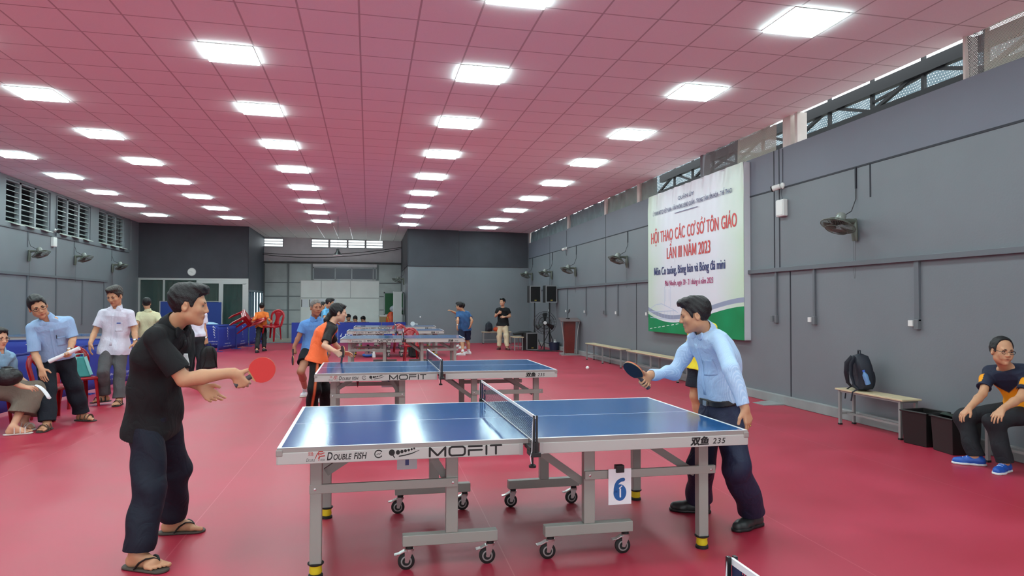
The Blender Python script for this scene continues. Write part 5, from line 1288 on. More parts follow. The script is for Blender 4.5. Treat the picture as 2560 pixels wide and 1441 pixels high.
def cloth_mat(name, rgb, rgb2=None, attr='mask', rough=.8, bump=.05, bs=120, stripe=None, sheen=.0):
    if name in MATS: return MATS[name]
    m = mat(name, rgb, rough=rough, spec=.25, bump=bump, bscale=bs, sheen=sheen); N, L, b = nodes_of(m); c = lin(rgb)+(1,)
    tc = N.new('ShaderNodeTexCoord'); nz = N.new('ShaderNodeTexNoise'); nz.inputs['Scale'].default_value = 9; nz.inputs['Detail'].default_value = 3; L.new(tc.outputs['Object'], nz.inputs[0])
    base = mixc(N, L, nz.outputs[0], tuple(v*.88 for v in c[:3])+(1,), tuple(min(1, v*1.12) for v in c[:3])+(1,))
    if rgb2 is not None:
        a = N.new('ShaderNodeAttribute'); a.attribute_name = attr; base = mixc(N, L, a.outputs['Fac'], base, lin(rgb2)+(1,))
    if stripe is not None:
        a = N.new('ShaderNodeAttribute'); a.attribute_name = 'bc'; sp = N.new('ShaderNodeSeparateXYZ'); L.new(a.outputs['Vector'], sp.inputs[0])
        s_ = math_node(N, L, 'SINE', math_node(N, L, 'MULTIPLY', sp.outputs[0], 2*PI/.0075)); f = N.new('ShaderNodeMapRange'); f.inputs[1].default_value = .2; f.inputs[2].default_value = .8; L.new(s_, f.inputs[0])
        base = mixc(N, L, f.outputs[0], base, lin(stripe)+(1,))
    L.new(base, b.inputs['Base Color'])
    # soft folds of the cloth
    mp = N.new('ShaderNodeMapping'); mp.inputs['Scale'].default_value = (1.0, 1.0, .75); mp.inputs['Rotation'].default_value = (.4, .3, .2); L.new(tc.outputs['Object'], mp.inputs[0])
    n3 = N.new('ShaderNodeTexNoise'); n3.inputs['Scale'].default_value = 7.5; n3.inputs['Detail'].default_value = 2.5; n3.inputs['Distortion'].default_value = 1.6; L.new(mp.outputs[0], n3.inputs[0])
    rd = math_node(N, L, 'ABSOLUTE', math_node(N, L, 'SUBTRACT', n3.outputs[0], .5))
    b3 = N.new('ShaderNodeBump'); b3.inputs['Strength'].default_value = .3; b3.inputs['Distance'].default_value = .05; L.new(rd, b3.inputs['Height'])
    old = b.inputs['Normal'].links[0].from_node if b.inputs['Normal'].is_linked else None
    if old is not None: L.new(b3.outputs[0], old.inputs['Normal'])
    else: L.new(b3.outputs[0], b.inputs['Normal'])
    return m
def reach(P, px, py, L, side):
    """point at distance L from P seen at a pixel; side -1 the one nearer the camera, +1 the farther, 0 the one in P's depth"""
    d = np.array(ray(px, py)); d /= np.linalg.norm(d); c = np.array(CP); P = V3(P); oc = c-P; b = oc @ d; cc = oc @ oc-L*L; q = b*b-cc
    if side == 0 or q <= 0:
        return c+d*(-b) if q <= 0 or side == 0 else None
    return c+d*(-b+side*math.sqrt(q))
def yawv(a): a = math.radians(a); return np.array([math.sin(a), -math.cos(a), 0.0])
UP = np.array([0, 0, 1.0])
SKIN = (196, 146, 112)
def person(sp):
    h = sp.get('vox', .009); sc = sp.get('sc', 1.0); g = sp.get('girth', 1.0)
    pel, nek = V3(sp['pelvis']), V3(sp['neck'])
    f0 = yawv(sp['yaw']); f1 = yawv(sp.get('cyaw', sp['yaw'])); up_s = nrm(nek-pel)
    def frame(f):
        r = nrm(np.cross(f, UP)); r = nrm(r-up_s*(r @ up_s)*.0); ff = nrm(np.cross(up_s, r)); return r, ff
    r0, F0 = frame(f0); r1, F1 = frame(f1)
    if 'tilt' in sp: # sideways drop of the right shoulder
        r1 = nrm(r1-UP*sp['tilt'])
    bend = sp.get('hunch', .03)
    def spine(t):
        c = pel+(nek-pel)*t-F1*bend*math.sin(PI*min(1, max(0, t))); return c
    def rt(t): return nrm(r0+(r1-r0)*min(1, max(0, t)))
    shw = sp.get('shw', .175)*sc
    S = {'R': nek-up_s*.078*sc+r1*shw, 'L': nek-up_s*.078*sc-r1*shw}
    for k in ('R', 'L'):
        if 'sh'+k in sp: S[k] = V3(sp['sh'+k])
    Hp = {'R': pel+r0*.088*sc, 'L': pel-r0*.088*sc}
    UA, FA, TH, SH = .285*sc, .25*sc, .42*sc, .41*sc
    J = {}
    for k in ('R', 'L'):
        e = sp['arm'+k]; J['e'+k] = V3(e[0]) if len(e[0]) == 3 and not isinstance(e[0][0], str) and e[0][2] not in (-1, 0, 1) else reach(S[k], e[0][0], e[0][1], UA, e[0][2])
        w = e[1]; J['w'+k] = reach(J['e'+k], w[0], w[1], FA, w[2]) if w[2] in (-1, 0, 1) else V3(w)
        l = sp['leg'+k]; J['a'+k] = V3(l[1])
        kk = l[0]; J_t = yawv(l[2])
        if kk is None:
            mid = (Hp[k]+J['a'+k])/2; d = np.linalg.norm(J['a'+k]-Hp[k]); J['k'+k] = mid+(f0*.75+J_t*.25)*min(sp.get('kb', .05), math.sqrt(max(.0004, (TH+SH)**2/4-d*d/4)))
        else: J['k'+k] = reach(Hp[k], kk[0], kk[1], TH, kk[2]) if kk[2] in (-1, 0, 1) else V3(kk)
        J['t'+k] = yawv(l[2])
    hc = V3(sp['head']); hs = sp.get('hs', 1.0)*sc
    hf = yawv(sp.get('hyaw', sp['yaw'])); pt = math.radians(sp.get('hpitch', 0)); rl = math.radians(sp.get('hroll', 0))
    hr = nrm(np.cross(hf, UP)); hf = hf*math.cos(pt)+UP*math.sin(pt); hu = np.cross(hr, hf)
    hr, hu = hr*math.cos(rl)-hu*math.sin(rl), hu*math.cos(rl)+hr*math.sin(rl)
    def H(r, f, u): return hc+(hr*r+hf*f+hu*u)*hs
    HR = np.array([hr, hf, hu])
    LV = [(0, .095, .108), (.16, .088, .112), (.34, .078, .103), (.52, .083, .106), (.68, .095, .112), (.82, .108, .105), (.93, .11, .075)]
    pts = [hc, pel, nek, *S.values(), *Hp.values()]+[J[k] for k in J if k[0] != 't']
    pts += [J['a'+k]+J['t'+k]*.2 for k in ('R', 'L')]+[J['w'+k] for k in ('R', 'L')]
    pts = np.array(pts); lo = pts.min(0)-.24; hi = pts.max(0)+.24; lo[2] = max(-.03, lo[2])
    shoe_kind = sp.get('shoe', ('shoe', (30, 30, 32)))
    bare = shoe_kind[0] in ('flip', 'sandal')
    TT = [-.18, 0, .16, .34, .52, .68, .82, .93, 1.0]; TW = [.074, .072, .064, .058, .062, .07, .078, .086, .03]; TR = [.102, .102, .1, .095, .098, .106, .1, .074, .05]
    def torso(F, dr, t0=-.05, t1=1.0, k=.05, gi=1.0, cap0=None, cap1=None, flare=0.0):
        T = [t0]+[t for t in TT if t0 < t < t1]+[t1]; I_ = lambda Y: [float(np.interp(t, TT, Y))*sc*gi for t in T]
        F.loft(pel, nek, T, I_(TW), I_(TR), r0, r1, F0, F1, bend, k, 'u', cap0, cap1, dr, sp.get('belly', 0), flare)
    def foot(k):
        a = J['a'+k].copy(); t = J['t'+k]; gz = sp.get('gz', {}).get(k, 0.0); a0 = np.array([a[0], a[1], gz])
        return a, a0, t
    # ------------------------------------------------ skin
    B = Fld(lo, hi, h)
    torso(B, -.014, cap1=.99)
    B.cone(spine(.97), H(0, -.02, -.055), .056*sc, .053*hs, .035)
    for k in ('R', 'L'):
        B.cone(spine(.93), S[k], .045*sc, .043*sc, .03)
        gb = g*(.8 if sp['shirt'].get('sleeve', .62) > 1 else 1.0)
        B.cone(S[k], J['e'+k], .046*sc*gb, .036*sc*gb, .02); B.cone(J['e'+k], J['e'+k]+(J['w'+k]-J['e'+k])*.35, .036*sc*gb, .038*sc*gb, .015); B.cone(J['e'+k]+(J['w'+k]-J['e'+k])*.35, J['w'+k], .038*sc*gb, .0255*sc, .015)
        B.cone(Hp[k], J['k'+k], .082*sc, .054*sc, .04); kn, an = J['k'+k], J['a'+k]
        bk = nrm(J['t'+k])*-.02*sc
        B.cone(kn, kn+(an-kn)*.35+bk, .054*sc, .054*sc, .03); B.cone(kn+(an-kn)*.35+bk, an, .052*sc, .034*sc, .03)
        a, a0, t = foot(k)
        ps = nrm(np.cross(t, UP))
        if bare:
            B.cone(a, a0-t*.03*sc+UP*.045*sc, .036*sc, .034*sc, .02); B.cone(a, a0+t*.105*sc+UP*.042*sc, .036*sc, .026*sc, .03)
            B.cone(a0-t*.03*sc+UP*.04*sc, a0+t*.10*sc+UP*.036*sc, .03*sc, .028*sc, .02)
            inner = 1 if k == 'L' else -1
            bi, bo = a0+(t*.122+ps*.026*inner+UP*.033)*sc, a0+(t*.092-ps*.030*inner+UP*.03)*sc
            B.cone(bi, bo, .021*sc, .019*sc, .02)
            for q in range(5):
                st_ = bi+(bo-bi)*(q/4.0)*1.04+ps*inner*.008*sc*(1-q*.5); r_ = (.0135 if q == 0 else .0092)*sc
                B.cone(st_, st_+(t*(.056-.005*q)-UP*.006)*sc, r_*1.05, r_, .004)
        else:
            B.cone(a, a0+t*.1*sc+UP*.04*sc, .034*sc, .026*sc, .03)
    # head
    B.ell(H(0, -.012, .03), HR, np.array([.077, .095, .092])*hs, .01)
    B.ell(H(0, .022, -.04), HR, np.array([.062, .068, .074])*hs, .03)
    B.cone(H(-.045, .005, -.062), H(0, .066, -.096), .020*hs, .018*hs, .022); B.cone(H(.045, .005, -.062), H(0, .066, -.096), .020*hs, .018*hs, .022)
    B.cone(H(-.036, .074, .024), H(.036, .074, .024), .013*hs, .013*hs, .02)
    for s in (-1, 1):
        B.ell(H(s*.042, .062, -.022), HR, np.array([.020, .018, .020])*hs, .025)
        B.ell(H(s*.031, .094, .003), HR, np.array([.017, .012, .010])*hs, .012, 's')
        B.ell(H(s*.077, -.012, -.008), np.array([hr*.94+hf*.34*s*-1, hf*.94+hr*.34*s, hu]), np.array([.011, .021, .033])*hs, .006)
        B.ell(H(s*.086, -.009, -.004), HR, np.array([.006, .010, .017])*hs, .004, 's')
        B.ell(H(s*.013, .094, -.031), HR, np.array([.009, .011, .008])*hs, .008)
    B.cone(H(0, .088, .016), H(0, .103, -.025), .0075*hs, .0115*hs, .012)
    B.cone(H(-.018, .083, -.0575), H(.018, .083, -.0575), .0085*hs, .0085*hs, .008); B.cone(H(-.014, .083, -.0695), H(.014, .083, -.0695), .0085*hs, .0085*hs, .004)
    if sp.get('smile'):
        for s in (-1, 1): B.ell(H(s*.036, .07, -.05), HR, np.array([.014, .014, .018])*hs, .015)
    # hands
    for k in ('R', 'L'):
        hd = sp['hand'+k]; hl = sc*1.0; W = J['w'+k]; d = nrm(hd[0]); n = nrm(hd[1]); n = nrm(n-d*(n @ d))
        s = np.cross(d, n) if k == 'R' else np.cross(n, d)
        curl, spread = hd[2], .35 if len(hd) < 4 else hd[3]
        fr = max(.0082*hl, h*.95)
        B.cone(J['e'+k]+(W-J['e'+k])*.85, W+d*.02*hl, .025*hl, .024*hl, .015)
        offs = [.030, .010, -.011, -.030]; kl = [.088, .092, .087, .078]; ln = [.070, .078, .072, .056]
        for i in range(4):
            K = W+(d*kl[i]+s*offs[i])*hl
            B.cone(W+(d*.02+s*offs[i]*.55)*hl, K, .0145*hl, .0125*hl, .012)
            a = 0; p = K; fd = nrm(d+s*offs[i]*spread*6)
            c_ = curl if not isinstance(curl, dict) else curl[i]
            for q, (fr_, cu) in enumerate(zip((.45, .31, .24), c_)):
                a += math.radians(cu); v = fd*math.cos(a)+n*math.sin(a); p2 = p+v*ln[i]*fr_*hl
                B.cone(p, p2, fr*(1.05-.08*q), fr*(.98-.09*q), .003 if q == 0 else .0015); p = p2
        th = hd[4] if len(hd) > 4 else (.75, .65, .25)
        v1 = nrm(s*th[0]+d*th[1]+n*th[2]); p0 = W+(d*.022+s*.020+n*.006)*hl; p1 = p0+v1*.045*hl; v2 = nrm(v1*.55+d*.7+n*.25 if th[1] > .3 else v1*.7+n*.3+d*.3)
        B.cone(p0, p1, .015*hl, .0118*hl, .012); B.cone(p1, p1+v2*.036*hl, max(fr, .0112*hl), max(fr*.9, .0092*hl), .004)
    V, Q = B.mesh()
    q = (V-hc)/hs; rr, ff, uu = q @ hr, q @ hf, q @ hu
    lip = np.clip(1.4-np.sqrt((rr/.021)**2+((uu+.0635)/.0115)**2), 0, 1)*(ff > .06)
    skin = skin_mat(sp.get('skin', SKIN), 'skin '+'_'.join(str(v) for v in sp.get('skin', SKIN)))
    org = np.array([pel[0], pel[1], 0])
    body = np_object('person', V, Q, skin, None, {'lip': lip}, org); body.location = org
    props(body, sp['label'], 'person')
    def child(name, F, m, attrs=None, parent=None):
        V, Q = F.mesh()
        if not len(Q): return None
        a = attrs(V) if attrs else None
        return np_object(name, V, Q, m, parent or body, a, org)
    # ------------------------------------------------ eyes, brows
    EYEW = mat('eye white', (176, 162, 152), rough=.3); IRIS = mat('dark iris', (26, 18, 16), rough=.2)
    if sp.get('eyes', True):
        Rm = Matrix((hr, hf, hu)).transposed()
        for s in (-1, 1):
            mb = MB(); c = Vector(H(s*.031, .0728, .003)-org); op_ = sp.get('eye_open', .38)
            mb.ball(c, .0155*hs, 14, (1.0, .9, op_*.9), Rm); mb.mt(1).ball(c+Vector(hf)*.0078*hs, .0078*hs, 10, (1, .9, min(1, op_*1.7)), Rm).ring([c+Vector(hr*(.0155*x_)+hf*(.0125*(1-x_*x_*.5))+hu*(.0155*op_*(1-x_*x_)*.8+.0006))*hs for x_ in (-1, -.5, 0, .5, 1)], .0014*hs, 5); mb.build('eye', [EYEW, IRIS], body, smooth=80)
            mb = MB(); P = [Vector(H(s*(.013+.034*t), .0895-.015*t*t, .0235+.006*math.sin(PI*t*.8)-.002)-org) for t in (0, .3, .6, 1)]
            mb.ring(P, [.0032*hs, .0042*hs, .004*hs, .002*hs], 6); mb.build('eyebrow', mat('brow hair', sp.get('hairc', (22, 20, 22)), rough=.7), body, smooth=60)
    if sp.get('eyes', True):
        up_ = .004 if sp.get('smile') else 0
        MB().ring([Vector(H(x_*.022, .0925-.012*x_*x_, -.0635+up_*x_*x_)-org) for x_ in (-1, -.5, 0, .5, 1)], [.0012*hs, .0019*hs, .0019*hs, .0019*hs, .0012*hs], 6).build('mouth', mat('mouth line', (92, 48, 46), rough=.6), body, smooth=60)
    # ------------------------------------------------ hair
    hk = sp.get('hair', 'short')
    if hk != 'none':
        hh = max(h*.8, .0045); F = Fld(hc-.19*hs, hc+.19*hs, hh)
        th = .011 if hk != 'thin' else .006
        F.ell(H(0, -.016, .034), HR, np.array([.078+th*.75, .096+th, .092+th*1.15])*hs, .0)
        if hk in ('short', 'full', 'cropped'):
            F.ell(H(.0, .05, .098), HR, np.array([.056, .042, .020])*hs, .03)
            if hk == 'full': F.ell(H(0, .03, .112), HR, np.array([.068, .07, .026])*hs, .03); F.ell(H(.0, .068, .078), HR, np.array([.056, .024, .018])*hs, .02)
            F.ell(H(0, -.07, .06), HR, np.array([.06, .05, .06])*hs, .04)
        xs_, ys_ = zip(*sp.get('hairline', [(-.14, -.075), (-.07, -.058), (-.032, -.045), (-.015, .022), (.008, .022), (.02, -.012), (.03, -.008), (.042, .03), (.06, .06), (.078, .082), (.2, .10)]))
        if hk == 'bald': xs_, ys_ = zip(*[(-.14, -.075), (-.07, -.05), (-.03, -.04), (-.015, .02), (.008, .02), (.018, -.012), (.03, .0), (.034, .06), (.036, .10), (.05, .125), (.2, .16)])
        ax = [(F.o[k]+F.h*np.arange(F.n[k])).astype(np.float32) for k in range(3)]
        px, py, pz = ax[0][:, None, None]-hc[0], ax[1][None, :, None]-hc[1], ax[2][None, None, :]-hc[2]
        fq = (px*hf[0]+py*hf[1]+pz*hf[2])/hs; uq = (px*hu[0]+py*hu[1]+pz*hu[2])/hs; rq = (px*hr[0]+py*hr[1]+pz*hr[2])/hs
        ln_ = np.interp(fq+.012*np.sin(rq*140)*np.clip((fq-.04)*20, 0, 1), xs_, ys_)
        F.D = np.maximum(F.D, ((ln_-uq)*.75*hs).astype(np.float32))
        F.ripple(.0024, 4.2, 5)
        if sp.get('bun'):
            F2 = Fld(hc-.3*hs, hc+.3*hs, hh); F2.D[:] = 9
            sl = tuple(slice(int(round((F.o[k]-F2.o[k])/hh)), int(round((F.o[k]-F2.o[k])/hh))+F.n[k]) for k in range(3))
            F.o = F2.o+hh*np.array([s_.start for s_ in sl]); F2.D[sl] = F.D; F = F2
            F.ell(H(0, -.115, -.03), HR, np.array([.034, .03, .034])*hs, .02)
            F.cone(H(0, -.12, -.05), H(.0, -.15, -.11), .034*hs, .035*hs, .02); F.cone(H(0, -.15, -.11), H(.0, -.165, -.21), .035*hs, .012*hs, .02)
        HM = mat('hair '+str(sp.get('hairc', 0)), sp.get('hairc', (22, 20, 22)), rough=.48, spec=.4, var=.3, vscale=45, bump=.3, bscale=120)
        child('hair', F, HM)
    if sp.get('cap'):
        F = Fld(hc-.22*hs, hc+.22*hs, max(h*.8, .005)); F.ell(H(0, -.012, .045), HR, np.array([.09, .112, .095])*hs, 0)
        F.plane(H(0, 0, .035), -hu); F.ell(H(0, .12, .036), HR, np.array([.07, .08, .008])*hs, .01)
        child('cap', F, mat('cap fabric', sp['cap'], rough=.8))
    # ------------------------------------------------ shirt
    sh = sp['shirt']; e_ = sh.get('ease', .014); hv = max(h, sh.get('vox', h))
    t_h = sh.get('hem', -.1); wr = sh.get('wr', .006); wf = sh.get('wf', 1.0); sd = sp.get('seed', 1)
    F = Fld(lo, hi, hv)
    torso(F, e_*.8, min(t_h-.1, -.02), .985, .03, sh.get('gi', 1.0)*(.5+.5*g), cap1=.985, flare=sh.get('flare', .03) if t_h < 0 else 0.0)
    if t_h >= 0: F.ell(spine(t_h+.09)+F1*.008, np.array([rt(0), F1, up_s]), np.array([.155*g, .122*g, .055])*sc, .03)
    for k in ('R', 'L'):
        F.cone(spine(.93), S[k]*.92+spine(.93)*.08, .05*sc+e_*.3, .044*sc*g+e_*.3, .03)
    F.ripple(wr, wf, sd)
    hn = nrm(up_s*.7+UP*.3); F.plane(spine(t_h), -hn)
    sl = sh.get('sleeve', .62); se = e_*1.1
    for k in ('R', 'L'):
        A, E_, W = S[k], J['e'+k], J['w'+k]
        G = Fld(lo, hi, hv); G.cone(spine(.92)+(A-spine(.92))*.55, A, .046*sc+e_*.3, .046*sc*g+e_*.4, 0)
        if sl <= 1:
            G.cone(A, E_, .047*sc*g+e_*.45, .041*sc*g+se, .02); G.ripple(wr*.8, wf, sd+3); c = A+(E_-A)*sl; d_ = nrm(E_-A); G.cut(c, d_, .2)
            ri = (.047+(.037-.047)*sl)*sc*g+.004; G.cone(c-d_*.05, c+d_*.02, ri-.004, ri+.002, 0, 's')
        else:
            G.cone(A, E_, .047*sc*g+e_*.45, .041*sc*g+e_*.6, .02); G.cone(E_, W, .041*sc*g+e_*.6, .030*sc+e_*.4, .012); G.ripple(wr*.9, wf, sd+3)
            c = E_+(W-E_)*(sl-1); d_ = nrm(W-E_); G.cut(c, d_, .13); G.cone(c-d_*.03, c+d_*.02, .029*sc, .0295*sc, 0, 's')
        F.merge(G, .02)
    # open the neck
    nk = nrm(hc-spine(1.0)); F.cone(spine(.96)+F1*.01, spine(1.0)+nk*.12+F1*.02, .051*sc, .060*sc, .0, 's')
    if sh.get('vee'): F.cone(spine(1.0)+F1*.08, spine(.86)+F1*.13, .04*sc, .012*sc, 0, 's')
    def shirt_attrs(V):
        t = ((V-pel) @ up_s)/np.linalg.norm(nek-pel); o_ = {'bc': np.stack([(V-nek) @ r1, (V-nek) @ F1, (V-nek) @ up_s], 1)}
        if sh.get('pattern'): o_['mask'] = sh['pattern'](V, dict(S=S, J=J, r=r1, f=F1, u=up_s, nek=nek, pel=pel, sc=sc))
        return o_
    shirt = child(sh.get('name', 'shirt'), F, sh['mat'], shirt_attrs)
    if sp.get('decals'):
        from mathutils.bvhtree import BVHTree
        bv = BVHTree.FromPolygons([v.co for v in shirt.data.vertices], [tuple(p.vertices) for p in shirt.data.polygons])
        for nm, ra_, rb_, ua_, ub_, m_, lift in sp['decals']:
            def pt_(u, v):
                o_ = Vector(nek-org+r1*(ra_+(rb_-ra_)*u)*sc+up_s*(ua_+(ub_-ua_)*v)*sc+F1*.5); hit = bv.ray_cast(o_, Vector(-F1), 1.0)
                return (hit[0]+Vector(F1)*lift) if hit[0] is not None else o_-Vector(F1)*.4
            MB().grid(pt_, 6, 10).build(nm, m_, body, smooth=60, solid=.0015)
    if sh.get('collar'):
        F = Fld(nek-.2, nek+.24, max(h*.8, .004))
        n0 = spine(.955); nd = nrm(H(0, -.015, -.06)-n0)
        F.cone(n0, n0+nd*.08*sc, .080*sc, .068*sc, 0, cap0=.1, cap1=1.0)
        for s in (-1, 1): F.ell(n0+F1*.07*sc+r1*s*.047*sc+nd*.016, np.array([nrm(r1*1.0+F1*-.55*s), nrm(F1+up_s*.3), nrm(up_s-F1*.3)]), np.array([.040, .012, .040])*sc, .012)
        F.cone(n0-nd*.06, n0+nd*.14, .062*sc, .06*sc, 0, 's'); F.cone(n0+nd*.09+F1*.06, n0+F1*.10-up_s*.035, .034*sc, .006*sc, .0, 's')
        child('collar', F, sh.get('collar_mat', sh['mat']), shirt_attrs, None)
    # ------------------------------------------------ trousers or skirt
    tr = sp['trousers']; F = Fld(lo, hi, max(h, tr.get('vox', h))); e_ = tr.get('ease', .012)
    if tr.get('skirt'):
        kR, kL, aR, aL = J['kR'], J['kL'], J['aR'], J['aL']
        F.cone(spine(.12)-r0*.07, spine(.12)+r0*.07, .125*sc, .125*sc, .05); F.cone(spine(0)-r0*.08, spine(0)+r0*.08, .135*sc, .135*sc, .06)
        for k in ('R', 'L'): F.cone(Hp[k], J['k'+k], .115*sc, .10*sc, .10); F.cone(J['k'+k], J['k'+k]+(J['a'+k]-J['k'+k])*.72, .10*sc, .13*sc, .12)
        F.cone((Hp['R']+Hp['L'])/2, (kR+kL)/2, .10, .10, .1); mk, ma = (kR+kL)/2, (aR+aL)/2; F.cone(mk, mk+(ma-mk)*.7, .1, .12, .1)
        F.ripple(tr.get('wr', .01), .7, 3); F.plane(mk+(ma-mk)*.66, nrm(ma-mk)*.5-UP*.5)
    else:
        torso(F, e_*.5, -.06, tr.get('top', .2)+.05, .03, (.5+.5*g)*tr.get('gi', .97), cap1=tr.get('top', .2))
        hm = tr.get('hem', 1.9)
        for k in ('R', 'L'):
            a_, kn, an = Hp[k]-up_s*.0, J['k'+k], J['a'+k]
            wt, wk, wa = tr.get('w', (.09, .076, .075)); wt, wk, wa = wt*sc*g, wk*sc*g, wa*sc*g
            if hm <= 1: F.cone(a_, kn, wt+e_, wk+e_, .04)
            else:
                F.cone(a_-r0*(.006 if k == 'R' else -.006), kn, wt*.92+e_*.4, wk, .04)
                F.cone(kn, an, wk, wa, .03)
                if tr.get('jogger'): F.ell(an+(kn-an)*.16, np.eye(3), np.array([.078, .078, .06])*sc, .03)
        F.ripple(tr.get('wr', .008), tr.get('wf', .8), sp.get('seed', 1)+1)
        for k in ('R', 'L'):
            kn, an, hp_ = J['k'+k], J['a'+k], Hp[k]
            if hm > 1: c = kn+(an-kn)*(hm-1); d_ = nrm(an-kn); ri = .046*sc
            else: c = hp_+(kn-hp_)*hm; d_ = nrm(kn-hp_); ri = .064*sc
            if hm > 1: d_ = nrm(d_*.5-UP*.5)
            F.cut(c, d_, .2 if hm > 1 else (1-hm)*.44*sc+.16); F.cone(c-d_*.04, c+d_*.03, ri, ri+.002, 0, 's')
    def leg_attrs(V):
        if not tr.get('stripe'): return None
        m = np.zeros(len(V))
        for k, s in (('R', 1), ('L', -1)):
            a_, kn, an = Hp[k], J['k'+k], J['a'+k]
            for p, q_ in ((a_, kn), (kn, an)):
                d_ = q_-p; t = np.clip(((V-p) @ d_)/(d_ @ d_), 0, 1); w_ = V-(p+t[:, None]*d_); dist = np.linalg.norm(w_, axis=1)
                out = r0*s; out = nrm(out-nrm(d_)*(out @ nrm(d_))); side = np.cross(nrm(d_), out)
                m = np.maximum(m, np.clip(1.5-np.abs(w_ @ side)/.014, 0, 1)*((w_ @ out) > .02)*(dist < .14))
        return {'mask': m}
    child(tr.get('name', 'trousers'), F, tr['mat'], leg_attrs)
    if sp.get('belt'):
        F = Fld(pel-.3, pel+.35, max(h*.7, .005)); tb_ = tr.get('top', .2); torso(F, .016, tb_-.12, tb_+.06, 0, .5+.5*g, cap0=tb_-.06, cap1=tb_+.012); child('belt', F, mat('belt leather', (24, 22, 24), rough=.4))
        c = Vector(spine(tb_-.026)+F0*((.104+sp.get('belly', 0))*sc*g+.014)-org); MB().box(c, (.045, .012, .036), aim((0, 0, 1), tuple(r0))).build('buckle', mat('buckle', (200, 198, 190), rough=.2, metal=.9), body)
    # ------------------------------------------------ feet
    for k in ('R', 'L'):
        a, a0, t = foot(k); ps = nrm(np.cross(t, UP)); kind, col = shoe_kind[0], shoe_kind[1]; tl = J.get('tilt'+k, 0)
        gz = a0[2]
        F = Fld(a0-.26, a0+.3, max(min(h, .007), .0045))
        if kind in ('flip', 'sandal'):
            F.cone(a0-t*.045*sc, a0+t*.15*sc+ps*.004, .045*sc, .05*sc, .0); F.plane(a0+UP*.016, UP); F.plane(a0+UP*.001, -UP)
            so = child('flip_flop' if kind == 'flip' else 'sandal', F, mat('sandal '+str(col), col, rough=.7))
            mb = MB(); inner = 1 if k == 'L' else -1; o3 = Vector(org); T, PS, A0 = Vector(t), Vector(ps), Vector(a0)
            top = A0+T*.07+UPV*.078*sc
            if kind == 'flip':
                toe = A0+T*.13*sc+PS*.014*inner+UPV*.058*sc
                for s in (-1, 1): mb.ring([A0+T*.02*sc+PS*s*.046*sc+UPV*.014-o3, A0+T*.05*sc+PS*s*.043*sc+UPV*.05*sc-o3, A0+T*.085*sc+PS*s*.034*sc+UPV*.071*sc-o3, A0+T*.11*sc+PS*(s*.014+.01*inner)*sc+UPV*.07*sc-o3, toe-o3], [.009, .010, .009, .008, .006], 8, sq=(.55, 1.1))
                mb.ring([toe-o3, A0+T*.135*sc+PS*.012*inner+UPV*.014-o3], .006, 6)
            else:
                for f_ in (.02, .075, .12): mb.ring([A0+T*f_*sc+PS*math.cos(w_)*.049*sc+UPV*(.012+(.1 if f_ < .03 else .066)*math.sin(w_))*sc-o3 for w_ in [PI*i/8 for i in range(9)]], .009, 6, sq=(.5, 1.3))
            mb.build('strap', mat('strap '+str(col), shoe_kind[2] if len(shoe_kind) > 2 else col, rough=.6), so, smooth=60)
        else:
            L_ = .5*sc
            F.cone(a0-t*.045*sc+UP*.042*sc, a0+t*.06*sc+UP*.045*sc, .039*sc, .041*sc, .03); F.cone(a0+t*.06*sc+UP*.04*sc, a0+t*.165*sc+UP*.03*sc, .042*sc, .034*sc, .02)
            F.cone(a0-t*.02*sc+UP*.05*sc, a0-t*.012*sc+UP*.09*sc, .038*sc, .036*sc, .03); F.cone(a0+t*.12*sc+UP*.028*sc-ps*.012, a0+t*.13*sc+UP*.028*sc+ps*.014, .036*sc, .034*sc, .02)
            F.plane(a0+UP*.006, -UP); F.plane(a0+UP*.098*sc, UP); F.cone(a0-t*.008+UP*.08*sc, a0-t*.004+UP*.12*sc, .027*sc, .03*sc, 0, 's')
            so = child('shoe', F, mat('shoe '+str(col), col, rough=.45))
            F = Fld(a0-.26, a0+.3, max(min(h, .007), .0045)); F.cone(a0-t*.045*sc+UP*.01, a0+t*.165*sc+UP*.01, .044*sc, .041*sc, 0); F.cone(a0+t*.11*sc-ps*.012+UP*.01, a0+t*.12*sc+ps*.014+UP*.01, .041*sc, .04*sc, .03)
            F.plane(a0+UP*.001, -UP); F.plane(a0+UP*.022*sc, UP); sc_ = shoe_kind[2] if len(shoe_kind) > 2 else (20, 20, 22); child('sole', F, mat('sole '+str(sc_), sc_, rough=.5), None, so)
            if len(shoe_kind) > 3:
                mb = MB()
                for f_ in (.05, .08, .11): mb.ring([Vector(a0+t*f_*sc+ps*x_*sc+UP*(.092-(f_-.05)*.30-abs(x_)*.25)*sc-org) for x_ in (-.024, 0, .024)], .004, 6)
                mb.build('lace', mat('lace '+str(shoe_kind[3]), shoe_kind[3], rough=.6), so, smooth=60)
            if sp.get('socks'):
                MB().ring([Vector(a0+UP*.08*sc-org), Vector(a+(J['k'+k]-a)*.2-org)], [.043*sc, .045*sc], 14).build('sock', mat('sock', sp['socks'], rough=.9), body, smooth=40)
    # ------------------------------------------------ spectacles, watch
    if sp.get('glasses'):
        gc = mat('spectacle rim', sp['glasses'], rough=.35); mb = MB()
        for s in (-1, 1):
            mb.ring([Vector(H(s*(.033+.025*math.cos(w_)), .099-.012*abs(math.cos(w_)-1)*.5-.004, .002+.0165*math.sin(w_))-org) for w_ in [2*PI*i/16 for i in range(16)]], .0022*hs, 6, closed=True)
            mb.ring([Vector(H(s*.058, .088, .006)-org), Vector(H(s*.076, .03, .008)-org), Vector(H(s*.08, -.012, .0)-org)], .0021*hs, 6)
        mb.ring([Vector(H(-.009, .1, .005)-org), Vector(H(0, .104, .008)-org), Vector(H(.009, .1, .005)-org)], .0021*hs, 6); mb.build('spectacles', gc, body, smooth=60)
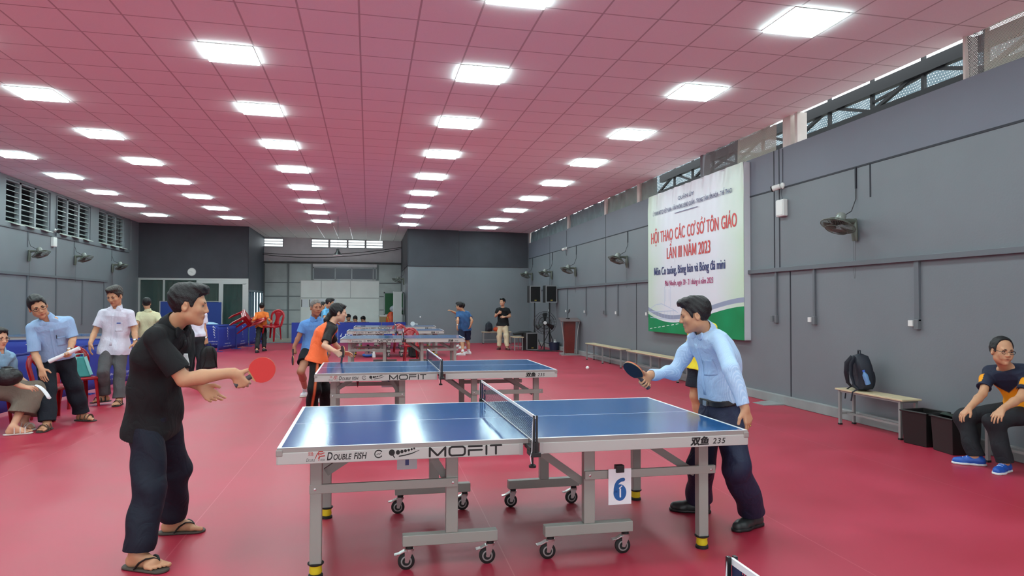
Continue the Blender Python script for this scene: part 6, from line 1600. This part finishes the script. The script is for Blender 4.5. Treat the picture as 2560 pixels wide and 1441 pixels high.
    if sp.get('watch'):
        k = sp['watch']; W = J['w'+k]; d_ = nrm(J['e'+k]-W); c = W+d_*.025
        F = Fld(c-.08, c+.08, .0045); F.cone(c-d_*.012, c+d_*.012, .0325*sc, .0325*sc, 0, cap0=0, cap1=1); child('watch_strap', F, mat('watch strap', (60, 46, 40), rough=.5))
        n = nrm(sp.get('watch_n', (0, -1, .3))); n = nrm(n-d_*(n @ d_)); MB().lathe(Vector(c+n*.03-org), [(0, 0), (.02, 0), (.021, .008), (.017, .011), (0, .011)], Vector(n), 18).build('watch_dial', mat('watch silver', (214, 214, 212), rough=.25, metal=.6), body, smooth=40)
    body['_j'] = 0; del body['_j']
    return body, dict(J=J, S=S, spine=spine, org=org, H=H, F1=F1, r1=r1, up=up_s, Hp=Hp)
UPV = Vector((0, 0, 1))
def P_(px, py, Y): return V3(at(px, py, Y))
def ankle(px, py, z=.085): return V3(fl(px, py, z))
# ================================================================== the people
def feet(heel, toe, z=.085, gz=0.0):
    h, t = V3(fl(*heel, gz)), V3(fl(*toe, gz)); d = nrm(t-h); a = h+d*.085; a[2] = z+gz
    return a, math.degrees(math.atan2(d[0], -d[1]))
def pa(px, py, yaw, z=.085): return ankle(px, py, z), yaw
def LEG(knee, f): return [knee, f[0], f[1]]
def orth(v, a): v = V3(v); a = nrm(a); return nrm(v-a*(v @ a))
def seg_d(V, a, b):
    d = b-a; t = np.clip(((V-a) @ d)/(d @ d), 0, 1); return np.linalg.norm(V-(a+t[:, None]*d), axis=1), ((V-a) @ d)/(d @ d)
RELAX = (14, 24, 20); GRIP = (62, 82, 50)
DOWN = lambda x=0, y=0: (x, y, -1)
# ---- player in black, front
a1 = nrm((.85, -.1, .5)); d1 = orth((.8, 0, -.35), a1)
b1, i1 = person(dict(label='man in a black polo shirt swinging a red bat, in flip-flops by the front table', vox=.0052, seed=1, girth=1.08, sc=1.04,
    pelvis=P_(386, 1052, 4.66), neck=P_(430, 812, 4.48), yaw=78, cyaw=80, head=P_(474, 764, 4.42), hyaw=92, hpitch=-6, hs=.93, hunch=.05, belly=.02, hair='full',
    armR=[(459, 950, 0), (586, 931, 0)], armL=[(452, 942, 0), (503, 966, -1)], handR=(d1, np.cross(a1, d1), GRIP, .3, (.95, .15, .25)), handL=((.72, -.25, -.62), (.2, -.85, .5), {0: (8, 14, 10), 1: (16, 22, 14), 2: (24, 28, 18), 3: (20, 26, 20)}, .5, (.55, .75, .45)),
    legR=LEG(None, feet((312, 1419), (412, 1430))), legL=LEG(None, feet((396, 1336), (506, 1329))),
    shirt=dict(name='polo_shirt', mat=cloth_mat('black polo cloth', (30, 30, 32), bump=.08), sleeve=.80, hem=-.12, gi=.9, flare=.020, ease=.020, wr=.011, wf=.8, collar=True),
    trousers=dict(mat=cloth_mat('navy track cloth', (27, 31, 44), rough=.7), w=(.096, .080, .074), hem=1.95, top=.12, gi=.86, jogger=True, wr=.009, wf=.75),
    decals=[('chest_badge', -.095, -.060, -.235, -.165, mat('badge white', (220, 222, 222), rough=.6), .002), ('placket', -.016, .016, -.20, -.07, cloth_mat('black polo cloth', (30, 30, 32)), .003)],
    shoe=('flip', (74, 66, 58), (22, 22, 22)), eye_open=.36))
W_ = i1['J']['wR']; g_ = W_+d1*.072+np.cross(a1, d1)*.022
make_bat('red rubbered bat swung by the man in the black polo', g_+a1*.135, a1, -np.cross(a1, d1)+V3((.1, 0, .12)), True)
# ---- player in the striped shirt
a2 = nrm((-.74, -.12, .66)); d2 = orth((-.8, -.2, -.2), a2); n2 = np.cross(a2, d2)
b2_, i2 = person(dict(label='man in a pale blue striped shirt and navy trousers playing with a black bat', vox=.0052, seed=4, girth=.98, sc=1.02,
    pelvis=P_(1804, 1026, 4.52), neck=P_(1762, 824, 4.5), yaw=-86, cyaw=-90, head=P_(1736, 789, 4.44), hyaw=-110, hpitch=-12, hs=.94, hunch=.05, belly=.02, hair='full',
    armR=[(1684, 932, 0), (1624, 937, -1)], armL=[(1829, 921, -1), (1862, 1020, 0)], handR=(d2, n2, GRIP, .3, (.95, .15, .25)), handL=((.22, -.1, -.95), (-.45, .85, 0), {0: (10, 16, 12), 1: (16, 24, 18), 2: (20, 28, 20), 3: (24, 30, 24)}, .4),
    legR=LEG((1752, 1165, -1), feet((1776, 1284), (1688, 1277))), legL=LEG((1840, 1170, -1), feet((1903, 1312), (1846, 1328))),
    shirt=dict(mat=cloth_mat('striped shirt cloth', (170, 198, 230), rough=.75, stripe=(192, 214, 240)), sleeve=1.93, hem=.13, ease=.022, wr=.012, wf=.75, collar=True),
    trousers=dict(mat=cloth_mat('navy suit cloth', (38, 42, 66), rough=.6), w=(.098, .09, .092), hem=1.94, top=.17, wr=.009, wf=.6),
    decals=[('pocket', -.135, -.03, -.30, -.19, cloth_mat('striped shirt cloth', (160, 192, 226)), .003), ('placket', -.018, .018, -.44, -.08, cloth_mat('plain blue placket', (172, 200, 232)), .002)], belt=True, shoe=('shoe', (46, 50, 50), (26, 27, 28)), eye_open=.3))
W_ = i2['J']['wR']; g_ = W_+d2*.072+n2*.022
make_bat('black rubbered bat held up by the man in the striped shirt', g_+a2*.135, a2, (-.66, -.34, -.64), False)
mb = MB().ring([Vector(i2['J']['wL']+nrm((.22, -.1, -.95))*.112*1.02+V3((-.012*math.cos(t)-.0, .0, 0))*0+(V3((.009*math.cos(t), .011*math.sin(t), 0))))-Vector(i2['org']) for t in [2*PI*k/12 for k in range(12)]], .0022, 6, closed=True)
mb.build('ring', mat('gold ring', (220, 190, 110), rough=.2, metal=.9), b2_)
# ---- seated man by the wall
def jersey(V, c):
    u = (V-c['nek']) @ c['u']; r = (V-c['nek']) @ c['r']
    m = np.clip(.5+((-.235+.88*np.abs(r))-u)/.012, 0, 1)
    for k in ('R', 'L'):
        d, t = seg_d(V, c['S'][k], c['J']['e'+k]); arm = (d < .085) & (t > .18) & (np.abs(r) > .15)
        b = np.clip((t-.28)/.04+.5, 0, 1)*np.clip((.60-t)/.04+.5, 0, 1); m = np.where(arm, b, m)
    return m
b3, i3 = person(dict(label='seated man in a navy and yellow chevron jersey with hands on his knees', vox=.0058, seed=6, girth=.98, sc=.98,
    pelvis=V3((6.0, 5.36, .555)), neck=P_(2514, 918, 5.36), yaw=-80, cyaw=-70, head=P_(2505, 879, 5.28), hyaw=-16, hpitch=-4, hs=1.03, hunch=.05, belly=.03, hair='bald', smile=True, glasses=(18, 18, 22), hroll=-4,
    armR=[(2457, 985, -1), (2424, 1020, -1)], armL=[(2550, 996, -1), (2506, 1023, -1)], handR=((-.65, .05, -.55), (-.35, 0, -.93), RELAX, .5, (.6, .7, .3)), handL=((-.65, -.2, -.5), (-.35, 0, -.93), RELAX, .5, (.6, .7, .3)),
    legR=LEG((2408, 1044, -1), feet((2467, 1166), (2396, 1160))), legL=LEG((2484, 1056, -1), feet((2523, 1178), (2479, 1191))),
    shirt=dict(name='jersey', mat=cloth_mat('chevron jersey cloth', (38, 44, 64), (244, 160, 28), rough=.7), sleeve=.72, hem=-.04, ease=.022, wr=.011, pattern=jersey),
    trousers=dict(mat=cloth_mat('charcoal trouser cloth', (40, 42, 46)), w=(.096, .084, .072), hem=1.99, top=.15, wr=.011),
    shoe=('shoe', (30, 84, 176), (222, 226, 228), (210, 220, 236))))
# ---- bending man
a4 = nrm((.9, -.1, .42)); d4 = orth((-.2, -.75, -.6), a4)
b4, i4 = person(dict(label='bending man in a light blue shirt with spectacles, holding a rolled paper', vox=.0068, seed=8, sc=1.10, girth=1.0,
    pelvis=P_(140, 902, 9.9), neck=P_(122, 797, 9.62), yaw=25, cyaw=30, tilt=.2, head=P_(95, 768, 9.5), hyaw=34, hpitch=-14, hroll=20, hs=1.05, belly=.03, hair='short', smile=True, glasses=(176, 176, 180),
    armR=[(86, 882, 0), (103, 921, -1)], armL=[(183, 845, 0), (174, 880, -1)], handR=((.3, -.25, -.9), (.15, .95, -.1), {0: (5, 12, 8), 1: (10, 16, 12), 2: (14, 20, 14), 3: (18, 22, 16)}, .7, (.8, .5, .2)), handL=(d4, np.cross(d4, a4), GRIP, .3, (.7, .5, .4)),
    legR=LEG(None, pa(118, 1058, 2)), legL=LEG(None, feet((190, 1052), (236, 1054))), kb=.05,
    shirt=dict(mat=cloth_mat('light blue shirt cloth', (152, 182, 218), rough=.75), sleeve=.96, hem=.08, ease=.024, wr=.009, wf=.7, collar=True),
    trousers=dict(mat=cloth_mat('black navy trouser cloth', (24, 27, 36)), w=(.10, .092, .088), hem=1.95, top=.16, wr=.012),
    decals=[('pocket', -.125, -.03, -.31, -.20, cloth_mat('light blue shirt cloth', (152, 182, 218)), .003), ('placket', -.017, .017, -.46, -.08, cloth_mat('light blue shirt cloth', (152, 182, 218)), .003), ('pen', -.04, -.034, -.22, -.165, BLACK, .006)],
    shoe=('sandal', (62, 54, 48), (70, 58, 48)), watch='L'))
W_ = i4['J']['wL']; g_ = Vector(W_+d4*.08+np.cross(d4, a4)*.026)
mb = MB(); A_, B_ = g_-Vector(a4)*.22, g_+Vector(a4)*.16
mb.ring([A_, A_.lerp(B_, .5), B_], [.026, .024, .026], 16); mb.ring([A_+(B_-A_)*.002, B_], [.018, .018], 14)
props(mb.build('paper_roll', PAPER, smooth=50), 'white rolled sheets of paper in the hand of the bending man', 'paper')
# ---- walking man in white
b5, i5 = person(dict(label='walking man in a white short sleeved shirt and grey trousers looking down', vox=.0072, seed=9, sc=1.12,
    pelvis=P_(286, 872, 11.75), neck=P_(291, 771, 11.7), yaw=-4, head=P_(287, 741, 11.62), hyaw=-16, hpitch=-22, hs=1.06, hair='full', hairc=(46, 38, 34),
    armR=[(238, 829, 0), (226, 858, -1)], armL=[(336, 826, 0), (339, 856, -1)], handR=((-.05, -.1, -1), (.8, .5, 0), RELAX), handL=((-.02, -.1, -1), (-.8, .5, 0), RELAX),
    legR=LEG((258, 932, -1), (V3(fl(262, 988, .14)), -38)), legL=LEG(None, pa(298, 999, 4)), kb=.03, gz={'R': .035},
    shirt=dict(mat=cloth_mat('white shirt cloth', (218, 218, 232), rough=.75), sleeve=.74, hem=-.13, ease=.024, wr=.009, wf=.75, collar=True),
    trousers=dict(mat=cloth_mat('grey trouser cloth', (86, 84, 86)), w=(.09, .072, .078), hem=1.95, top=.12, wr=.008),
    decals=[('pocket', -.125, -.035, -.31, -.19, cloth_mat('white shirt cloth', (218, 218, 232)), .003), ('pocket_badge', -.10, -.05, -.205, -.19, mat('badge blue', (60, 100, 180)), .006), ('placket', -.017, .017, -.5, -.08, cloth_mat('white shirt cloth', (218, 218, 232)), .003)],
    shoe=('sandal', (44, 38, 36), (40, 34, 32)), watch='L'))
# ---- man in beige, back view
person(dict(label='man in a beige shirt and black cap seen from behind, beyond the barrier', vox=.010, seed=2, sc=1.06, eyes=False,
    pelvis=P_(370, 838, 17.7), neck=P_(371, 779, 17.7), yaw=178, head=P_(367, 759, 17.7), hyaw=190, hs=1.0, cap=(28, 30, 40), girth=1.12,
    armR=[(402, 812, -1), (404, 836, -1)], armL=[(341, 812, -1), (341, 836, -1)], handR=(DOWN(), (-1, 0, 0), RELAX), handL=(DOWN(), (1, 0, 0), RELAX),
    legR=LEG(None, (V3((-4.98, 17.7, .085)), 178)), legL=LEG(None, (V3((-5.2, 17.7, .085)), 178)),
    shirt=dict(mat=cloth_mat('beige shirt cloth', (204, 198, 162), rough=.8), sleeve=.74, hem=-.1, ease=.024, wr=.016, wf=.6, collar=True),
    trousers=dict(mat=cloth_mat('dark trouser cloth', (44, 44, 48)), top=.12)))
# ---- seated woman at the edge
b7, i7 = person(dict(label='seated woman in a pale blue blouse and long taupe skirt, cut by the picture edge', vox=.0075, seed=3, sc=1.02, girth=.95, skin=(212, 160, 130),
    pelvis=V3((-4.47, 9.33, .56)), neck=P_(0, 880, 9.3), yaw=72, cyaw=66, head=P_(-3, 847, 9.26), hyaw=60, hpitch=-5, hs=1.0, hair='short', hairc=(30, 24, 24), glasses=(150, 130, 120), bun=True,
    armR=[(4, 944, -1), (58, 968, -1)], armL=[(36, 938, 1), (72, 962, -1)], handR=((.9, -.1, -.1), (.1, .3, -.95), RELAX), handL=((.9, -.3, -.2), (.1, .1, -1), RELAX),
    legR=LEG((78, 988, -1), feet((8, 1090), (68, 1085))), legL=LEG((92, 982, 0), feet((50, 1072), (96, 1078))),
    shirt=dict(name='blouse', mat=cloth_mat('pale blue blouse cloth', (146, 186, 214)), sleeve=.7, hem=.06, ease=.02, wr=.01, collar=True),
    trousers=dict(name='skirt', skirt=True, mat=cloth_mat('taupe skirt cloth', (120, 106, 94), rough=.85), wr=.009), shoe=('sandal', (206, 196, 190), (220, 210, 204))))
p = i7['J']
mb = MB(); k0 = Vector(p['wR']); base = Vector(at(78, 968, 9.12))
mb.grid(lambda u, v: base+Vector((.02+.17*v+.0*u, -.11*u+.06, .02-.16*v*v-.01*math.sin(u*4))), 8, 10)
props(mb.build('paper_sheet', PAPER, smooth=60, solid=.002), 'white sheet of paper curling off the lap of the seated woman', 'paper')
hb = empty('handbag', tuple(at(18, 962, 9.13)), .2, 'black leather handbag on the lap of the seated woman', 'bag')
MB().ball((0, 0, .09), .13, 16, (1.2, .55, .85)).build('bag_body', mat('black leather', (26, 25, 26), rough=.35, bump=.3, bscale=25), hb, smooth=70)
MB().ring([(-.1, 0, .12), (-.085, .0, .17), (-.03, .0, .205), (.03, .0, .205), (.085, 0, .17), (.1, 0, .12)], .008, 6).build('handle', mat('black leather', (26, 25, 26)), hb, smooth=60)
# ---- man with the black backpack
b8, i8 = person(dict(label='man in a white shirt carrying a black backpack, hidden behind the player in black', vox=.009, seed=5, sc=1.0,
    pelvis=P_(490, 844, 14.4), neck=P_(486, 779, 14.4), yaw=25, head=P_(486, 757, 14.35), hyaw=40,
    armR=[(462, 818, 0), (462, 848, 0)], armL=[(510, 817, 0), (516, 848, -1)], handR=(DOWN(), (1, .2, 0), RELAX), handL=((.05, -.1, -1), (-.6, .6, 0), (60, 70, 50)),
    legR=LEG(None, (V3((-3.38, 14.45, .085)), 15)), legL=LEG(None, (V3((-3.18, 14.4, .085)), 25)),
    shirt=dict(mat=cloth_mat('white shirt cloth', (218, 218, 232)), sleeve=.72, hem=.02, ease=.024, wr=.012, collar=True), trousers=dict(mat=cloth_mat('charcoal trouser cloth', (40, 42, 46)), top=.14), watch='L'))
hp = i8['J']['wL']
b = dup(bp0, (hp[0]+.04, hp[1]-.03, hp[2]-.585), .5, 'limp black backpack hanging from the hand of the man in white')
for ch in b.children:
    ch.data = ch.data.copy(); ch.data.materials.clear(); ch.data.materials.append(NYLONB)
# ---- person in orange carrying chairs
b9, i9 = person(dict(label='person in an orange top walking off with red chairs under both arms', vox=.011, seed=7, sc=.98, girth=.95, eyes=False,
    pelvis=P_(654, 819, 24.4), neck=P_(655, 780, 24.4), yaw=176, head=P_(655, 767, 24.4), hyaw=176, hair='full',
    armR=[(669, 794, -1), (674, 801, -1)], armL=[(639, 795, -1), (634, 800, -1)], handR=((.5, .3, -.6), (-.5, .3, 0), GRIP), handL=((-.5, .3, -.6), (.5, .3, 0), GRIP),
    legR=LEG(None, (V3(fl(660, 872, .085)), 170)), legL=LEG(None, (V3(fl(642, 876, .085)), 176)),
    shirt=dict(name='top', mat=cloth_mat('orange top cloth', (222, 116, 50)), sleeve=1.3, hem=-.02, ease=.024, wr=.012), trousers=dict(mat=cloth_mat('black trouser cloth', (26, 25, 28)), w=(.092, .078, .075), top=.1)))
z_ = Vector((.86, -.05, .50)).normalized(); fr_ = Vector((-.42, -.55, .72)); fr_ = (fr_-z_*fr_.dot(z_)).normalized(); yy_ = -fr_; xx_ = yy_.cross(z_)
Mx = Matrix((xx_, yy_, z_)).transposed().to_4x4(); base = at(582, 816, 24.15)
for k, lab in enumerate(('red plastic chair carried on its side, lowest of the carried stack', 'red plastic chair carried on its side, middle of the carried stack', 'red plastic chair carried on its side, topmost of the carried stack')):
    c_ = copy_tree(ch0); c_['label'] = lab; M2 = Mx.copy(); M2.translation = base+z_*.055*k+fr_*.012*k; c_.matrix_world = M2 @ Matrix.Scale(1.05, 4)
c_ = dup(ch0, tuple(at(679, 850, 24.2)), face(-25), 'single red plastic chair carried upright in the other hand'); c_.scale = (1.1, 1.1, 1.1); c_.rotation_euler = (.1, .12, face(-25))
# ---- old man in blue
b10, i10 = person(dict(label='grey haired man in a blue polo shirt and shorts, bat hanging in his hand', vox=.0072, seed=11, sc=1.0, skin=(168, 116, 90),
    pelvis=P_(786, 878, 11.45), neck=P_(787, 797, 11.4), yaw=14, cyaw=18, tilt=.12, head=P_(790, 770, 11.33), hyaw=26, hpitch=-3, hs=1.04, hair='thin', hairc=(112, 106, 102), smile=True, eye_open=.25,
    armR=[(749, 838, 0), (735, 868, 0)], armL=[(818, 842, 1), (822, 872, -1)], handR=((-.08, -.1, -1), (.6, .7, 0), GRIP, .3, (.2, 1, .3)), handL=((.1, -.1, -1), (-.8, .3, 0), RELAX),
    legR=LEG((752, 930, -1), feet((768, 989), (739, 1001))), legL=LEG((796, 932, -1), pa(801, 990, 5)),
    shirt=dict(name='polo_shirt', mat=cloth_mat('blue polo cloth', (98, 148, 210)), sleeve=.78, hem=-.14, ease=.024, wr=.009, wf=.75, collar=True, vee=True),
    trousers=dict(name='shorts', mat=cloth_mat('black shorts cloth', (22, 24, 32)), hem=.62, top=.1, w=(.105, .1, .08)), shoe=('shoe', (222, 222, 226), (214, 206, 190), (60, 66, 90)), socks=(220, 222, 224)))
W_ = i10['J']['wR']; make_bat('bat hanging edge-on from the hand of the grey haired man', W_+V3((-.012, -.02, -.205)), (0, 0, -1), (-.96, -.28, 0), False)
# ---- woman in orange and black
def raglan(V, c):
    m = np.zeros(len(V))
    for k in ('R', 'L'):
        d, t = seg_d(V, c['S'][k]+(c['nek']-c['S'][k])*.55+c['u']*.03, c['S'][k]); d2_, t2 = seg_d(V, c['S'][k], c['J']['e'+k]); m = np.maximum(m, np.clip(.5+(.082-np.minimum(d, d2_))/.012, 0, 1))
    return m
b11, i11 = person(dict(label='woman with black hair in an orange and black sports top bending at the second table', vox=.0066, seed=12, sc=1.02, girth=.96, skin=(214, 164, 136), eyes=True,
    pelvis=P_(794, 898, 9.8), neck=P_(829, 809, 9.85), yaw=96, cyaw=102, head=P_(847, 783, 9.85), hyaw=98, hpitch=-6, hs=1.0, hair='short', bun=True, hunch=.05,
    armR=[(811, 865, -1), (838, 879, -1)], armL=[(838, 862, 1), (856, 882, 1)], handR=((.75, -.2, -.5), (.2, .9, -.3), GRIP, .3, (.8, .3, .3)), handL=((.9, .1, -.2), (0, -.6, -.6), RELAX),
    legR=LEG((786, 976, -1), (V3((at(777, 1000, 9.72).x, 9.72, .085)), 95)), legL=LEG((812, 974, 1), (V3((at(815, 1000, 10.0).x, 10.0, .085)), 90)),
    shirt=dict(name='sports_top', mat=cloth_mat('orange sports cloth', (255, 112, 62), (34, 30, 30), rough=.6), sleeve=.80, hem=-.10, ease=.022, wr=.012, wf=.7, pattern=raglan),
    trousers=dict(mat=cloth_mat('black striped track cloth', (24, 22, 24), (214, 104, 66)), stripe=True, w=(.098, .086, .08), hem=1.95, top=.08, wr=.008), shoe=('shoe', (220, 220, 222), (230, 230, 228))))
W_ = i11['J']['wR']; make_bat('dark red bat held low by the woman in orange and black', W_+V3((.095, -.02, -.005)), (.25, -.25, .93), (-.93, -.36, 0), False)
# ---- people farther down the hall
b12, i12 = person(dict(label='man with spectacles in a sky blue shirt behind the woman in orange', vox=.0105, seed=13, sc=1.05, pelvis=P_(818, 824, 21.2), neck=P_(818, 772, 21.2), yaw=70, head=P_(825, 758, 21.1), hyaw=84, hpitch=-12, glasses=(60, 60, 64), hair='full', hs=1.05,
    armR=[(812, 797, -1), (824, 806, -1)], armL=[(830, 797, 1), (838, 806, 1)], handR=((.9, 0, -.3), (0, .5, -.8), RELAX), handL=((.9, 0, -.3), (0, -.5, -.8), RELAX), legR=LEG(None, (V3((-1.42, 21.1, .085)), 70)), legL=LEG(None, (V3((-1.3, 21.35, .085)), 70)),
    shirt=dict(mat=cloth_mat('sky blue cloth', (104, 176, 220)), sleeve=.7, hem=-.1, collar=True), trousers=dict(mat=cloth_mat('charcoal trouser cloth', (40, 42, 46)))))
person(dict(label='person of whom only dark hair shows between the old man and the man in spectacles', vox=.014, seed=14, pelvis=P_(806, 818, 24.6), neck=P_(806, 778, 24.6), yaw=60, head=P_(808, 765, 24.6), hyaw=80, eyes=False, sc=1.05,
    armR=[(800, 800, -1), (802, 818, 0)], armL=[(814, 800, 1), (816, 818, 0)], handR=(DOWN(), (1, 0, 0), RELAX), handL=(DOWN(), (-1, 0, 0), RELAX), legR=LEG(None, (V3((-1.78, 24.55, .085)), 60)), legL=LEG(None, (V3((-1.6, 24.7, .085)), 60)),
    shirt=dict(mat=cloth_mat('navy cloth', (36, 44, 70))), trousers=dict(mat=cloth_mat('charcoal trouser cloth', (40, 42, 46)))))
for px, py, lab, hy in ((871, 795, 'dark clothed person bowed at the desk behind the blue screen, next to the ponytail', 20), (888, 799, 'dark clothed person resting the chin on a hand behind the blue screen', -10), (908, 800, 'dark clothed person bowed lowest behind the blue screen, at the end of the three', -25)):
    n_ = P_(px+2, py+11, 29.0); person(dict(label=lab, vox=.015, seed=int(px), pelvis=V3((n_[0], 29.2, .50)), neck=n_, yaw=0, head=P_(px, py, 28.85), hyaw=hy, hpitch=-30, hair='full', eyes=False, skin=(190, 140, 112), hs=1.08,
        armR=[V3((n_[0]-.24, 28.85, .72)), V3((n_[0]-.1, 28.62, .78))], armL=[V3((n_[0]+.24, 28.85, .72)), V3((n_[0]+.1, 28.62, .78))], handR=((.5, -.3, .3), (0, .3, -1), RELAX), handL=((-.5, -.3, .3), (0, .3, -1), RELAX),
        legR=LEG(V3((n_[0]-.12, 28.8, .5)), (V3((n_[0]-.12, 28.75, .085)), 0)), legL=LEG(V3((n_[0]+.12, 28.8, .5)), (V3((n_[0]+.12, 28.75, .085)), 0)), shirt=dict(mat=cloth_mat('black jacket cloth', (24, 24, 30)), sleeve=1.9), trousers=dict(mat=cloth_mat('charcoal trouser cloth', (40, 42, 46)))))
dup(b0, (-.55, 29.3, -.06), PI/2, 'bench behind the blue screen on which the three dark clothed people sit')
b16, i16 = person(dict(label='man in a blue t-shirt and navy shorts seen from behind at the far tables', vox=.0105, seed=16, sc=1.0, pelvis=P_(1161, 822, 21.0), neck=P_(1157, 778, 20.95), yaw=192, head=P_(1148, 766, 20.9), hyaw=232, hpitch=-8, hair='full', glasses=(30, 30, 34), hunch=.06,
    armR=[(1180, 802, -1), (1177, 813, 0)], armL=[(1145, 802, -1), (1143, 815, 0)], handR=((-.2, .3, -.7), (-.6, .5, 0), RELAX), handL=((0, 0, -1), (.8, .3, 0), RELAX), legR=LEG(None, pa(1172, 879, -120)), legL=LEG(None, pa(1157, 882, -110)),
    shirt=dict(name='t_shirt', mat=cloth_mat('blue t-shirt cloth', (58, 96, 142)), sleeve=.6, hem=-.12, ease=.022, wr=.012), trousers=dict(name='shorts', mat=cloth_mat('navy shorts cloth', (30, 38, 62)), hem=.95, w=(.1, .1, .08)), shoe=('shoe', (224, 224, 226), (226, 226, 226)), socks=(224, 224, 226), watch='L'))
person(dict(label='opponent with one arm raised, mostly hidden behind the man in the blue t-shirt', vox=.014, seed=17, pelvis=P_(1158, 818, 23.0), neck=P_(1157, 778, 23.0), yaw=-80, head=P_(1153, 767, 22.95), hyaw=-85, eyes=False,
    armR=[(1162, 798, 1), (1150, 800, 1)], armL=[(1144, 785, -1), (1131, 779, -1)], handR=((-1, 0, 0), (0, 0, -1), RELAX), handL=((-.7, -.2, .3), (0, .3, -1), RELAX), legR=LEG(None, pa(1160, 866, -80)), legL=LEG(None, pa(1150, 862, -80)),
    shirt=dict(mat=cloth_mat('navy cloth', (36, 44, 70)), sleeve=.6), trousers=dict(name='shorts', mat=cloth_mat('navy shorts cloth', (30, 38, 62)), hem=.9), shoe=('shoe', (224, 224, 226), (226, 226, 226))))
person(dict(label='young man in a black t-shirt and khaki trousers standing by the far bench', vox=.0095, seed=18, sc=1.03, skin=(206, 154, 124), pelvis=P_(1257, 813, 23.2), neck=P_(1257, 769, 23.2), yaw=-20, head=P_(1256, 756, 23.15), hyaw=-45, hpitch=3, hair='full', girth=1.05,
    armR=[(1239, 791, 0), (1246, 784, -1)], armL=[(1275, 791, 0), (1262, 793, -1)], handR=((.5, -.4, .3), (.2, .6, 0), (50, 60, 40)), handL=((-.9, -.3, 0), (.2, .6, -.3), RELAX), legR=LEG(None, pa(1248, 868, -25)), legL=LEG(None, pa(1268, 869, 10)),
    shirt=dict(name='t_shirt', mat=cloth_mat('black t-shirt cloth', (26, 27, 30)), sleeve=.62, hem=-.05, ease=.02, wr=.01), trousers=dict(mat=cloth_mat('khaki cloth', (204, 184, 154)), w=(.092, .078, .066), hem=1.92, wr=.01), shoe=('shoe', (92, 50, 46), (60, 40, 38)), watch='L'))
a18 = nrm((-.5, -.3, .5))
b18, i18 = person(dict(label='player in a yellow shirt hidden behind the man in the striped shirt', vox=.0085, seed=19, sc=.98, pelvis=P_(1756, 912, 7.45), neck=P_(1754, 803, 7.4), yaw=-75, head=P_(1738, 780, 7.35), hyaw=-85, hpitch=-10,
    armR=[(1728, 868, 1), (1712, 906, 0)], armL=[(1772, 868, -1), (1776, 905, -1)], handR=((-.7, -.1, -.4), (0, .3, -.9), GRIP), handL=((-.3, 0, -1), (-.5, .5, 0), RELAX), legR=LEG(None, pa(1746, 1070, -75)), legL=LEG(None, pa(1775, 1082, -70)),
    shirt=dict(mat=cloth_mat('yellow shirt cloth', (240, 222, 60)), sleeve=.75, hem=-.08, wr=.012), trousers=dict(name='shorts', mat=cloth_mat('dark shorts cloth', (34, 40, 50)), hem=.72, w=(.1, .1, .08)), shoe=('shoe', (220, 220, 222), (226, 226, 226))))
W_ = i18['J']['wR']; make_bat('red rubbered bat just showing beyond the sleeve of the striped shirt', W_+V3((-.07, -.02, .03)), (-.7, -.2, .6), (.2, -.9, .3), True)
